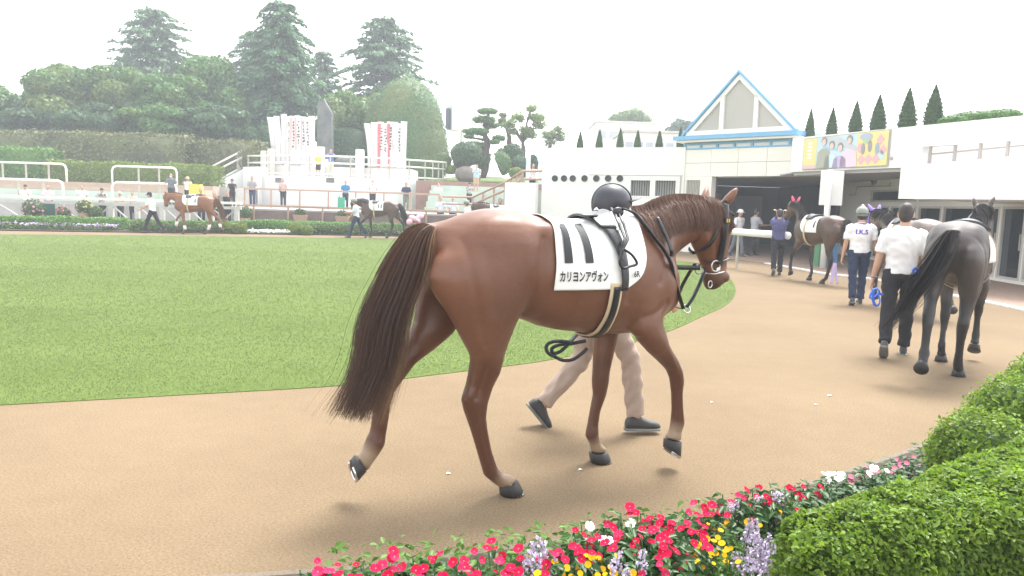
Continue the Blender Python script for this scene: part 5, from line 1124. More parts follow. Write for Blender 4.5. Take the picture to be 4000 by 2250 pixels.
def kit(t, bv, label, mirror=False, number=None, saddle=True, girthm=None):
    """plain saddle cloth with a small racing saddle and girth, carried by a horse"""
    F = flip if mirror else (lambda m: m)
    c = thing('saddle_cloth', label, 'saddle cloth', t.matrix_basis.translation, t.rotation_euler.z); c.matrix_basis = t.matrix_basis.copy()
    mb = smooth_grid(wrap(bv, BACK, FRONT, -88, 88, .016, 14, 26), 14, 26); o = link('cloth', F(mb.mesh('cloth', True)), M_CLOTH, c, True); solid(o, .006)
    if number:
        cb = bvh_of(mb.mesh('tmp'))
        for s_ in (-1, 1):
            for k in range(number):
                g = MB(); x = .22 + k * .11
                ps = []
                for j in range(7):
                    z = 1.28 + .16 * j / 6
                    for dx in (-.022, .022):
                        h = cb.ray_cast(Vector((x + dx, s_ * .9, z)), Vector((0, -s_, 0)), 1.2); y = h[0].y if h[0] else s_ * .28; ps.append((x + dx, y + s_ * .012, z))
                g.add(ps, [(2 * j, 2 * j + 1, 2 * j + 3, 2 * j + 2) for j in range(6)]); link('number_mark', F(g.mesh('number_mark')), M_INK, c, True)
    if saddle:
        s = smooth_grid(wrap(bv, lut([(1.3, .40), (1.6, .36)]), lut([(1.3, .56), (1.6, .66)]), -34, 34, lambda x, z: .035 + .035 * max(0, (.42 - x) / .06) * (1 if x < .42 else 0), 8, 12), 8, 12, 2)
        o = link('saddle', F(s.mesh('saddle', True)), M_BLACKL, c, True); solid(o, .02)
    g = strap(bv, lambda p: .53, lambda p: .06, .026, -175, 175, 40); o = link('girth', F(g.mesh('girth', True)), girthm or M_CREAMG, c, True); solid(o, .006)
    return c

# ---------------------------------------------------------------- the chestnut in front
TH = rad(27); HM = Vector((-.0144, 4.0561, 0))
hd, hn = Vector((math.cos(TH), math.sin(TH), 0)), Vector((-math.sin(TH), math.cos(TH), 0))
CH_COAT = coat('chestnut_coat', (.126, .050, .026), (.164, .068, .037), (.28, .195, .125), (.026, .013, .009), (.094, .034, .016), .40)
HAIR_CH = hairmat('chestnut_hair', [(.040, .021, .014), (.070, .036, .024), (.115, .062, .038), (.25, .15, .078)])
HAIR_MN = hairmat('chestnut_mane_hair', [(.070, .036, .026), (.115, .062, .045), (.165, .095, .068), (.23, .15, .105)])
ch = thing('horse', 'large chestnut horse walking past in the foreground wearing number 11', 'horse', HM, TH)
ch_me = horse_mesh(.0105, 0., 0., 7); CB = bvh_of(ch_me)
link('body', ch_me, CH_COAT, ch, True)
for h in HOOF:
    ho = link('hoof', hoof_mb(h).mesh('hoof', True), M_HOOF, ch, True)
    a, b, y = xz(h[2], h[4]), xz(h[3], h[4]), h[4]; dn = (a - xz(h[0], y)).normalized(); c = (a + b) / 2; u = (b - a) / 2
    mb = MB(); mb.tube([c + u * math.cos(q) * .88 + Vector((0, .058 * math.sin(q), 0)) + (dn * .004 if a.z > .05 else Vector((0, 0, .006))) for q in [rad(-140 + 280 * k / 16) for k in range(17)]], .0085, 6); link('horseshoe', mb.mesh('horseshoe', True), M_STEEL, ho, True)
link('mane', mane_mesh(CB, 3400, .0032, length=.215), HAIR_MN, ch, True)
link('tail', tail_mesh(5600, .0025, -.03, 18), HAIR_CH, ch, True)
fr = MB()
for s_ in (-1, 1):
    e = MB(); e.ell((1.512, s_ * .090, 1.508), (.02, .015, .019)); link('eye', e.mesh('eye', True), M_EYE, ch, True)
def hx(px, py, y):
    """point in the horse's own frame where the sight line crosses the plane y"""
    d = ray(px, py); o = Vector((0, 0, CAM_H)) - HM; t = (y - o.dot(hn)) / d.dot(hn); q = o + d * t; return Vector((q.dot(hd), y, q.z))
def hs_(px, py, off=.01):
    """point on the horse's coat under the sight line"""
    d = ray(px, py); o = Vector((0, 0, CAM_H)) - HM; ol = Vector((o.dot(hd), o.dot(hn), o.z)); dl = Vector((d.dot(hd), d.dot(hn), d.z)).normalized()
    h = CB.ray_cast(ol, dl); return (h[0] + h[1] * off) if h[0] else hx(px, py, -.12)
def at_horse(name, label, cat):
    return thing(name, label, cat, HM, TH)
# ribbon on the tail
rb = at_horse('tail_ribbon', 'pink and white ribbon bow tied at the top of the chestnut tail', 'ribbon')
M_RIB = mk('pink_white_ribbon', (.70, .62, .64), (.60, .22, .32), 45, .6)
for (dx, dz, sx, rot) in ((-.03, .012, .024, .5), (.012, .022, .022, -.4), (-.05, -.005, .017, 1.0), (.0, .0, .014, 0)):
    mb = MB(); mb.ell((-.545 + dx, -.02 + dx * .3, 1.50 + dz), (sx, .018, .016), Matrix.Rotation(rot, 3, 'Y')); link('loop', mb.mesh('loop', True), M_RIB, rb, True)
# saddle cloth
sc = at_horse('saddle_cloth', 'white number cloth with black 11 on the chestnut horse', 'saddle cloth')
mb = smooth_grid(wrap(CB, BACK, FRONT, -89, 89, .012, 44, 90), 44, 90, 10); CLB = bvh_of(mb.mesh('tmp'))
o = link('cloth', mb.mesh('cloth', True), M_CLOTH, sc, True); solid(o, .005)
for (xa, xb_) in ((.186, .234), (.309, .357)):
    g = MB(); ps = []
    for j in range(15):
        z = 1.298 + (1.495 - 1.298) * j / 14
        for i in range(4):
            x = xa + (xb_ - xa) * i / 3; h = CLB.ray_cast(Vector((x, -.9, z)), Vector((0, 1, 0)), 1.2); y = h[0].y if h[0] else -.2; nn = h[1] if h[0] else Vector((0, -1, 0)); nn = nn if nn.y < 0 else -nn
            ps.append(Vector((x, y, z)) + nn * .012)
    g.add(ps, [(j * 4 + i, j * 4 + i + 1, j * 4 + i + 5, j * 4 + i + 4) for j in range(14) for i in range(3)]); link('number_bar', g.mesh('number_bar', True), M_INK, sc, True)
put_text('カリヨンアヴォン', .156, 1.200, .290, .062, CLB, sc, M_INK, 'lettering', .014)
put_text('6R', .628, 1.218, .050, .036, CLB, sc, M_INK, 'race_number', .022)
# saddle, leathers, girth
sd_ = at_horse('saddle', 'small black racing saddle with stirrup on the number 11 cloth', 'saddle')
def seat_off(x, z): return .032 + .022 * max(0, (.40 - x) / .08) ** 1.5 + .012 * max(0, (x - .60) / .08)
mb = smooth_grid(wrap(CB, lut([(1.3, .47), (1.45, .46), (1.52, .42), (1.6, .42)]), lut([(1.3, .55), (1.45, .58), (1.6, .62)]), -30, 30, seat_off, 16, 26), 16, 26, 2); o = link('seat', mb.mesh('seat', True), M_BLACKL, sd_, True); solid(o, .014)
xg = lambda p: float(np.interp(abs(p), [0, 30, 60, 90, 130, 165, 180], [.50, .51, .545, .560, .545, .52, .51]))
g = strap(CB, xg, lambda p: float(np.interp(abs(p), [0, 40, 60, 90, 180], [.10, .085, .062, .046, .044])), .034, -100, 100, 60); o = link('flap_strap', g.mesh('flap_strap', True), M_BLACKL, sd_, True); solid(o, .006)
g = strap(CB, xg, lambda p: .082, .014, 92, 268, 60); o = link('girth', g.mesh('girth', True), M_CREAMG, sd_, True); solid(o, .008)
g = strap(CB, xg, lambda p: .044, .026, 96, 264, 60); o = link('girth_strap', g.mesh('girth_strap', True), M_BLACKL, sd_, True); solid(o, .005)
for dx in (-.012, .012):
    mb = MB(); mb.tube([hs_(2395 + dx * 700, 850, .06), hs_(2410 + dx * 700, 900, .055), hs_(2424 + dx * 500, 950, .055), hx(2432, 975, -.335)], .009, 6, .5); link('stirrup_leather', mb.mesh('l', True), M_BLACKL, sd_, True)
mb = MB(); mb.tube(spline([hx(2434, 972, -.335), hx(2468, 995, -.335), hx(2488, 1030, -.335), hx(2462, 1040, -.335), hx(2434, 1047, -.335), hx(2420, 1020, -.335), hx(2434, 972, -.335)], 5), .0075, 8); link('stirrup_iron', mb.mesh('s', True), mk('dark_stirrup', (.05, .05, .055), None, rough=.3, metal=.8), sd_, True)
mb = MB(); mb.ell(hs_(2408, 858, .05), (.04, .015, .03)); link('buckle_pad', mb.mesh('b', True), M_BLACKL, sd_, True)
mb = MB(); mb.tube(spline([hs_(2322, 822, .05), hs_(2330, 815, .05), hs_(2335, 824, .05)], 4), .006, 6); link('metal_clip', mb.mesh('c', True), M_STEEL, sd_, True)
mb = MB(); mb.tube([hs_(2390, 860, .05), hs_(2396, 900, .045), hs_(2405, 915, .04)], .018, 6, .3); link('white_tab', mb.mesh('w'), M_CLOTH, sd_, True)
mb = MB(); mb.tube([hs_(2318, 842, .03), hs_(2295, 842, .032), hs_(2272, 841, .036), hs_(2250, 836, .045)], [.05, .04, .026, .006], 8, .22); link('cantle_lip', mb.mesh('c', True), M_BLACKL, sd_, True)
# bridle
br = at_horse('bridle', 'black leather bridle with silver bit on the chestnut horse', 'bridle')
def lay(name, pts, r, off=.012, flat=.45, mat=None):
    mb = MB(); mb.tube(spline([hs_(*p, off) for p in pts], 5), r, 8, flat); return link(name, mb.mesh(name, True), mat or M_BLACKL, br, True)
lay('cheekpiece', [(2830, 800), (2832, 840), (2828, 890), (2820, 950), (2812, 1000), (2804, 1030)], .024, .012, .6)
lay('throat_lash', [(2818, 830), (2806, 885), (2780, 940), (2750, 970), (2715, 984), (2692, 972)], .013)
lay('noseband', [(2838, 1010), (2815, 1018), (2780, 1020), (2750, 1016)], .014)
lay('browband', [(2828, 830), (2845, 832), (2856, 842)], .014)
lay('headpiece', [(2828, 842), (2822, 815), (2826, 795), (2838, 786)], .016)
mb = MB(); c = hs_(2828, 862, .03); mb.box(c, (.042, .012, .034), rad(0)); link('number_plate', mb.mesh('p'), M_BLACKL, br, True)
for dx in (-.008, .008): mb = MB(); mb.box(c + Vector((dx, -.008, 0)), (.007, .006, .022)); link('plate_numeral', mb.mesh('p'), mk('gold_print', (.62, .42, .08), None, rough=.4), br, True)
for (p, r_) in (((2790, 1035), .034), ((2742, 1048), .03)):
    c = hs_(*p, .022); mb = MB(); mb.tube([c + Vector((r_ * math.cos(q), 0, r_ * math.sin(q))) for q in [2 * math.pi * k / 16 for k in range(17)]], .005, 6); link('bit_ring', mb.mesh('r', True), M_STEEL, br, True)
mb = MB(); mb.tube([hs_(2750, 1064, .018), hs_(2790, 1068, .018), hs_(2822, 1062, .018)], .0055, 6); link('bit_bar', mb.mesh('b', True), M_STEEL, br, True)
mb = MB(); c = hs_(2800, 1052, .016); mb.ell(c, (.016, .008, .016)); link('bit_stud', mb.mesh('b', True), M_STEEL, br, True)
mb = MB(); c = hs_(2775, 1108, .012); mb.tube([c + Vector((.016 * math.cos(q), 0, .022 * math.sin(q))) for q in [2 * math.pi * k / 14 for k in range(15)]], .004, 6); link('chin_ring', mb.mesh('r', True), M_STEEL, br, True)
re_ = at_horse('reins', 'black leather reins hanging in a loop from the chestnut mouth', 'reins')
def rein(name, pts, r, flat=.4, mat=None):
    mb = MB(); mb.tube(spline(pts, 6), r, 8, flat); return link(name, mb.mesh(name, True), mat or M_BLACKL, re_, True)
rein('rein', [hs_(2432, 815, .03), hs_(2470, 850, .03), hs_(2512, 893, .025), hs_(2550, 940, .022), hs_(2585, 985, .022), hs_(2612, 1035, .022), hx(2636, 1100, -.19), hx(2655, 1160, -.16), hx(2668, 1203, -.14)], .017, .45)
rein('rein', [hx(2682, 1200, -.14), hx(2706, 1165, -.14), hx(2728, 1120, -.13), hx(2748, 1070, -.12), hs_(2755, 1045, .02)], .0155, .45)
rein('rein', [hx(2650, 1150, .10), hx(2668, 1110, .06), hx(2690, 1070, .03), hx(2716, 1030, -.02)], .015, .45)
rein('neck_strap', [hs_(2560, 862, .03), hs_(2580, 905, .028), hs_(2600, 950, .02), hs_(2616, 990, .02), hx(2625, 1030, -.10), hx(2640, 1043, -.09), hx(2690, 1046, -.09), hs_(2735, 1046, .02)], .0145, .5)
rein('martingale', [hx(2625, 1193, -.06), hx(2650, 1202, -.1), hx(2668, 1205, -.14)], .011)
c = hx(2682, 1206, -.14); rein('ring', [c + Vector((.026 * math.cos(q), .01 * math.sin(q), .024 * math.sin(q))) for q in [2 * math.pi * k / 12 for k in range(13)]], .0045, 1.0, M_STEEL)
# ================================================================== PEOPLE
def cl(name, c1, c2=None, **k): return mk(name, c1, c2 or tuple(x * .86 for x in c1), 9, k.pop('rough', .85), k.pop('bump', .35), k.pop('bscale', 14), spec=.25)
SKIN = mk('skin', (.50, .29, .20), (.44, .25, .17), 7, .55)
SKIN2 = mk('skin_tanned', (.42, .23, .15), (.37, .20, .13), 7, .55)
HAIRB = mk('black_hair', (.018, .014, .013), (.035, .026, .022), 40, .5, .5, 90, stretch=(1, 1, .2))
HAIRW = mk('white_hair', (.62, .60, .56), (.52, .50, .47), 40, .6, .5, 90)
SHOEB = mk('black_shoe', (.030, .030, .032), (.05, .05, .05), 9, .5)
SHOEG = mk('grey_shoe', (.035, .035, .037), (.055, .055, .055), 7, .6, .2)
def person(label, loc, face, H=1.70, legs=((14, 6, 0), (-12, 16, 25)), arms=((-10, 8, 12), (12, 8, 18)), lean=2, nod=0, turn=0, shirt=None, sleeve='short', pants=None, shoes=None, hair=None, hat=None, hatm=None, shorts=False, near=False, build=1.0, skin=None, group=None, bag=None, mask=None, vest=None, name='person'):
    """face: heading in degrees anticlockwise from +X; legs/arms: (left, right) joint angles"""
    k = H / 1.72; t = thing(name, label, 'person', loc, rad(face - 90), group)
    vx = .0095 if near else .024; rx = lambda a: Matrix.Rotation(rad(a), 3, 'X')
    sk, sh, pa = MB(), MB(), MB(); V = Vector
    hipz = .0; thl, shl = .425 * k, .425 * k
    feet = []
    for i, (a, b, fp) in enumerate(legs):
        s_ = -1 if i == 0 else 1; hp = V((s_ * .092 * k, 0, 0)); kn = hp + V((s_ * .004, math.sin(rad(a)) * thl, -math.cos(rad(a)) * thl)); an = kn + V((0, math.sin(rad(a - b)) * shl, -math.cos(rad(a - b)) * shl)); feet.append((hp, kn, an, a - b, fp))
    low = min(f[2].z - (.085 * k + .10 * k * math.sin(rad(max(0, f[4])))) for f in feet); hz = -low; O = V((0, 0, hz))
    def ringloft(mb, pts, seg=14): mb.loft([(p, V((rxx, 0, 0)), (V((0, ryy, 0)) if not isinstance(ryy, Vector) else ryy)) for p, rxx, ryy in pts], seg)
    for i, (hp, kn, an, ang, fp) in enumerate(feet):
        hp, kn, an = hp + O, kn + O, an + O; s_ = -1 if i == 0 else 1; w_ = 1.0 * build
        sk.tube([hp, hp.lerp(kn, .5), kn, kn.lerp(an, .3), an, an + V((0, .02, -.03))], [.078 * k * w_, .066 * k, .05 * k, .05 * k, .036 * k, .03 * k], 10)
        m = .024 * k
        if shorts: pa.tube([hp + V((0, 0, .04)), hp.lerp(kn, .5), hp.lerp(kn, 1.0)], [.095 * k * w_, .092 * k, .088 * k], 12)
        else:
            ank = kn.lerp(an, .97); pa.tube([hp + V((0, 0, .04)), hp.lerp(kn, .35), hp.lerp(kn, .75), kn, kn.lerp(an, .4), kn.lerp(an, .8), ank], [.098 * k * w_, .092 * k * w_, .078 * k, .072 * k, .070 * k, .066 * k, .068 * k], 14)
        # shoe, pitched about the ankle
        ft = MB(); R = rx(-max(0, fp)); c0 = an
        prof = [(-.075, .028, .030), (-.06, .036, .045), (-.01, .040, .058), (.04, .042, .045), (.09, .044, .034), (.14, .042, .028), (.175, .030, .020), (.188, .012, .010)]
        ft.loft([(c0 + R @ V((0, y * k, (-.085 + h) * k)), R @ V((w2 * k, 0, 0)), R @ V((0, 0, h * k))) for y, w2, h in prof], 12, .8)
        link('shoe', ft.remesh('shoe', .012, 2) if near else ft.mesh('shoe', True), shoes or SHOEB, t, True)
        if near:
            so = MB(); so.loft([(c0 + R @ V((0, y * k, -.083 * k)), R @ V(((w2 + .006) * k, 0, 0)), R @ V((0, 0, .011 * k))) for y, w2, h in prof[:-1]], 12, .6); link('shoe_sole', so.mesh('sole', True), mk('grey_sole', (.13, .13, .12), (.2, .2, .19), 8, .8), t, True)
    Ln = rx(-lean); T = lambda z, y=0: O + Ln @ V((0, y, z))
    tor = [(-.06, .13, .10), (.0, .158, .118), (.10, .152, .108), (.20, .150, .105), (.32, .170, .118), (.42, .182, .118), (.48, .165, .095), (.525, .09, .07)]
    for mb, g, z0, z1 in ((sk, -.012, -.1, .6), (sh, .012, -.02 if not shorts else -.06, .53)):
        ringloft(mb, [(T(z * k, -.012 * k if z > .3 else 0), (a + g) * k * build, (b + g) * k * build) for z, a, b in tor if z0 <= z <= z1], 18)
    ringloft(pa, [(T(-.07 * k), .125 * k * build, .115 * k), (T(-.01 * k), .165 * k * build, .128 * k), (T(.10 * k), .158 * k * build, .116 * k)], 16)
    nb, nt_ = T(.49 * k, -.01), T(.60 * k, .012); sk.tube([nb, nt_], [.062 * k, .054 * k], 10)
    hR = Ln @ Matrix.Rotation(rad(turn), 3, 'Z') @ rx(-nod); hc = nt_ + hR @ V((0, .012 * k, .085 * k)); HH = lambda x, y, z: hc + hR @ (V((x, y, z)) * k)
    sk.ell(hc, (.076 * k, .094 * k, .112 * k), hR); sk.ell(HH(0, .035, -.055), (.052 * k, .055 * k, .055 * k), hR)
    sk.ell(HH(0, .098, -.015), (.014 * k, .02 * k, .026 * k), hR); sk.ell(HH(0, .086, -.062), (.026 * k, .012 * k, .010 * k), hR)
    for s_ in (-1, 1):
        sk.ell(HH(s_ * .078, -.005, -.01), (.012 * k, .022 * k, .032 * k), hR)
        e = MB(); e.ell(HH(s_ * .031, .083, .012), (.012 * k, .008 * k, .006 * k), hR, 8, 5); link('eye', e.mesh('eye', True), M_EYE, t, True)
    for i, (sw, ab, el) in enumerate(arms):
        s_ = -1 if i == 0 else 1; S = T(.455 * k) + V((s_ * .185 * k * build, 0, 0)); Rm = Matrix.Rotation(rad(-s_ * ab), 3, 'Y') @ rx(sw) ; up = Ln @ Rm @ V((0, 0, -1)); E = S + up * (.285 * k)
        Re = Matrix.Rotation(rad(-s_ * ab), 3, 'Y') @ rx(sw + el); fo = Ln @ Re @ V((0, 0, -1)); Wp = E + fo * (.245 * k); fwd = Ln @ Re @ V((0, 1, 0)); sd2 = Ln @ Matrix.Rotation(rad(-s_ * ab), 3, 'Y') @ V((1, 0, 0))
        sk.tube([S, S.lerp(E, .5), E, E.lerp(Wp, .35), Wp], [.052 * k, .046 * k, .038 * k, .038 * k, .026 * k], 10)
        if near:
            sk.loft([(Wp, fwd * .026 * k, sd2 * .018 * k), (Wp + fo * .035 * k, fwd * .038 * k, sd2 * .018 * k), (Wp + fo * .085 * k, fwd * .042 * k, sd2 * .015 * k), (Wp + fo * .1 * k, fwd * .036 * k, sd2 * .012 * k)], 10)
            for j, ln in enumerate((.062, .074, .07, .055)):
                q = Wp + fo * .09 * k + fwd * (.032 - .021 * j) * k; inn = -sd2 * s_
                sk.tube([q, q + fo * ln * .5 * k + inn * .008 * k, q + fo * ln * .8 * k + inn * .028 * k, q + fo * ln * .85 * k + inn * .05 * k], [.0105 * k, .0098 * k, .009 * k, .0075 * k], 6)
            q = Wp + fo * .03 * k + fwd * .034 * k; sk.tube([q, q + fo * .035 * k + fwd * .018 * k - sd2 * s_ * .02 * k, q + fo * .065 * k + fwd * .012 * k - sd2 * s_ * .04 * k], [.013 * k, .0115 * k, .009 * k], 6)
        else:
            sk.loft([(Wp, fwd * .024 * k, sd2 * .016 * k), (Wp + fo * .05 * k, fwd * .038 * k, sd2 * .018 * k), (Wp + fo * .12 * k, fwd * .032 * k, sd2 * .014 * k), (Wp + fo * .165 * k, fwd * .016 * k, sd2 * .009 * k)], 8)
            sk.tube([Wp + fo * .04 * k + fwd * .03 * k, Wp + fo * .085 * k + fwd * .055 * k], [.013 * k, .009 * k], 6)
        Z = E.lerp(S, .22) if sleeve == 'short' else Wp
        if sleeve == 'short': sh.tube([S + V((-s_ * .05 * k, 0, .01)), S, S.lerp(E, .45), S.lerp(E, .78)], [.07 * k, .068 * k, .066 * k, .067 * k], 12)
        else: sh.tube([S + V((-s_ * .05 * k, 0, .01)), S, S.lerp(E, .5), E, E.lerp(Wp, .5), E.lerp(Wp, .96)], [.07 * k, .066 * k, .058 * k, .052 * k, .046 * k, .042 * k], 12)
    def crease(me, amp):
        n = len(me.vertices); co = np.zeros(n * 3, np.float32); no = co.copy(); me.vertices.foreach_get('co', co); me.vertices.foreach_get('normal', no); co = co.reshape(-1, 3); no = no.reshape(-1, 3); x, y, z = co.T
        f = np.sin(z * 34 + 5 * np.sin(x * 9 + y * 7) + 3 * np.sin(y * 13)) * np.sin(x * 17 + y * 21 + z * 9) + .6 * np.sin(z * 61 + 6 * np.sin(y * 11 + x * 8)) * np.cos(x * 25 - y * 19)
        f = np.sign(f) * np.abs(f) ** .7; co += no * (amp * f)[:, None]; me.vertices.foreach_set('co', co.ravel().astype(np.float32)); me.update(); return me
    body = link('body', sk.remesh('body', vx, 2 if near else 1), skin or SKIN, t, True)
    link('shirt', crease(sh.remesh('shirt', .013 if near else .026, 4 if near else 1), .006 if near else .004), shirt, t, True)
    link('shorts' if shorts else 'trousers', crease(pa.remesh('trousers', .011 if near else .026, 4 if near else 1), .0055 if near else .004), pants, t, True)
    if near:
        cm = MB(); c0 = T(.505 * k, -.005); cm.loft([(c0, (.082 * k, 0, 0), (0, .070 * k, 0)), (T(.545 * k, -.002), (.072 * k, 0, 0), (0, .066 * k, 0))], 16); co_ = link('collar', cm.mesh('collar', True), shirt, t, True)
    if hat in (None, 'cap'):
        hm = MB(); hm.ell(HH(0, -.018, .022), (.083 * k, .09 * k, .105 * k), hR); hm.ell(HH(0, -.05, -.02), (.074 * k, .055 * k, .085 * k), hR); link('hair', hm.remesh('hair', .012 if near else .025, 1), hair or HAIRB, t, True)
    if hat == 'cap':
        hm = MB(); hm.ell(HH(0, -.012, .045), (.09 * k, .102 * k, .085 * k), hR); c = link('cap', hm.mesh('cap', True), hatm or HAIRB, t, True)
        bm_ = MB(); bm_.loft([(HH(0, .06, .035), hR @ V((.07 * k, 0, 0)), hR @ V((0, 0, .006 * k))), (HH(0, .12, .028), hR @ V((.062 * k, 0, 0)), hR @ V((0, 0, .005 * k))), (HH(0, .155, .02), hR @ V((.03 * k, 0, 0)), hR @ V((0, 0, .004 * k)))], 10); link('brim', bm_.mesh('brim', True), hatm or HAIRB, c, True)
    if hat == 'sunhat':
        hm = MB(); hm.loft([(HH(0, -.005, .02), hR @ V((.17 * k, 0, 0)), hR @ V((0, .18 * k, 0))), (HH(0, -.005, .04), hR @ V((.10 * k, 0, 0)), hR @ V((0, .115 * k, 0))), (HH(0, -.005, .10), hR @ V((.088 * k, 0, 0)), hR @ V((0, .10 * k, 0))), (HH(0, -.005, .135), hR @ V((.05 * k, 0, 0)), hR @ V((0, .06 * k, 0)))], 16); link('hat', hm.mesh('hat', True), hatm, t, True)
    if hat == 'helmet':
        hm = MB(); R_ = []
        for j in range(10):
            a = j / 9; el_ = rad(-32 + 121 * a); c_, s2 = math.cos(el_), math.sin(el_); r = []
            for q in range(28):
                th = 2 * math.pi * q / 28; r.append(HH(.112 * c_ * math.cos(th), .138 * c_ * math.sin(th) - .005, .03 + .128 * s2 - (.035 * max(0, -math.sin(th)) if j < 4 else 0) * (1 - j / 4)))
            R_.append(r)
        hm.rings(R_); c = link('helmet', hm.mesh('helmet', True), hatm, t, True)
        rg = MB(); rg.tube([HH(.004 * math.sin(q * 3), .141 * math.cos(q), .03 + .131 * math.sin(q)) for q in [math.pi * j / 20 for j in range(-1, 22)]], .010 * k, 6, .5); link('ridge', rg.mesh('ridge', True), hatm, c, True)
        bb = MB(); bb.loft([(HH(0, .115, .035), hR @ V((.085 * k, 0, 0)), hR @ V((0, 0, .006 * k))), (HH(0, .165, .052), hR @ V((.075 * k, 0, 0)), hR @ V((0, 0, .005 * k))), (HH(0, .20, .068), hR @ V((.045 * k, 0, 0)), hR @ V((0, 0, .004 * k)))], 12); link('peak', bb.mesh('peak', True), hatm, c, True)
        hm = MB(); hm.ell(HH(0, -.03, -.02), (.082 * k, .075 * k, .075 * k), hR); link('hair', hm.mesh('hair', True), hair or HAIRB, t, True)
    if hat == 'pompom':
        hm = MB(); hm.ell(HH(0, -.008, .04), (.108 * k, .125 * k, .115 * k), hR); c = link('helmet', hm.mesh('helmet', True), hatm, t, True)
        hm = MB(); hm.tube([HH(.108 * math.cos(q), -.008 + .126 * math.sin(q), .012) for q in [2 * math.pi * j / 24 for j in range(25)]], .007, 6); link('band', hm.mesh('band', True), HAIRB, c, True)
        hm = MB(); hm.ell(HH(0, -.02, .162), (.026 * k, .026 * k, .02 * k), hR); link('pompom', hm.mesh('pompom', True), M_CLOTH, c, True)
        hm = MB(); hm.ell(HH(0, -.03, -.03), (.084 * k, .075 * k, .08 * k), hR); link('hair', hm.mesh('hair', True), hair or HAIRB, t, True)
    if mask:
        hm = MB(); hm.ell(HH(0, .075, -.055), (.05 * k, .03 * k, .042 * k), hR); link('mask', hm.mesh('mask', True), M_CLOTH, t, True)
    if bag:
        hm = MB(); hm.ell(T(.12 * k, .0) + V((.2 * k, 0, 0)), (.06 * k, .11 * k, .14 * k)); link('shoulder_bag', hm.mesh('bag', True), bag, t, True)
    if vest:
        vm = MB(); ringloft(vm, [(T(z * k, -.022 * k), (a + .018) * k * build, (b + .016) * k) for z, a, b in tor if -.01 <= z <= .49], 18); link('jacket', vm.remesh('jacket', .026, 1), vest, t, True)
    t['hz'] = hz; return t
W_SH = cl('white_shirt', (.78, .78, .80)); P_SH = cl('pale_blue_shirt', (.62, .68, .78)); BK = cl('black_cloth', (.022, .022, .026)); NV = cl('navy_cloth', (.025, .035, .075)); JN = cl('dark_jeans', (.022, .034, .075), bump=.3); KH = cl('khaki_trousers', (.38, .295, .245), (.34, .262, .215), bump=.6, bscale=7); GY = cl('grey_cloth', (.16, .17, .19)); NVS = cl('purple_navy_shirt', (.085, .085, .20)); PK = cl('pinkish_cloth', (.55, .40, .38)); BL = cl('bright_blue_cloth', (.03, .20, .42)); YL = cl('yellow_cloth', (.72, .60, .06)); TN = cl('tan_cloth', (.48, .33, .22)); TEAL = cl('printed_shirt', (.60, .68, .62), (.15, .30, .50)); OLV = cl('olive_cloth', (.16, .17, .12)); BEI = cl('beige_cloth', (.62, .50, .38)); PURP = cl('lilac_cloth', (.48, .40, .62))
HELM_B = mk('black_helmet', (.028, .030, .040), (.034, .036, .048), 5, .45, .05); HELM_G = mk('grey_green_helmet', (.20, .22, .19), (.23, .25, .22), 5, .5)
# handler leading the chestnut, half hidden behind it
hl = person('handler in black helmet and khaki trousers walking behind the chestnut horse', (.625, 5.2, 0), 8, 1.735, legs=((-13, 26, 50), (30, 22, 0)), arms=((-14, 10, 20), (25, 12, 40)), lean=3, nod=-4, shirt=cl('dark_polo', (.05, .06, .10)), pants=KH, shoes=SHOEG, hat='helmet', hatm=HELM_B, near=True)
rp = thing('lead_rope', 'coil of thick black rope hanging below the chestnut belly', 'rope', (.35, 5.0, .7))
def c4(x, y, Y): return A(2050 + x / 2.229, 1200 + y / 2.229, Y)
M_ROPE = mk('black_rope', (.022, .024, .026), (.04, .042, .044), 60, .8, .8, 120)
mb = MB(); mb.tube(spline([c4(520, 200, 5.0), c4(450, 245, 4.98), c4(390, 310, 4.96), c4(310, 385, 4.95), c4(245, 400, 4.95), c4(240, 355, 4.95), c4(310, 325, 4.96), c4(400, 318, 4.97), c4(530, 292, 5.0)], 6), .0125, 8); mb.build('rope_strand', M_ROPE, rp, smooth=True)
mb = MB(); mb.tube(spline([c4(395, 305, 4.94), c4(290, 295, 4.93), c4(215, 310, 4.92), c4(185, 350, 4.92), c4(205, 400, 4.93), c4(260, 430, 4.94), c4(330, 462, 4.95), c4(420, 455, 4.97), c4(500, 400, 5.0), c4(540, 360, 5.02)], 6), .0125, 8); mb.build('rope_strand', M_ROPE, rp, smooth=True)
mb = MB(); mb.tube([c4(480, 205, 4.97), c4(440, 250, 4.96), c4(395, 305, 4.95)], .024, 8, .35); mb.build('strap_end', M_BLACKL, rp)
mb = MB(); mb.tube(spline([c4(780, 310, 5.3), c4(830, 345, 5.25), c4(880, 385, 5.2)], 4), .0125, 8); mb.build('rope_strand', M_ROPE, rp)
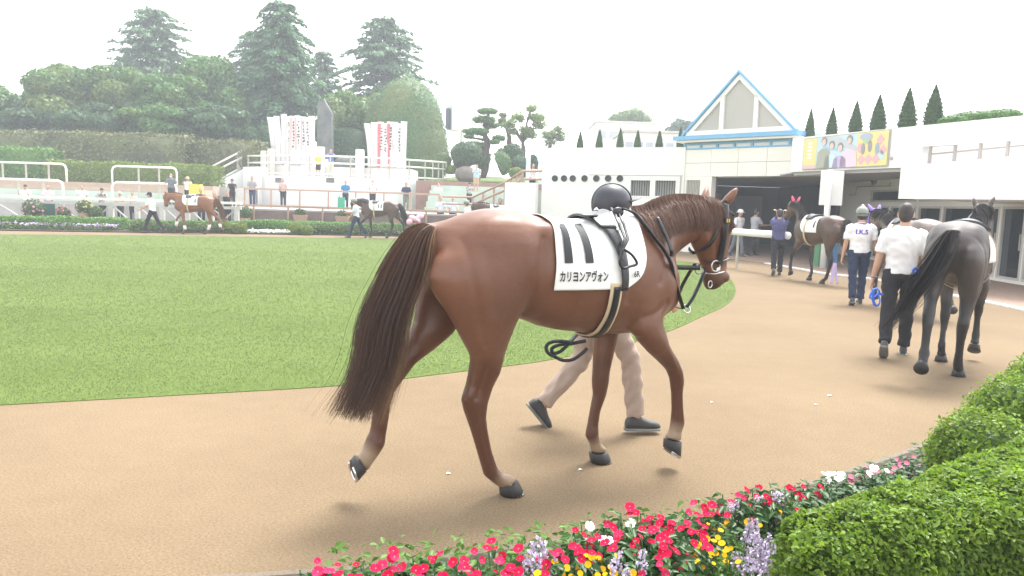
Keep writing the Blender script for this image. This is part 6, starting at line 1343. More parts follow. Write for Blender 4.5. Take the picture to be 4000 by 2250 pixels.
# handlers at the right
p = G(3490, 1385); m1 = person('handler in white short sleeved shirt leading the dark horse at right', p, 62, 1.745, legs=((-16, 22, 38), (12, 6, 0)), arms=((-4, 10, 8), (18, 10, 30)), shirt=W_SH, pants=BK, shoes=SHOEB, near=True, lean=1)
def held(name, label, cat, pts, r_, mat, flat=None):
    o = thing(name, label, cat, tuple(pts[0])); mb = MB(); mb.tube(spline(pts, 6), r_, 8, flat); mb.build('strand', mat, o, smooth=True); return o
M_BLUER = mk('bright_blue_webbing', (.03, .12, .62), (.04, .16, .7), 10, .6)
def at1(x, y, Y): return A(3300 + x / 1.811, 700 + y / 1.811, Y)
held('lead_rein', 'coiled bright blue lead rein in the white shirted handler left hand', 'lead rein', [at1(235, 765, 8.1), at1(190, 800, 8.1), at1(178, 840, 8.1), at1(215, 830, 8.1), at1(245, 790, 8.1), at1(205, 780, 8.05), at1(200, 850, 8.05), at1(220, 895, 8.05), at1(248, 870, 8.05), at1(240, 810, 8.1), at1(268, 820, 8.1)], .016, M_BLUER, .5)
held('wrist_band', 'thin black band on the white shirted handler left wrist', 'wrist band', [at1(190, 690, 8.12), at1(212, 696, 8.06), at1(232, 694, 8.12), at1(212, 688, 8.18), at1(190, 690, 8.12)], .007, M_BLACKL)
held('lead_rein', 'short bright blue rein between white shirted handler and dark horse', 'lead rein', [at1(480, 650, 8.3), at1(500, 630, 8.3), at1(520, 655, 8.3), at1(490, 665, 8.3)], .022, M_BLUER, .6)
p = G(3340, 1188); m2 = person('handler in grey bobble helmet with purple letters on white top', p, 75, 1.72, legs=((-12, 12, 20), (12, 8, 0)), arms=((2, 8, 6), (8, 14, 20)), shirt=W_SH, pants=JN, shoes=SHOEB, hat='pompom', hatm=HELM_G, near=True, build=1.04)
me = text_mesh('I.K.S', .115); bz = m2['hz']
for v in me.vertices: v.co = (v.co.x - .155 + .045, -.142 - .012, v.co.y + bz + .34)
sv = next(c for c in m2.children if c.name.startswith('shirt')); sbv = bvh_of(sv.data)
for v in me.vertices:
    h = sbv.ray_cast(Vector((v.co.x, -.8, v.co.z)), Vector((0, 1, 0))); v.co.y = (h[0].y if h[0] else -.14) - .004
link('lettering', me, mk('purple_print', (.12, .05, .42), None, rough=.7), m2, True)
cm = MB(); cm.tube([(.075 * math.cos(q), -.012 + .07 * math.sin(q), bz + .525) for q in [2 * math.pi * j / 20 for j in range(21)]], .014, 6); link('purple_collar', cm.mesh('c', True), mk('purple_cloth', (.14, .08, .40), None, rough=.8), m2, True)
def at2(x, y, Y): return A(2800 + x / 2.898, 700 + y / 2.898, Y)
held('lilac_towel', 'lilac towel hanging from the bobble helmet handler left hand', 'towel', [at2(1340, 950, 12.7), at2(1325, 1010, 12.7), at2(1310, 1080, 12.7), at2(1295, 1180, 12.7)], .03, PURP, .3)
held('lilac_strap', 'second lilac strip hanging beside the lilac towel', 'towel', [at2(1345, 955, 12.75), at2(1345, 1050, 12.75), at2(1365, 1185, 12.75)], .024, PURP, .3)
p = G(3030, 1076); m3 = person('handler in navy shirt lifting both hands beside his head', p, 75, 1.68, legs=((-24, 12, 40), (10, 4, 0)), arms=((120, 42, 95), (120, 42, 95)), shirt=NVS, sleeve='long', pants=BK, shoes=SHOEG, near=True)
p = G(2940, 1000); person('man in grey shirt holding a paper inside the dark passage', p, 20, 1.70, shirt=cl('light_grey_shirt', (.42, .43, .46)), pants=BK, arms=((30, 8, 60), (35, 8, 60)))
p = G(2878, 1003); person('person in white cap and shirt beside the chestnut face', p, -60, 1.66, shirt=W_SH, pants=GY, hat='sunhat', hatm=M_CLOTH)
b1 = thing('utility_bin', 'green and blue bin standing behind the pink eared horse', 'bin', tuple(G(3215, 1042)))
q = G(3215, 1042); mb = MB(); mb.box((q.x - .12, q.y, .42), (.25, .4, .84)); mb.build('green_half', mk('green_plastic', (.06, .22, .10), None, rough=.5), b1); mb = MB(); mb.box((q.x + .16, q.y, .46), (.3, .45, .92)); mb.build('blue_half', mk('blue_plastic', (.06, .20, .42), None, rough=.5), b1)
# ---------------------------------------------------------------- walkway and spectators
mb = MB(); mb.prism([(-60, 34.3), (A(940, 0, 34.3).x, 34.3), (A(940, 0, 34.3).x, 36.55), (-60, 36.55)], 0, .15); tag(mb.build('walkway', M_GREYC), 'narrow spectator walkway behind the white fence', kind='structure')
STAND = ((2, 4, 0), (-3, 4, 0)); HOLD = ((35, 6, 95), (35, 6, 95)); PHOTO = ((70, 15, 90), (75, 15, 80)); REST = ((25, 12, 45), (25, 12, 45))
def spec(label, px, ytop, Y, z0, face=-75, **k):
    zt = A(px, ytop, Y).z; H = min(1.86, max(1.45, zt - z0 - .02)); X = A(px, ytop, Y).x; k.setdefault('arms', REST); k.setdefault('legs', STAND); k.setdefault('pants', BK)
    return person(label, (X, Y, z0), face, H, group='spectators along the rails', **k)
spec('spectator in white shirt and black cap holding a phone at the left fence', 100, 720, 35.3, .15, hat='cap', shirt=W_SH, arms=HOLD)
spec('spectator in pinkish white shirt beside the green board', 188, 720, 35.3, .15, shirt=cl('rose_white_shirt', (.72, .62, .62)), hair=mk('brown_hair', (.10, .06, .04), None), arms=REST)
spec('spectator in black jacket raising hands to take a picture', 322, 722, 35.3, .15, shirt=W_SH, vest=BK, sleeve='long', arms=PHOTO)
spec('spectator in black and white top with dark cap', 398, 734, 35.4, .15, shirt=cl('patterned_top', (.5, .5, .5), (.03, .03, .03)), hat='cap', arms=HOLD)
spec('spectator in wide straw hat at the fence', 468, 748, 35.3, .15, shirt=BEI, hat='sunhat', hatm=BEI)
spec('dark haired spectator in pale top right of the straw hat', 517, 745, 35.4, .15, shirt=cl('peach_top', (.6, .48, .42)), arms=HOLD)
spec('spectator in grey shirt and face mask above the far chestnut', 668, 676, 38.0, 1.0, shirt=GY, mask=True, arms=((25, 25, 60), (25, 25, 60)), pants=cl('charcoal', (.06, .06, .065)))
spec('spectator in beige sun hat photographing over the far chestnut', 733, 716, 37.4, 1.0, shirt=W_SH, hat='sunhat', hatm=BEI, arms=PHOTO)
spec('spectator with black hair and navy top left of the yellow box', 785, 735, 35.6, .15, shirt=NV, arms=HOLD)
spec('spectator with a camera at the end of the white fence', 836, 748, 35.4, .15, shirt=cl('dark_grey_top', (.08, .08, .09)), arms=PHOTO)
spec('crouching spectator in black before the podium stair', 888, 746, 36.2, .15, shirt=BK, arms=HOLD)
spec('spectator in black tee and cap before the podium stair', 907, 719, 38.0, .98, shirt=BK, hat='cap', arms=HOLD)
spec('man in open black shirt and jeans left on the podium walk', 985, 688, 43.4, 1.0, shirt=cl('grey_tee', (.3, .3, .32)), vest=BK, pants=JN, legs=((10, 4, 0), (-8, 6, 10)))
spec('woman in pink cardigan and black trousers with a bag', 1106, 696, 43.6, 1.0, shirt=PK, sleeve='long', arms=HOLD, bag=cl('brown_bag', (.25, .17, .13)), hair=mk('long_brown_hair', (.09, .055, .04), None))
spec('man in bright blue tee behind the dark far horse head', 1350, 704, 41.8, 1.0, shirt=BL, arms=REST)
gb = A(1333, 800, 39.5); tb = thing('green_bag', 'green bag on the rail beside the blue tee man', 'bag', (gb.x, 39.5, 1.0)); mb = MB(); mb.box((gb.x, 39.5, 1.42), (.34, .2, .55)); mb.build('sack', mk('green_nylon', (.02, .28, .17), None, rough=.5), tb); mb = MB(); mb.tube([(gb.x - .1, 39.5, 1.68), (gb.x - .06, 39.5, 1.85), (gb.x + .06, 39.5, 1.85), (gb.x + .1, 39.5, 1.68)], .015, 6); mb.build('strap', BK, tb)
spec('woman in white top and black trousers before the podium wall', 1456, 703, 43.2, 1.0, shirt=W_SH, arms=HOLD, mask=True)
spec('man in navy tee and olive trousers right on the podium walk', 1587, 712, 43.0, 1.0, shirt=NV, pants=OLV, arms=((10, 18, 70), (10, 18, 70)))
spec('person in white half hidden at the podium end', 1712, 714, 44.0, 1.0, shirt=W_SH, arms=REST)
spec('man in white shirt and black waistcoat at the lower railing', 1722, 767, 37.6, .15, shirt=P_SH, vest=BK, arms=REST)
spec('white haired man in black blazer at the lower railing', 1769, 768, 37.8, .15, shirt=P_SH, vest=BK, hair=HAIRW, arms=REST)
spec('seated person in cap and black and white top on the green steps', 1834, 722, 42.0, 1.3, shirt=cl('patterned_top2', (.6, .6, .6), (.04, .04, .04)), hat='cap', hatm=NV, arms=HOLD)
spec('tall man in printed shirt and tan shorts on the green steps', 1862, 642, 43.8, 2.26, shirt=TEAL, pants=TN, shorts=True, arms=HOLD, shoes=TN, build=1.15)
spec('dark haired man below the terracotta stair railing', 1953, 774, 33.5, 0.0, shirt=TN, arms=PHOTO)
spec('man in white shirt at the top of the terracotta stair', 2081, 676, 34.2, 2.0, shirt=W_SH, arms=PHOTO)
spec('person in yellow tee and dark shorts on the podium', 1243, 604, 47.0, 2.93, shirt=YL, shorts=True, arms=HOLD)
spec('person in blue tee and tan trousers on the podium', 1292, 582, 47.4, 2.93, shirt=cl('blue_tee', (.08, .14, .40)), pants=BEI, arms=((60, 40, 90), (60, 40, 90)))
yb_ = A(762, 720, 37.0); o = thing('yellow_box', 'bright yellow box with white base behind the far chestnut', 'box', (yb_.x, 37.0, 1.0)); mb = MB(); mb.hexa([(yb_.x - .28, 36.9, 1.62), (yb_.x + .34, 36.9, 1.62), (yb_.x + .34, 37.3, 1.62), (yb_.x - .28, 37.3, 1.62), (yb_.x - .26, 36.9, 2.12), (yb_.x + .26, 36.9, 2.10), (yb_.x + .26, 37.3, 2.10), (yb_.x - .26, 37.3, 2.12)]); mb.build('top_case', mk('yellow_plastic', (.75, .55, .08), None, rough=.5), o); mb = MB(); mb.box((yb_.x, 37.1, 1.31), (.6, .4, .61)); mb.build('base', M_WHITE, o)
# far handlers
p = G(598, 911); person('handler in blue cap and white shirt leading the far chestnut', p, 178, 1.68, legs=((26, 14, 0), (-22, 18, 35)), arms=((30, 8, 40), (40, 10, 50)), shirt=W_SH, pants=BK, hat='cap', hatm=NV, lean=8)
p = G(1392, 929); person('handler in grey helmet and pale blue shirt leading the far dark horse', p, 178, 1.66, legs=((24, 8, 0), (-24, 16, 35)), arms=((20, 8, 20), (40, 10, 50)), shirt=P_SH, pants=NV, hat='pompom', hatm=HELM_G, lean=6)
p = A(1826, 780, 31.2); person('handler in dark cap walking beside the half hidden brown horse', (p.x, 31.2, 0), 180, 1.69, shirt=W_SH, pants=BK, hat='pompom', hatm=HELM_G)
# ================================================================== THE OTHER HORSES
HB = hairmat('black_horse_hair', [(.010, .009, .010), (.018, .016, .017), (.032, .028, .028), (.05, .045, .045)])
HC = hairmat('copper_hair', [(.10, .045, .02), (.15, .07, .03), (.2, .1, .045), (.26, .14, .07)])
BAY = coat('dark_bay_coat', (.062, .032, .021), (.090, .046, .029), None, (.02, .015, .014), (.016, .013, .013))
BLK = coat('black_brown_coat', (.042, .034, .031), (.058, .046, .042), None, (.018, .016, .015), (.016, .014, .014), .5)
GRY = coat('grey_brown_coat', (.115, .088, .072), (.16, .125, .102), None, (.03, .026, .024), (.03, .027, .026))
CPR = coat('copper_coat', (.19, .074, .030), (.225, .09, .038), None, (.08, .035, .02), (.20, .08, .032))
M_PINKE = mk('pink_ear_cloth', (.72, .10, .18), None, rough=.8); M_PURPE = mk('purple_ear_cloth', (.30, .20, .62), None, rough=.8); M_BANDW = mk('white_leg_wrap', (.78, .77, .75), (.70, .69, .67), 20, .8, .3); M_HOOFW = mk('pale_hoof', (.42, .38, .33), None, rough=.6)
h, bv, me = make_horse('dark brown horse seen from behind at the right swishing its tail', G(3695, 1462), rad(53), BLK, HB, .016, False, rad(10), rad(-6), (240, 620), .008, .44)
kit(h, bv, 'white cloth on the dark horse seen from behind', False)
h, bv, me = make_horse('grey brown horse in purple ear covers behind the white shirted handler', G(3575, 1225), rad(91), GRY, HB, .018, True, rad(4), rad(-12), (160, 300), .014, .05, M_PURPE)
kit(h, bv, 'white cloth on the purple eared grey horse', True)
hb = MB(); T2 = lambda p: neck_turn(p, rad(4), rad(-12))
for pts in ([(1.42, -.10, 1.62), (1.43, -.115, 1.50), (1.45, -.10, 1.38), (1.48, -.085, 1.26)], [(1.44, .0, 1.69), (1.43, -.09, 1.64)], [(1.56, -.04, 1.30), (1.49, -.088, 1.30), (1.40, -.085, 1.29)]): hb.tube([T2(p) for p in pts], .013, 6)
o = thing('purple_bridle', 'purple bridle on the grey brown horse', 'bridle', h.matrix_basis.translation, h.rotation_euler.z); o.matrix_basis = h.matrix_basis.copy(); link('straps', flip(hb.mesh('straps', True)), M_PURPE, o, True)
h, bv, me = make_horse('bay horse in pink ear covers entering the dark passage', G(3225, 1108), rad(107), BAY, HB, .018, True, rad(28), rad(-6), (140, 260), .014, .0, M_PINKE)
kit(h, bv, 'white cloth on the pink eared bay horse', True, 1)
o = thing('leg_ribbon', 'pink ribbon on the hind leg of the bay horse', 'ribbon', h.matrix_basis.translation, h.rotation_euler.z); o.matrix_basis = h.matrix_basis.copy(); mb = MB()
for a in range(4): mb.ell((-.235 + .035 * math.cos(a * 1.6), -.16 * -1 - .12 + .03 * math.sin(a * 1.6), .42 + .03 * math.sin(a * 2)), (.035, .02, .018), Matrix.Rotation(a, 3, 'Y'))
link('bow', mb.mesh('bow', True), M_PINKE, o, True)
h, bv, me = make_horse('copper chestnut horse with white leg wraps walking on the far track', G(795, 915), rad(184), CPR, HC, .024, False, rad(-4), 0, (120, 200), .02, 0)
kit(h, bv, 'white cloth on the far copper chestnut', False, 1)
for L, i0, i1, wl in ((NH, 14, 16, 'planted hind leg farther from the rail fence'), (FH, 11, 13, 'trailing hind leg'), (NF, 9, 11, 'lifted fore leg'), (FF, 8, 10, 'planted fore leg')):
    q0, q1 = L[i0], L[i1]; o = thing('leg_wrap', 'white wrap on the ' + wl.split(' farther')[0] + ' of the far copper chestnut', 'leg wrap', h.matrix_basis.translation, h.rotation_euler.z, 'white leg wraps of the far chestnut'); o.matrix_basis = h.matrix_basis.copy()
    mb = MB(); mb.loft([(q0[:3], (.058, 0, 0), (0, .055, 0)), (((q0[0] + q1[0]) / 2, q0[1], (q0[2] + q1[2]) / 2), (.062, 0, 0), (0, .058, 0)), (q1[:3], (.06, 0, 0), (0, .057, 0))], 12); link('wrap', mb.mesh('wrap', True), M_BANDW, o, True)
h, bv, me = make_horse('dark bay horse with white cloth on the far track', G(1512, 930), rad(180), BAY, HB, .024, True, rad(-10), 0, (120, 200), .02, 0)
kit(h, bv, 'white cloth on the far dark bay horse', True, 2)
p = A(1985, 800, 31.6); h, bv, me = make_horse('brown horse half hidden behind the chestnut croup', (p.x, 31.6, 0), rad(180), BAY, HB, .028, False, rad(-8), 0, (80, 120), .02, 0)
kit(h, bv, 'white cloth on the half hidden brown horse', False)
# ================================================================== BANNER RACKS
M_BAN = mk('white_banner_cloth', (.68, .665, .66), (.60, .58, .58), 5, .8); M_BRED = mk('red_banner_print', (.72, .10, .12), (.74, .2, .2), 6, .8); M_BPNK = mk('faded_red_print', (.72, .40, .38), None, rough=.8)
def rack(label, px0, px1, yt, yb_, Y, spec_, seed):
    rr = random.Random(seed); a, b = A(px0, yt, Y), A(px1, yt + (px1 - px0) * .031, Y); zb = A(px0, yb_, Y).z; t = thing('banner_rack', label, 'banners', ((a.x + b.x) / 2, Y, 3.67)); n = len(spec_); w_ = (b.x - a.x) / n
    for i, kind in enumerate(spec_):
        x = a.x + w_ * (i + .5); zt = a.z + rr.uniform(-.06, .1) - (.1 if i == 0 else 0); z0 = zb + rr.uniform(-.1, .12); ph = rr.uniform(0, 6); lean = (-.28 if i == 0 else -.14 if i == 1 else 0) + rr.uniform(-.03, .03); yy = Y + rr.uniform(-.12, .12)
        def pt(s, z, o): 
            h = (z - z0) / (zt - z0); return Vector((x + s * w_ * .64 + lean * h ** 2, yy + .06 * math.sin(h * 5 + ph + s) + .05 * s - o, z))
        def sheet(s0, s1, za, zb2, o):
            m = MB(); nz = 14; vs = [pt(s0 + (s1 - s0) * c / 3, za + (zb2 - za) * r / nz, o) for r in range(nz + 1) for c in range(4)]; m.add(vs, [(r * 4 + c, r * 4 + c + 1, r * 4 + c + 5, r * 4 + c + 4) for r in range(nz) for c in range(3)]); return m
        bo = link('banner', sheet(-1, 1, z0, zt, 0).mesh('banner', True), M_BAN, t); solid(bo, .01, -1)
        H = zt - z0
        if kind in 'rR': link('stripe', sheet(-.9, -.25 if kind == 'r' else .1, z0 + (H * .32 if kind == 'r' else .05), zt - .12, .012).mesh('stripe', True), M_BRED if kind == 'R' else M_BPNK, bo)
        if kind in 'rkR':
            m = MB(); zz = zt - .4
            while zz > z0 + H * .38:
                for q in range(2): c = pt(rr.uniform(.0, .5), zz + rr.uniform(-.04, .04), .02); m.box(c, (rr.uniform(.05, .13), .006, rr.uniform(.03, .1)))
                zz -= .2
            m.build('lettering', M_INK, bo)
        m = MB(); m.tube([(x, yy + .1, z0 - .2), (x, yy + .1, zt)], .018, 5); m.build('pole', M_BAN, t)
rack('dense white banner rack with faded red stripes left of the stone slab', 1062, 1228, 450, 642, 49.8, 'wwwkrrrkw', 3)
rack('white banner rack with two bold red stripes right of the stone slab', 1442, 1586, 476, 662, 49.8, 'wwRkRwkw', 8)

# ================================================================== BILLBOARD
bb = thing('billboard', 'colourful poster board with four figures on the canopy front', 'billboard', tuple(WK.p(3, 2.95, .05)))
(bu0, bz0), (bu1, bz1) = WK.hit(3140, 661), WK.hit(3480, 508)
bzb0, bzb1 = WK.hit(3140, 661)[1], WK.hit(3480, 645)[1]; bzt0, bzt1 = WK.hit(3146, 545)[1], WK.hit(3480, 508)[1]
def bp_(s, t, o): return WK.p(bu0 + (bu1 - bu0) * s, (bzb0 + (bzb1 - bzb0) * s) * (1 - t) + (bzt0 + (bzt1 - bzt0) * s) * t, o)
n3 = Vector((WK.n.x, WK.n.y, 0))
def bpl(name, pts, layer, mat): m = MB(); m.plate([bp_(s, t, .05 + layer * .006) for s, t in pts], n3 * .004); return m.build(name, mat, bb)
def boval(name, s, t, rs_, rt2, layer, mat): return bpl(name, [(s + rs_ * math.cos(2 * math.pi * k / 16), t + rt2 * math.sin(2 * math.pi * k / 16)) for k in range(16)], layer, mat)
pc = lambda n, c: mk('print_' + n, tuple(.62 * q + .22 for q in c), None, rough=.5)   # washed-out glare put into the print: colours mixed towards white
m = MB(); m.plate([bp_(-.01, -.03, .045), bp_(1.01, -.03, .045), bp_(1.01, 1.03, .045), bp_(-.01, 1.03, .045)], -n3 * .04); m.build('board', M_RAILG, bb)
bpl('background', [(0, 0), (1, 0), (1, 1), (0, 1)], 0, pc('sky', (.42, .62, .74)))
bpl('yellow_column', [(0, .12), (.17, .12), (.17, 1), (0, 1)], 1, pc('yellow', (.78, .62, .05))); bpl('pink_foot', [(0, 0), (.17, 0), (.17, .12), (0, .12)], 1, pc('pink', (.72, .35, .42)))
for k in range(5): boval('white_glyph', .085, .36 + .12 * k, .032, .04, 2, pc('white', (.8, .8, .76)))
bpl('stand_roof', [(.28, 1.0), (.42, 1.0), (.66, .62), (.66, .5), (.3, .8)], 1, pc('grey', (.42, .46, .50))); bpl('stand_beam', [(.25, .72), (.66, .45), (.66, .4), (.25, .64)], 2, pc('blue', (.16, .42, .62)))
bpl('pattern_field', [(.66, 0), (1, 0), (1, 1), (.66, 1)], 1, pc('yellow', (.78, .62, .05)))
for (s, t, c) in ((.72, .2, 'rose'), (.80, .2, 'rose'), (.88, .2, 'rose'), (.70, .55, 'rose'), (.92, .75, 'rose'), (.78, .8, 'rose'), (.95, .45, 'rose'), (.94, .3, 'teal')): bpl('diamond', [(s - .045, t), (s, t - .16), (s + .045, t), (s, t + .16)], 2, pc(c, {'rose': (.72, .25, .32), 'teal': (.35, .65, .66)}[c]))
for (s, t, c) in ((.735, .52, 'dark'), (.81, .58, 'dark'), (.89, .5, 'navy')): boval('small_figure', s, t, .022, .17, 3, pc(c, {'dark': (.12, .08, .10), 'navy': (.10, .22, .36)}[c]))
boval('blue_cap', .76, .88, .07, .1, 3, pc('capblue', (.25, .32, .55))); boval('green_badge', .77, .76, .04, .07, 4, pc('green', (.18, .45, .15)))
for (s, t0, w_, c, hh) in ((.265, .62, .085, 'olive', .83), (.365, .44, .085, 'lightblue', .68), (.47, .36, .085, 'violet', .6), (.575, .55, .10, 'pinkshirt', .8)):
    colr = {'olive': (.20, .22, .10), 'lightblue': (.45, .62, .78), 'violet': (.34, .22, .50), 'pinkshirt': (.75, .48, .62)}[c]
    bpl('figure_torso', [(s - w_, 0), (s + w_, 0), (s + w_ * .85, t0 - .1), (s + w_ * .35, t0), (s - w_ * .35, t0), (s - w_ * .85, t0 - .1)], 3, pc(c, colr))
    boval('figure_hair', s, hh + .05, .034, .13, 3, pc('hair', (.05, .04, .05))); boval('figure_face', s, hh, .026, .1, 4, pc('face', (.62, .42, .33)))
# tiny lamp on the wall right of the board
u, z = WK.hit(3485, 618); m = MB(); c = WK.p(u, z, .03); m.ell(c, (.035, .035, .05)); m.build('wall_lamp', M_RAILG, bld)

# ================================================================== FOREGROUND BED
E_ = spline([Vector((-2.6, 2.62, 0)), G(1240, 2262), G(1800, 2195), G(2235, 2132), G(2700, 2050), G(3050, 1950), G(3367, 1846), G(3590, 1766), G(3800, 1660), G(4050, 1500)], 5)
mb = MB(); mb.prism([(p.x, p.y) for p in reversed(E_)] + [(-3, .3), (4, .3)], -.02, .03) if False else None
poly = [(p.x, p.y) for p in E_] + [(5.5, 4.5), (4, .2), (-3, .2)]
mb = MB(); mb.prism(list(reversed(poly)), -.02, .03); tag(mb.build('flower_bed', M_SOIL), 'dark soil of the flower bed in the foreground', kind='structure')
mb = MB()
for i in range(len(E_) - 1):
    a, b = E_[i], E_[i + 1]; d = (b - a).normalized(); nn = Vector((-d.y, d.x, 0)) * .055; q = (a, b, b + nn, a + nn); mb.hexa([Vector((p.x, p.y, -.02)) for p in q] + [Vector((p.x, p.y, .02)) for p in q])
tag(mb.build('bed_kerb', mk('gravelly_kerb', (.20, .165, .12), (.13, .105, .08), 90, .9, .6, 160)), 'gravelly kerb between track and flower bed', kind='structure')
L_BOX = leafmat('boxwood_leaves', [(.076, .150, .016), (.138, .240, .022), (.205, .325, .030), (.275, .395, .050)], .42, .5, (.14, .215, .018), 9)
L_BOXD = leafmat('boxwood_inner', [(.020, .045, .010), (.03, .06, .014)], .7, .1)
L_VIN = leafmat('vinca_leaves', [(.030, .085, .022), (.05, .125, .032), (.085, .175, .045)], .38, .3)
L_YEL = leafmat('melampodium_leaves', [(.075, .165, .025), (.115, .225, .04), (.16, .28, .06)], .45, .35)
def leaf6(P, N, T, size, rng=RNG, aspect=.55, fold=.12):
    """pointed oval leaf of two folded halves (two quads)"""
    n = len(P); N = norm(N); T = norm(T - N * (T * N).sum(1, keepdims=True)); B = np.cross(N, T); s = (size * rng.uniform(.65, 1.25, n))[:, None]
    b0 = P; tip = P + T * s - N * s * .12; m1 = P + T * s * .33 + N * s * .03; m2 = P + T * s * .72
    l1, l2 = P + T * s * .3 + B * s * aspect * .5 + N * s * fold, P + T * s * .68 + B * s * aspect * .42 + N * s * fold * .6
    r1, r2 = P + T * s * .3 - B * s * aspect * .5 + N * s * fold, P + T * s * .68 - B * s * aspect * .42 + N * s * fold * .6
    V = np.stack([b0, l1, l2, tip, r2, r1], 1).reshape(-1, 3); k = np.arange(n)[:, None] * 6
    F = np.concatenate([k + np.array([[0, 1, 2, 3]]), k + np.array([[0, 3, 4, 5]])], 0); return V, F
def leafy(name, P, N, T, size, mat, parent, aspect=.55, rng=RNG, rnd=None):
    V, F = leaf6(P, N, T, size, rng, aspect); n = len(P); r = rng.uniform(0, 1, n) if rnd is None else rnd
    return link(name, np_mesh(name, V, F, np.concatenate([r, r])), mat, parent)
def box_hedge(label, poly, z0, z1, dens, leaf, name='box_hedge', wav=.02):
    t = thing(name, label, 'hedge', (poly[0][0], poly[0][1], 0), group='clipped box hedges in the foreground'); xy = np.array(poly); n = len(poly); Ps, Ns = [], []; c = xy.mean(0)
    ar = sum(xy[i][0] * xy[(i + 1) % n][1] - xy[i][1] * xy[(i + 1) % n][0] for i in range(n)) / 2; sg = 1 if ar > 0 else -1
    for i in range(n):
        a, b = xy[i], xy[(i + 1) % n]; L = np.linalg.norm(b - a); m = int(L * (z1 - z0) * dens); u, v = RNG.uniform(0, 1, m), RNG.uniform(0, 1, m); d = (b - a) / L; nn = np.array([d[1], -d[0]]) * sg
        Ps.append(np.column_stack([a + (b - a) * u[:, None], z0 + (z1 - z0) * v])); Ns.append(np.column_stack([np.tile(nn, (m, 1)), np.full(m, .5)]))
    lo, hi = xy.min(0), xy.max(0); m = int(abs(ar) * dens * 1.25 * (hi - lo).prod() / abs(ar)); q = RNG.uniform(lo, hi, (m, 2)); q = q[in_poly(q, [Vector((p[0], p[1], 0)) for p in poly])]
    Ps.append(np.column_stack([q, np.full(len(q), z1)])); Ns.append(np.tile([0, 0, 1.0], (len(q), 1)))
    P, N = np.concatenate(Ps), norm(np.concatenate(Ns))
    # rounded shoulders, lumpy shoots
    lump = .55 * np.sin(P[:, 0] * 23 + 1.3 * np.sin(P[:, 1] * 17)) * np.sin(P[:, 1] * 21 + P[:, 2] * 19) + .45 * np.sin(P[:, 0] * 51 + P[:, 2] * 37) * np.cos(P[:, 1] * 47)
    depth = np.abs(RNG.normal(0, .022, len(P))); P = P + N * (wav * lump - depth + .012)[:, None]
    P = P + N * (.022 * np.sin(P[:, 0] * 9 + 2 * np.sin(P[:, 1] * 5)) * np.sin(P[:, 1] * 8 + P[:, 2] * 7 + 1))[:, None]
    de = np.full(len(P), 9.0)                                   # distance in plan to the outline
    for i in range(n):
        a, b = xy[i], xy[(i + 1) % n]; ab = b - a; tt = np.clip((P[:, :2] - a) @ ab / (ab @ ab), 0, 1); de = np.minimum(de, np.linalg.norm(P[:, :2] - a - tt[:, None] * ab, axis=1))
    R_ = .13; istop = N[:, 2] > .8; q = np.clip(1 - de / R_, 0, 1); P[:, 2] -= np.where(istop, R_ * (1 - np.sqrt(np.clip(1 - q * q, 0, 1))), 0)
    q = np.clip((P[:, 2] - (z1 - R_)) / R_, 0, 1); P -= N * (np.where(istop, 0, R_ * (1 - np.sqrt(np.clip(1 - q * q, 0, 1)))) * .8)[:, None] * [1, 1, .2]
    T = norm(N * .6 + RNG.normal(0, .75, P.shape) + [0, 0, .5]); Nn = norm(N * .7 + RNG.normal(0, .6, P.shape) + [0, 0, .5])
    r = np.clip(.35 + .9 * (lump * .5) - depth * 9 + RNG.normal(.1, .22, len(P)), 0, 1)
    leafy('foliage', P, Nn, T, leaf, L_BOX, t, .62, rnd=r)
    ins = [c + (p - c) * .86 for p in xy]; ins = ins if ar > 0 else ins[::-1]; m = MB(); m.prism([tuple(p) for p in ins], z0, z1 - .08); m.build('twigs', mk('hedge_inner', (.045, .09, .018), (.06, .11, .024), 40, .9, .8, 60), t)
    return t
g6 = lambda *p: tuple(G(p[0], p[1], .58).xy)
box_hedge('bright green clipped box hedge in the lower right corner', [g6(3035, 1985), g6(3120, 2125), g6(3420, 2105), g6(3750, 2040), g6(4120, 1955), g6(4120, 1640), g6(3900, 1712), g6(3690, 1790), g6(3400, 1885), g6(3230, 1930)], .02, .58, 15000, .021)
def box_bush(label, px, ytop, z, r_, rz_, n, seed):
    d = ray(px, ytop); t_ = (z - CAM_H) / d.z; X, Y = d.x * t_, d.y * t_; t = thing('box_bush', label, 'bush', (X, Y, 0), group='rounded box bushes in the foreground'); rng = np.random.default_rng(seed)
    bl = [(X, Y, z - rz_, r_, r_, rz_), (X + r_ * .5, Y + r_ * .2, z - rz_ * 1.1, r_ * .7, r_ * .7, rz_ * .85), (X - r_ * .35, Y - r_ * .35, z - rz_ * 1.25, r_ * .72, r_ * .7, rz_ * .8), (X, Y, z - rz_ * 1.6, r_ * .95, r_ * .95, rz_)]
    P, N = ell_points(bl, n, rng, .07); P = P + N * (rng.normal(0, .018, len(P)) + .02 * np.sin(P[:, 0] * 31) * np.sin(P[:, 1] * 29 + P[:, 2] * 27))[:, None]
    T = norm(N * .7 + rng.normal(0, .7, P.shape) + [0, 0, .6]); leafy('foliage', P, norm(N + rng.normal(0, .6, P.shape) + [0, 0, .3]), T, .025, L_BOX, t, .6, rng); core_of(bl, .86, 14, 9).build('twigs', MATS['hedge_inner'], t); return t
box_bush('rounded box bush rising behind the clipped hedge', 3860, 1615, .62, .25, .24, 9000, 3)
box_bush('taller rounded box bush at the right edge of the picture', 4010, 1475, .74, .28, .28, 12000, 4)
box_bush('small farther box bush cut by the right picture edge', 4120, 1370, .78, .26, .28, 6000, 5)
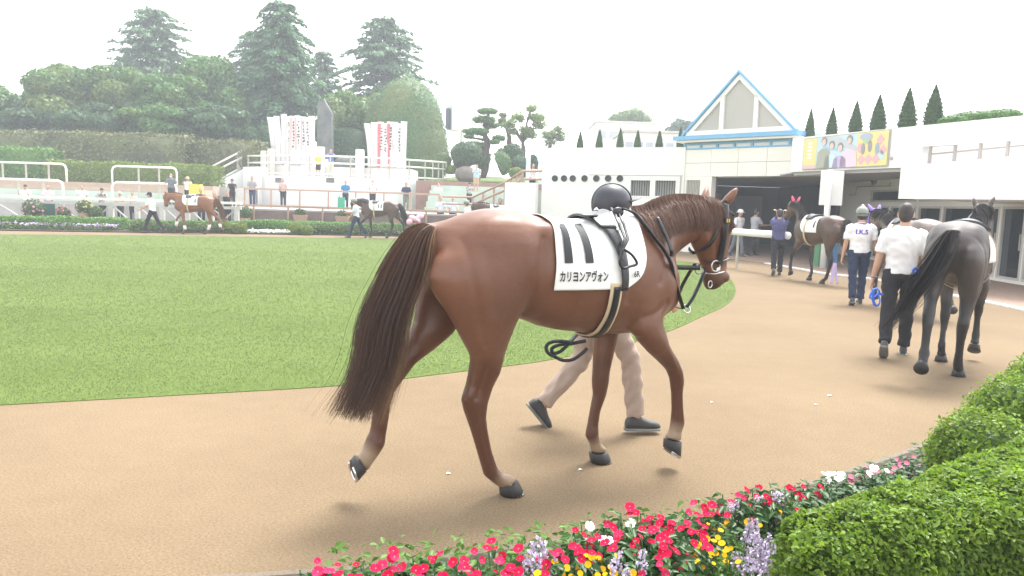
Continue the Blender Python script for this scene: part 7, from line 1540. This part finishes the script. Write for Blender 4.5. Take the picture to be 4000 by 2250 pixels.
# ---- bedding plants
def petal_flower(r_, np_, cup, w_, notch=.9):
    m = MB()
    for k in range(np_):
        a = 2 * math.pi * k / np_; d = Vector((math.cos(a), math.sin(a), 0)); s = Vector((-math.sin(a), math.cos(a), 0)); z = lambda q: Vector((0, 0, cup * q * q))
        m.add([Vector((0, 0, 0)), d * r_ * .55 + s * r_ * w_ * .85 + z(.55), d * r_ * notch + s * r_ * w_ + z(.9), d * r_ + s * r_ * w_ * .35 + z(1), d * r_ * .97 - s * r_ * w_ * .3 + z(.97), d * r_ * notch * .98 - s * r_ * w_ + z(.88), d * r_ * .55 - s * r_ * w_ * .85 + z(.55)], [(0, 1, 2, 3), (0, 3, 4), (0, 4, 5, 6)])
    m.mi = 1; m.ell((0, 0, .001), (r_ * .13, r_ * .13, r_ * .06), seg=8, rings=5); return m.mesh('flower')
def fmat(name, c1, c2): 
    m = mk(name, c1, c2, 40, .8, spec=.1); return m
M_FRED = fmat('crimson_petal', (.50, .004, .040), (.42, .006, .052)); M_FRD2 = fmat('rose_petal', (.50, .016, .075), (.48, .03, .10)); M_FWHT = fmat('white_petal', (.80, .79, .74), (.76, .75, .70)); M_FYEL = fmat('yellow_petal', (.62, .36, .008), (.58, .29, .006)); M_FLIL = fmat('lilac_petal', (.62, .46, .70), (.70, .55, .76)); M_FPNK = fmat('pink_petal', (.52, .13, .22), (.52, .22, .30)); M_FCEN = mk('flower_centre', (.55, .30, .05), None, rough=.7); M_STEM = mk('green_stem', (.06, .12, .03), None, rough=.6)
FL = {}
for key, r_, np_, cup, w_, mm in (('red', .0185, 5, .004, .52, M_FRED), ('rose', .017, 5, .006, .52, M_FRD2), ('white', .022, 5, .004, .45, M_FWHT), ('yellow', .0135, 9, .002, .30, M_FYEL), ('pink', .015, 5, .003, .5, M_FPNK)):
    me = petal_flower(r_, np_, cup, w_); me.materials.append(mm); me.materials.append(M_FCEN); FL[key] = me
def globe(mm):
    P, N = ell_points([(0, 0, 0, .024, .024, .02)], 60, RNG, .1); V, F = leaf6(P, N, N + RNG.normal(0, .4, P.shape), .013, RNG, .5); me = np_mesh('flower', V, F, RNG.uniform(0, 1, len(F))); me.materials.append(mm); return me
FL['globe'] = globe(M_FLIL)
def spike_mesh(seed):
    rng = np.random.default_rng(seed); h = .16; n = 26; z = np.sort(rng.uniform(.03, h, n)); a = rng.uniform(0, 6.28, n); rr_ = .014 * (1.15 - z / h * .75); P = np.stack([np.cos(a) * rr_, np.sin(a) * rr_, z], 1); N = np.stack([np.cos(a), np.sin(a), np.full(n, .3)], 1)
    P = np.repeat(P, 3, 0); N = np.repeat(N, 3, 0); T = norm(N + rng.normal(0, .8, P.shape)); V, F = leaf6(P, norm(N + rng.normal(0, .5, N.shape)), T, .014, rng, .85); st = MB(); st.tube([(0, 0, 0), (0, 0, h)], .0022, 4); q = [f for f in st.f if len(f) == 4]
    me = np_mesh('flower_spike', np.concatenate([V, np.array(st.v)]), np.concatenate([F, np.array(q) + len(V)]), None, mi=np.concatenate([np.zeros(len(F)), np.ones(len(q))]).astype(int)); me.materials.append(M_FLIL2); me.materials.append(M_STEM); return me
M_FLIL2 = fmat('pale_lilac_floret', (.58, .48, .64), (.64, .56, .70)); SPK = [spike_mesh(k) for k in range(3)]
def foliage_mesh(n, r_, h, size, mat, seed, aspect=.5):
    rng = np.random.default_rng(seed); z = rng.uniform(.12, 1, n) ** .8 * h; a = rng.uniform(0, 6.28, n); q = np.sqrt(rng.uniform(0, 1, n)) * r_; P = np.stack([np.cos(a) * q, np.sin(a) * q, z], 1); o = np.stack([np.cos(a), np.sin(a), np.full(n, .25)], 1)
    N = norm(np.array([0, 0, 1.0]) + rng.normal(0, .45, (n, 3)) + o * .3); V, F = leaf6(P, N, o + rng.normal(0, .4, (n, 3)), size, rng, aspect); r = rng.uniform(0, 1, n)
    st = MB()
    for k in range(5): aa = k * 1.3; st.tube([(0, 0, 0), (math.cos(aa) * r_ * .4, math.sin(aa) * r_ * .4, h * .5), (math.cos(aa) * r_ * .7, math.sin(aa) * r_ * .7, h)], .003, 4)
    q = np.array([f for f in st.f if len(f) == 4]); me = np_mesh('foliage', np.concatenate([V, np.array(st.v)]), np.concatenate([F, q + len(V)]), np.concatenate([r, r, np.full(len(q), .3)])); me.materials.append(mat); return me
FOL_V = [foliage_mesh(110, .10, .30, .046, L_VIN, 60 + k, .5) for k in range(4)]; FOL_Y = [foliage_mesh(150, .11, .26, .042, L_YEL, 70 + k, .38) for k in range(3)]; FOL_S = [foliage_mesh(120, .09, .27, .040, L_YEL, 80 + k, .22) for k in range(2)]
PR_ = random.Random(5)
def plant(kind, px, py, z, nfl, label, group, spread=.088, fol=None, key=None):
    p = G(px, py, z); t = thing({'v': 'vinca_plant', 'y': 'yellow_daisy_plant', 's': 'lilac_spike_plant'}[kind], label, 'flowers', (p.x, p.y, .02), group=group)
    fm = PR_.choice({'v': FOL_V, 'y': FOL_Y, 's': FOL_S}[kind]); o = link('foliage', fm, None, t, True); o.scale = (1, 1, max(.3, (z - .03) / .30)); o.rotation_euler.z = PR_.uniform(0, 6)
    for i in range(nfl):
        a = PR_.uniform(0, 6.28); q = spread * math.sqrt(PR_.random()); x, y = q * math.cos(a), q * math.sin(a)
        if kind == 's':
            f = link('flower_spike', PR_.choice(SPK), None, t, True); f.location = (x, y, z - .12 + PR_.uniform(-.03, .03)); f.rotation_euler = (PR_.uniform(-.2, .2), PR_.uniform(-.2, .2), PR_.uniform(0, 6)); f.scale = [PR_.uniform(.6, .9)] * 3
        else:
            f = link('flower', FL[key], None, t, True); f.location = (x, y, z - .02 + PR_.uniform(-.045, .03)); f.rotation_euler = (PR_.uniform(.1, .95), PR_.uniform(-.4, .4), PR_.uniform(-.9, .9)); f.scale = [PR_.uniform(.65, 1.2)] * 3
ORD = ['first', 'second', 'third', 'fourth', 'fifth', 'sixth', 'seventh', 'eighth', 'ninth', 'tenth', 'eleventh', 'twelfth', 'thirteenth', 'fourteenth', 'fifteenth', 'sixteenth', 'seventeenth', 'eighteenth', 'nineteenth', 'twentieth'] + ['twenty ' + q for q in ('first', 'second', 'third', 'fourth', 'fifth', 'sixth', 'seventh', 'eighth', 'ninth')] + ['thirtieth', 'thirty first']
rv = [(1215, 2243), (1330, 2250), (1410, 2238), (1478, 2214), (1575, 2222), (1640, 2196), (1725, 2222), (1830, 2232), (1870, 2205), (1945, 2180), (1985, 2235), (2060, 2205), (2145, 2180), (2235, 2150), (2300, 2125), (2350, 2140), (2425, 2062), (2470, 2098), (2525, 2022), (2590, 2042), (2610, 2085), (2690, 2012), (2740, 2045), (2800, 2004), (2872, 1974), (2560, 2118), (2690, 2122), (2560, 2196), (2640, 2160), (2960, 1957), (3030, 1942)]
for i, (x, y) in enumerate(sorted(rv)): plant('v', x, y, .33, PR_.randint(5, 8), f'crimson bedding plant, {ORD[i]} from the left in the foreground bed', 'crimson bedding plants', key='red' if i % 4 else 'rose')
for i, (x, y) in enumerate(sorted(((3100, 1912), (3122, 1908), (3190, 1890)))): plant('v', x, y, .26, 3, f'crimson plant at the clipped hedge edge, {ORD[i]} from the left', 'crimson plants by the hedge', .05, key='red')
for i, (x, y) in enumerate(sorted(((2312, 2066), (2362, 2096), (2455, 2022)))): plant('v', x, y, .34, 2, f'white flowering plant among the crimson bedding, {ORD[i]} from the left', 'white plants among the crimson', .03, key='white')
for i, (x, y) in enumerate(sorted(((3255, 1872), (3290, 1858), (3425, 1836)))): plant('v', x, y, .22, 5, f'white flowering plant along the hedge edge, {ORD[i]} from the left', 'white plants along the hedge', .05, key='white')
for i, (x, y) in enumerate(sorted(((3345, 1868), (3400, 1850), (3480, 1818), (3530, 1798), (3570, 1786), (3640, 1745)))): plant('v', x, y, .18, 5, f'small pink plant along the hedge edge, {ORD[i]} from the left', 'pink plants along the hedge', .05, key='pink')
for i, (x, y) in enumerate(sorted(((2785, 2088), (2835, 2128), (2855, 2172), (2790, 2205), (2150, 2240), (2345, 2232), (2425, 2225), (2040, 2246), (2262, 2192), (2480, 2244), (2900, 2062), (2800, 2150), (2230, 2238), (3060, 2010)))): plant('y', x, y, .29, PR_.randint(6, 9), f'yellow daisy plant in the foreground bed, {ORD[i]} from the left', 'yellow daisy plants', .085, key='yellow')
for i, (x, y) in enumerate(sorted(((2080, 2150), (2130, 2172), (2062, 2222), (2460, 2196), (2420, 2240), (2930, 2058), (2965, 2105), (2990, 2150), (2905, 2150), (2952, 2190)))): plant('s', x, y, .33, 4, f'pale lilac spike plant in the foreground bed, {ORD[i]} from the left', 'pale lilac spike plants', .05)
for i, (x, y) in enumerate(sorted(((2975, 1922), (2865, 1945), (3040, 1932)))): plant('v', x, y, .36, 1, f'round lilac flower head above the crimson bedding, {ORD[i]} from the left', 'round lilac flower heads', .01, key='globe')
# low green undergrowth
P = np.column_stack([RNG.uniform(-.7, 1.0, 5200), RNG.uniform(2.0, 3.5, 5200), RNG.uniform(.04, .2, 5200)]); edge = np.interp(P[:, 0], [p.x for p in E_], [p.y for p in E_]); P = P[(P[:, 1] < edge - .1) & (P[:, 1] > edge - .95)]
tag(leafy('undergrowth', P, np.tile([0, 0, 1.0], (len(P), 1)) + RNG.normal(0, .4, P.shape), RNG.normal(0, 1, P.shape) + [0, 0, .3], .04, L_YEL, None), 'low green undergrowth between the bedding plants', 'undergrowth', kind='stuff')
# scraps on the track
for i, (x, y, lab) in enumerate(((3240, 1547, 'larger white scrap on the track below the dark horse'), (3187, 1583, 'small white scrap left of the larger scrap'), (3541, 1388, 'tiny white scrap beside the white shirted handler shoe'), (2267, 1838, 'pale wood shaving in front of the planted hind hoof'), (1752, 1853, 'pale wood shaving behind the planted hind hoof'), (2448, 1540, 'tiny pale scrap between the chestnut forelegs'), (2780, 1573, 'tiny pale scrap right of the lifted foreleg'))):
    p = G(x, y); m = MB(); s = .022 if i == 0 else .013; m.plate([(p.x - s, p.y - s * .5, .004), (p.x + s * .8, p.y - s * .3, .007), (p.x + s, p.y + s * .5, .004), (p.x - s * .6, p.y + s * .6, .009)], (0, 0, .003)); tag(m.build('paper_scrap', M_CLOTH), lab, 'scrap', 'pale scraps on the track')

# ================================================================== AIR
def volmat(name, col, dens):
    m = bpy.data.materials.new(name); m.use_nodes = True; t = m.node_tree; t.nodes.remove(t.nodes['Principled BSDF']); v = t.nodes.new('ShaderNodeVolumePrincipled'); v.inputs['Color'].default_value = (*col, 1); v.inputs['Density'].default_value = dens; v.inputs['Anisotropy'].default_value = 0.0
    t.links.new(v.outputs[0], t.nodes['Material Output'].inputs['Volume']); return m
HAZE = 0.0027  # haze added mostly to imitate veiling lens glare, partly for real mist
mb = MB(); mb.hexa([(-95, -8, -1), (95, -8, -1), (95, 135, -1), (-95, 135, -1), (-95, -8, 21.5), (95, -8, 21.5), (95, 135, 21.5), (-95, 135, 21.5)])
tag(mb.build('haze', volmat('haze_air', (.90, .95, 1.0), HAZE)), 'thin bright haze volume in the paddock air, partly mist, mostly standing in for lens glare', 'haze', kind='stuff')
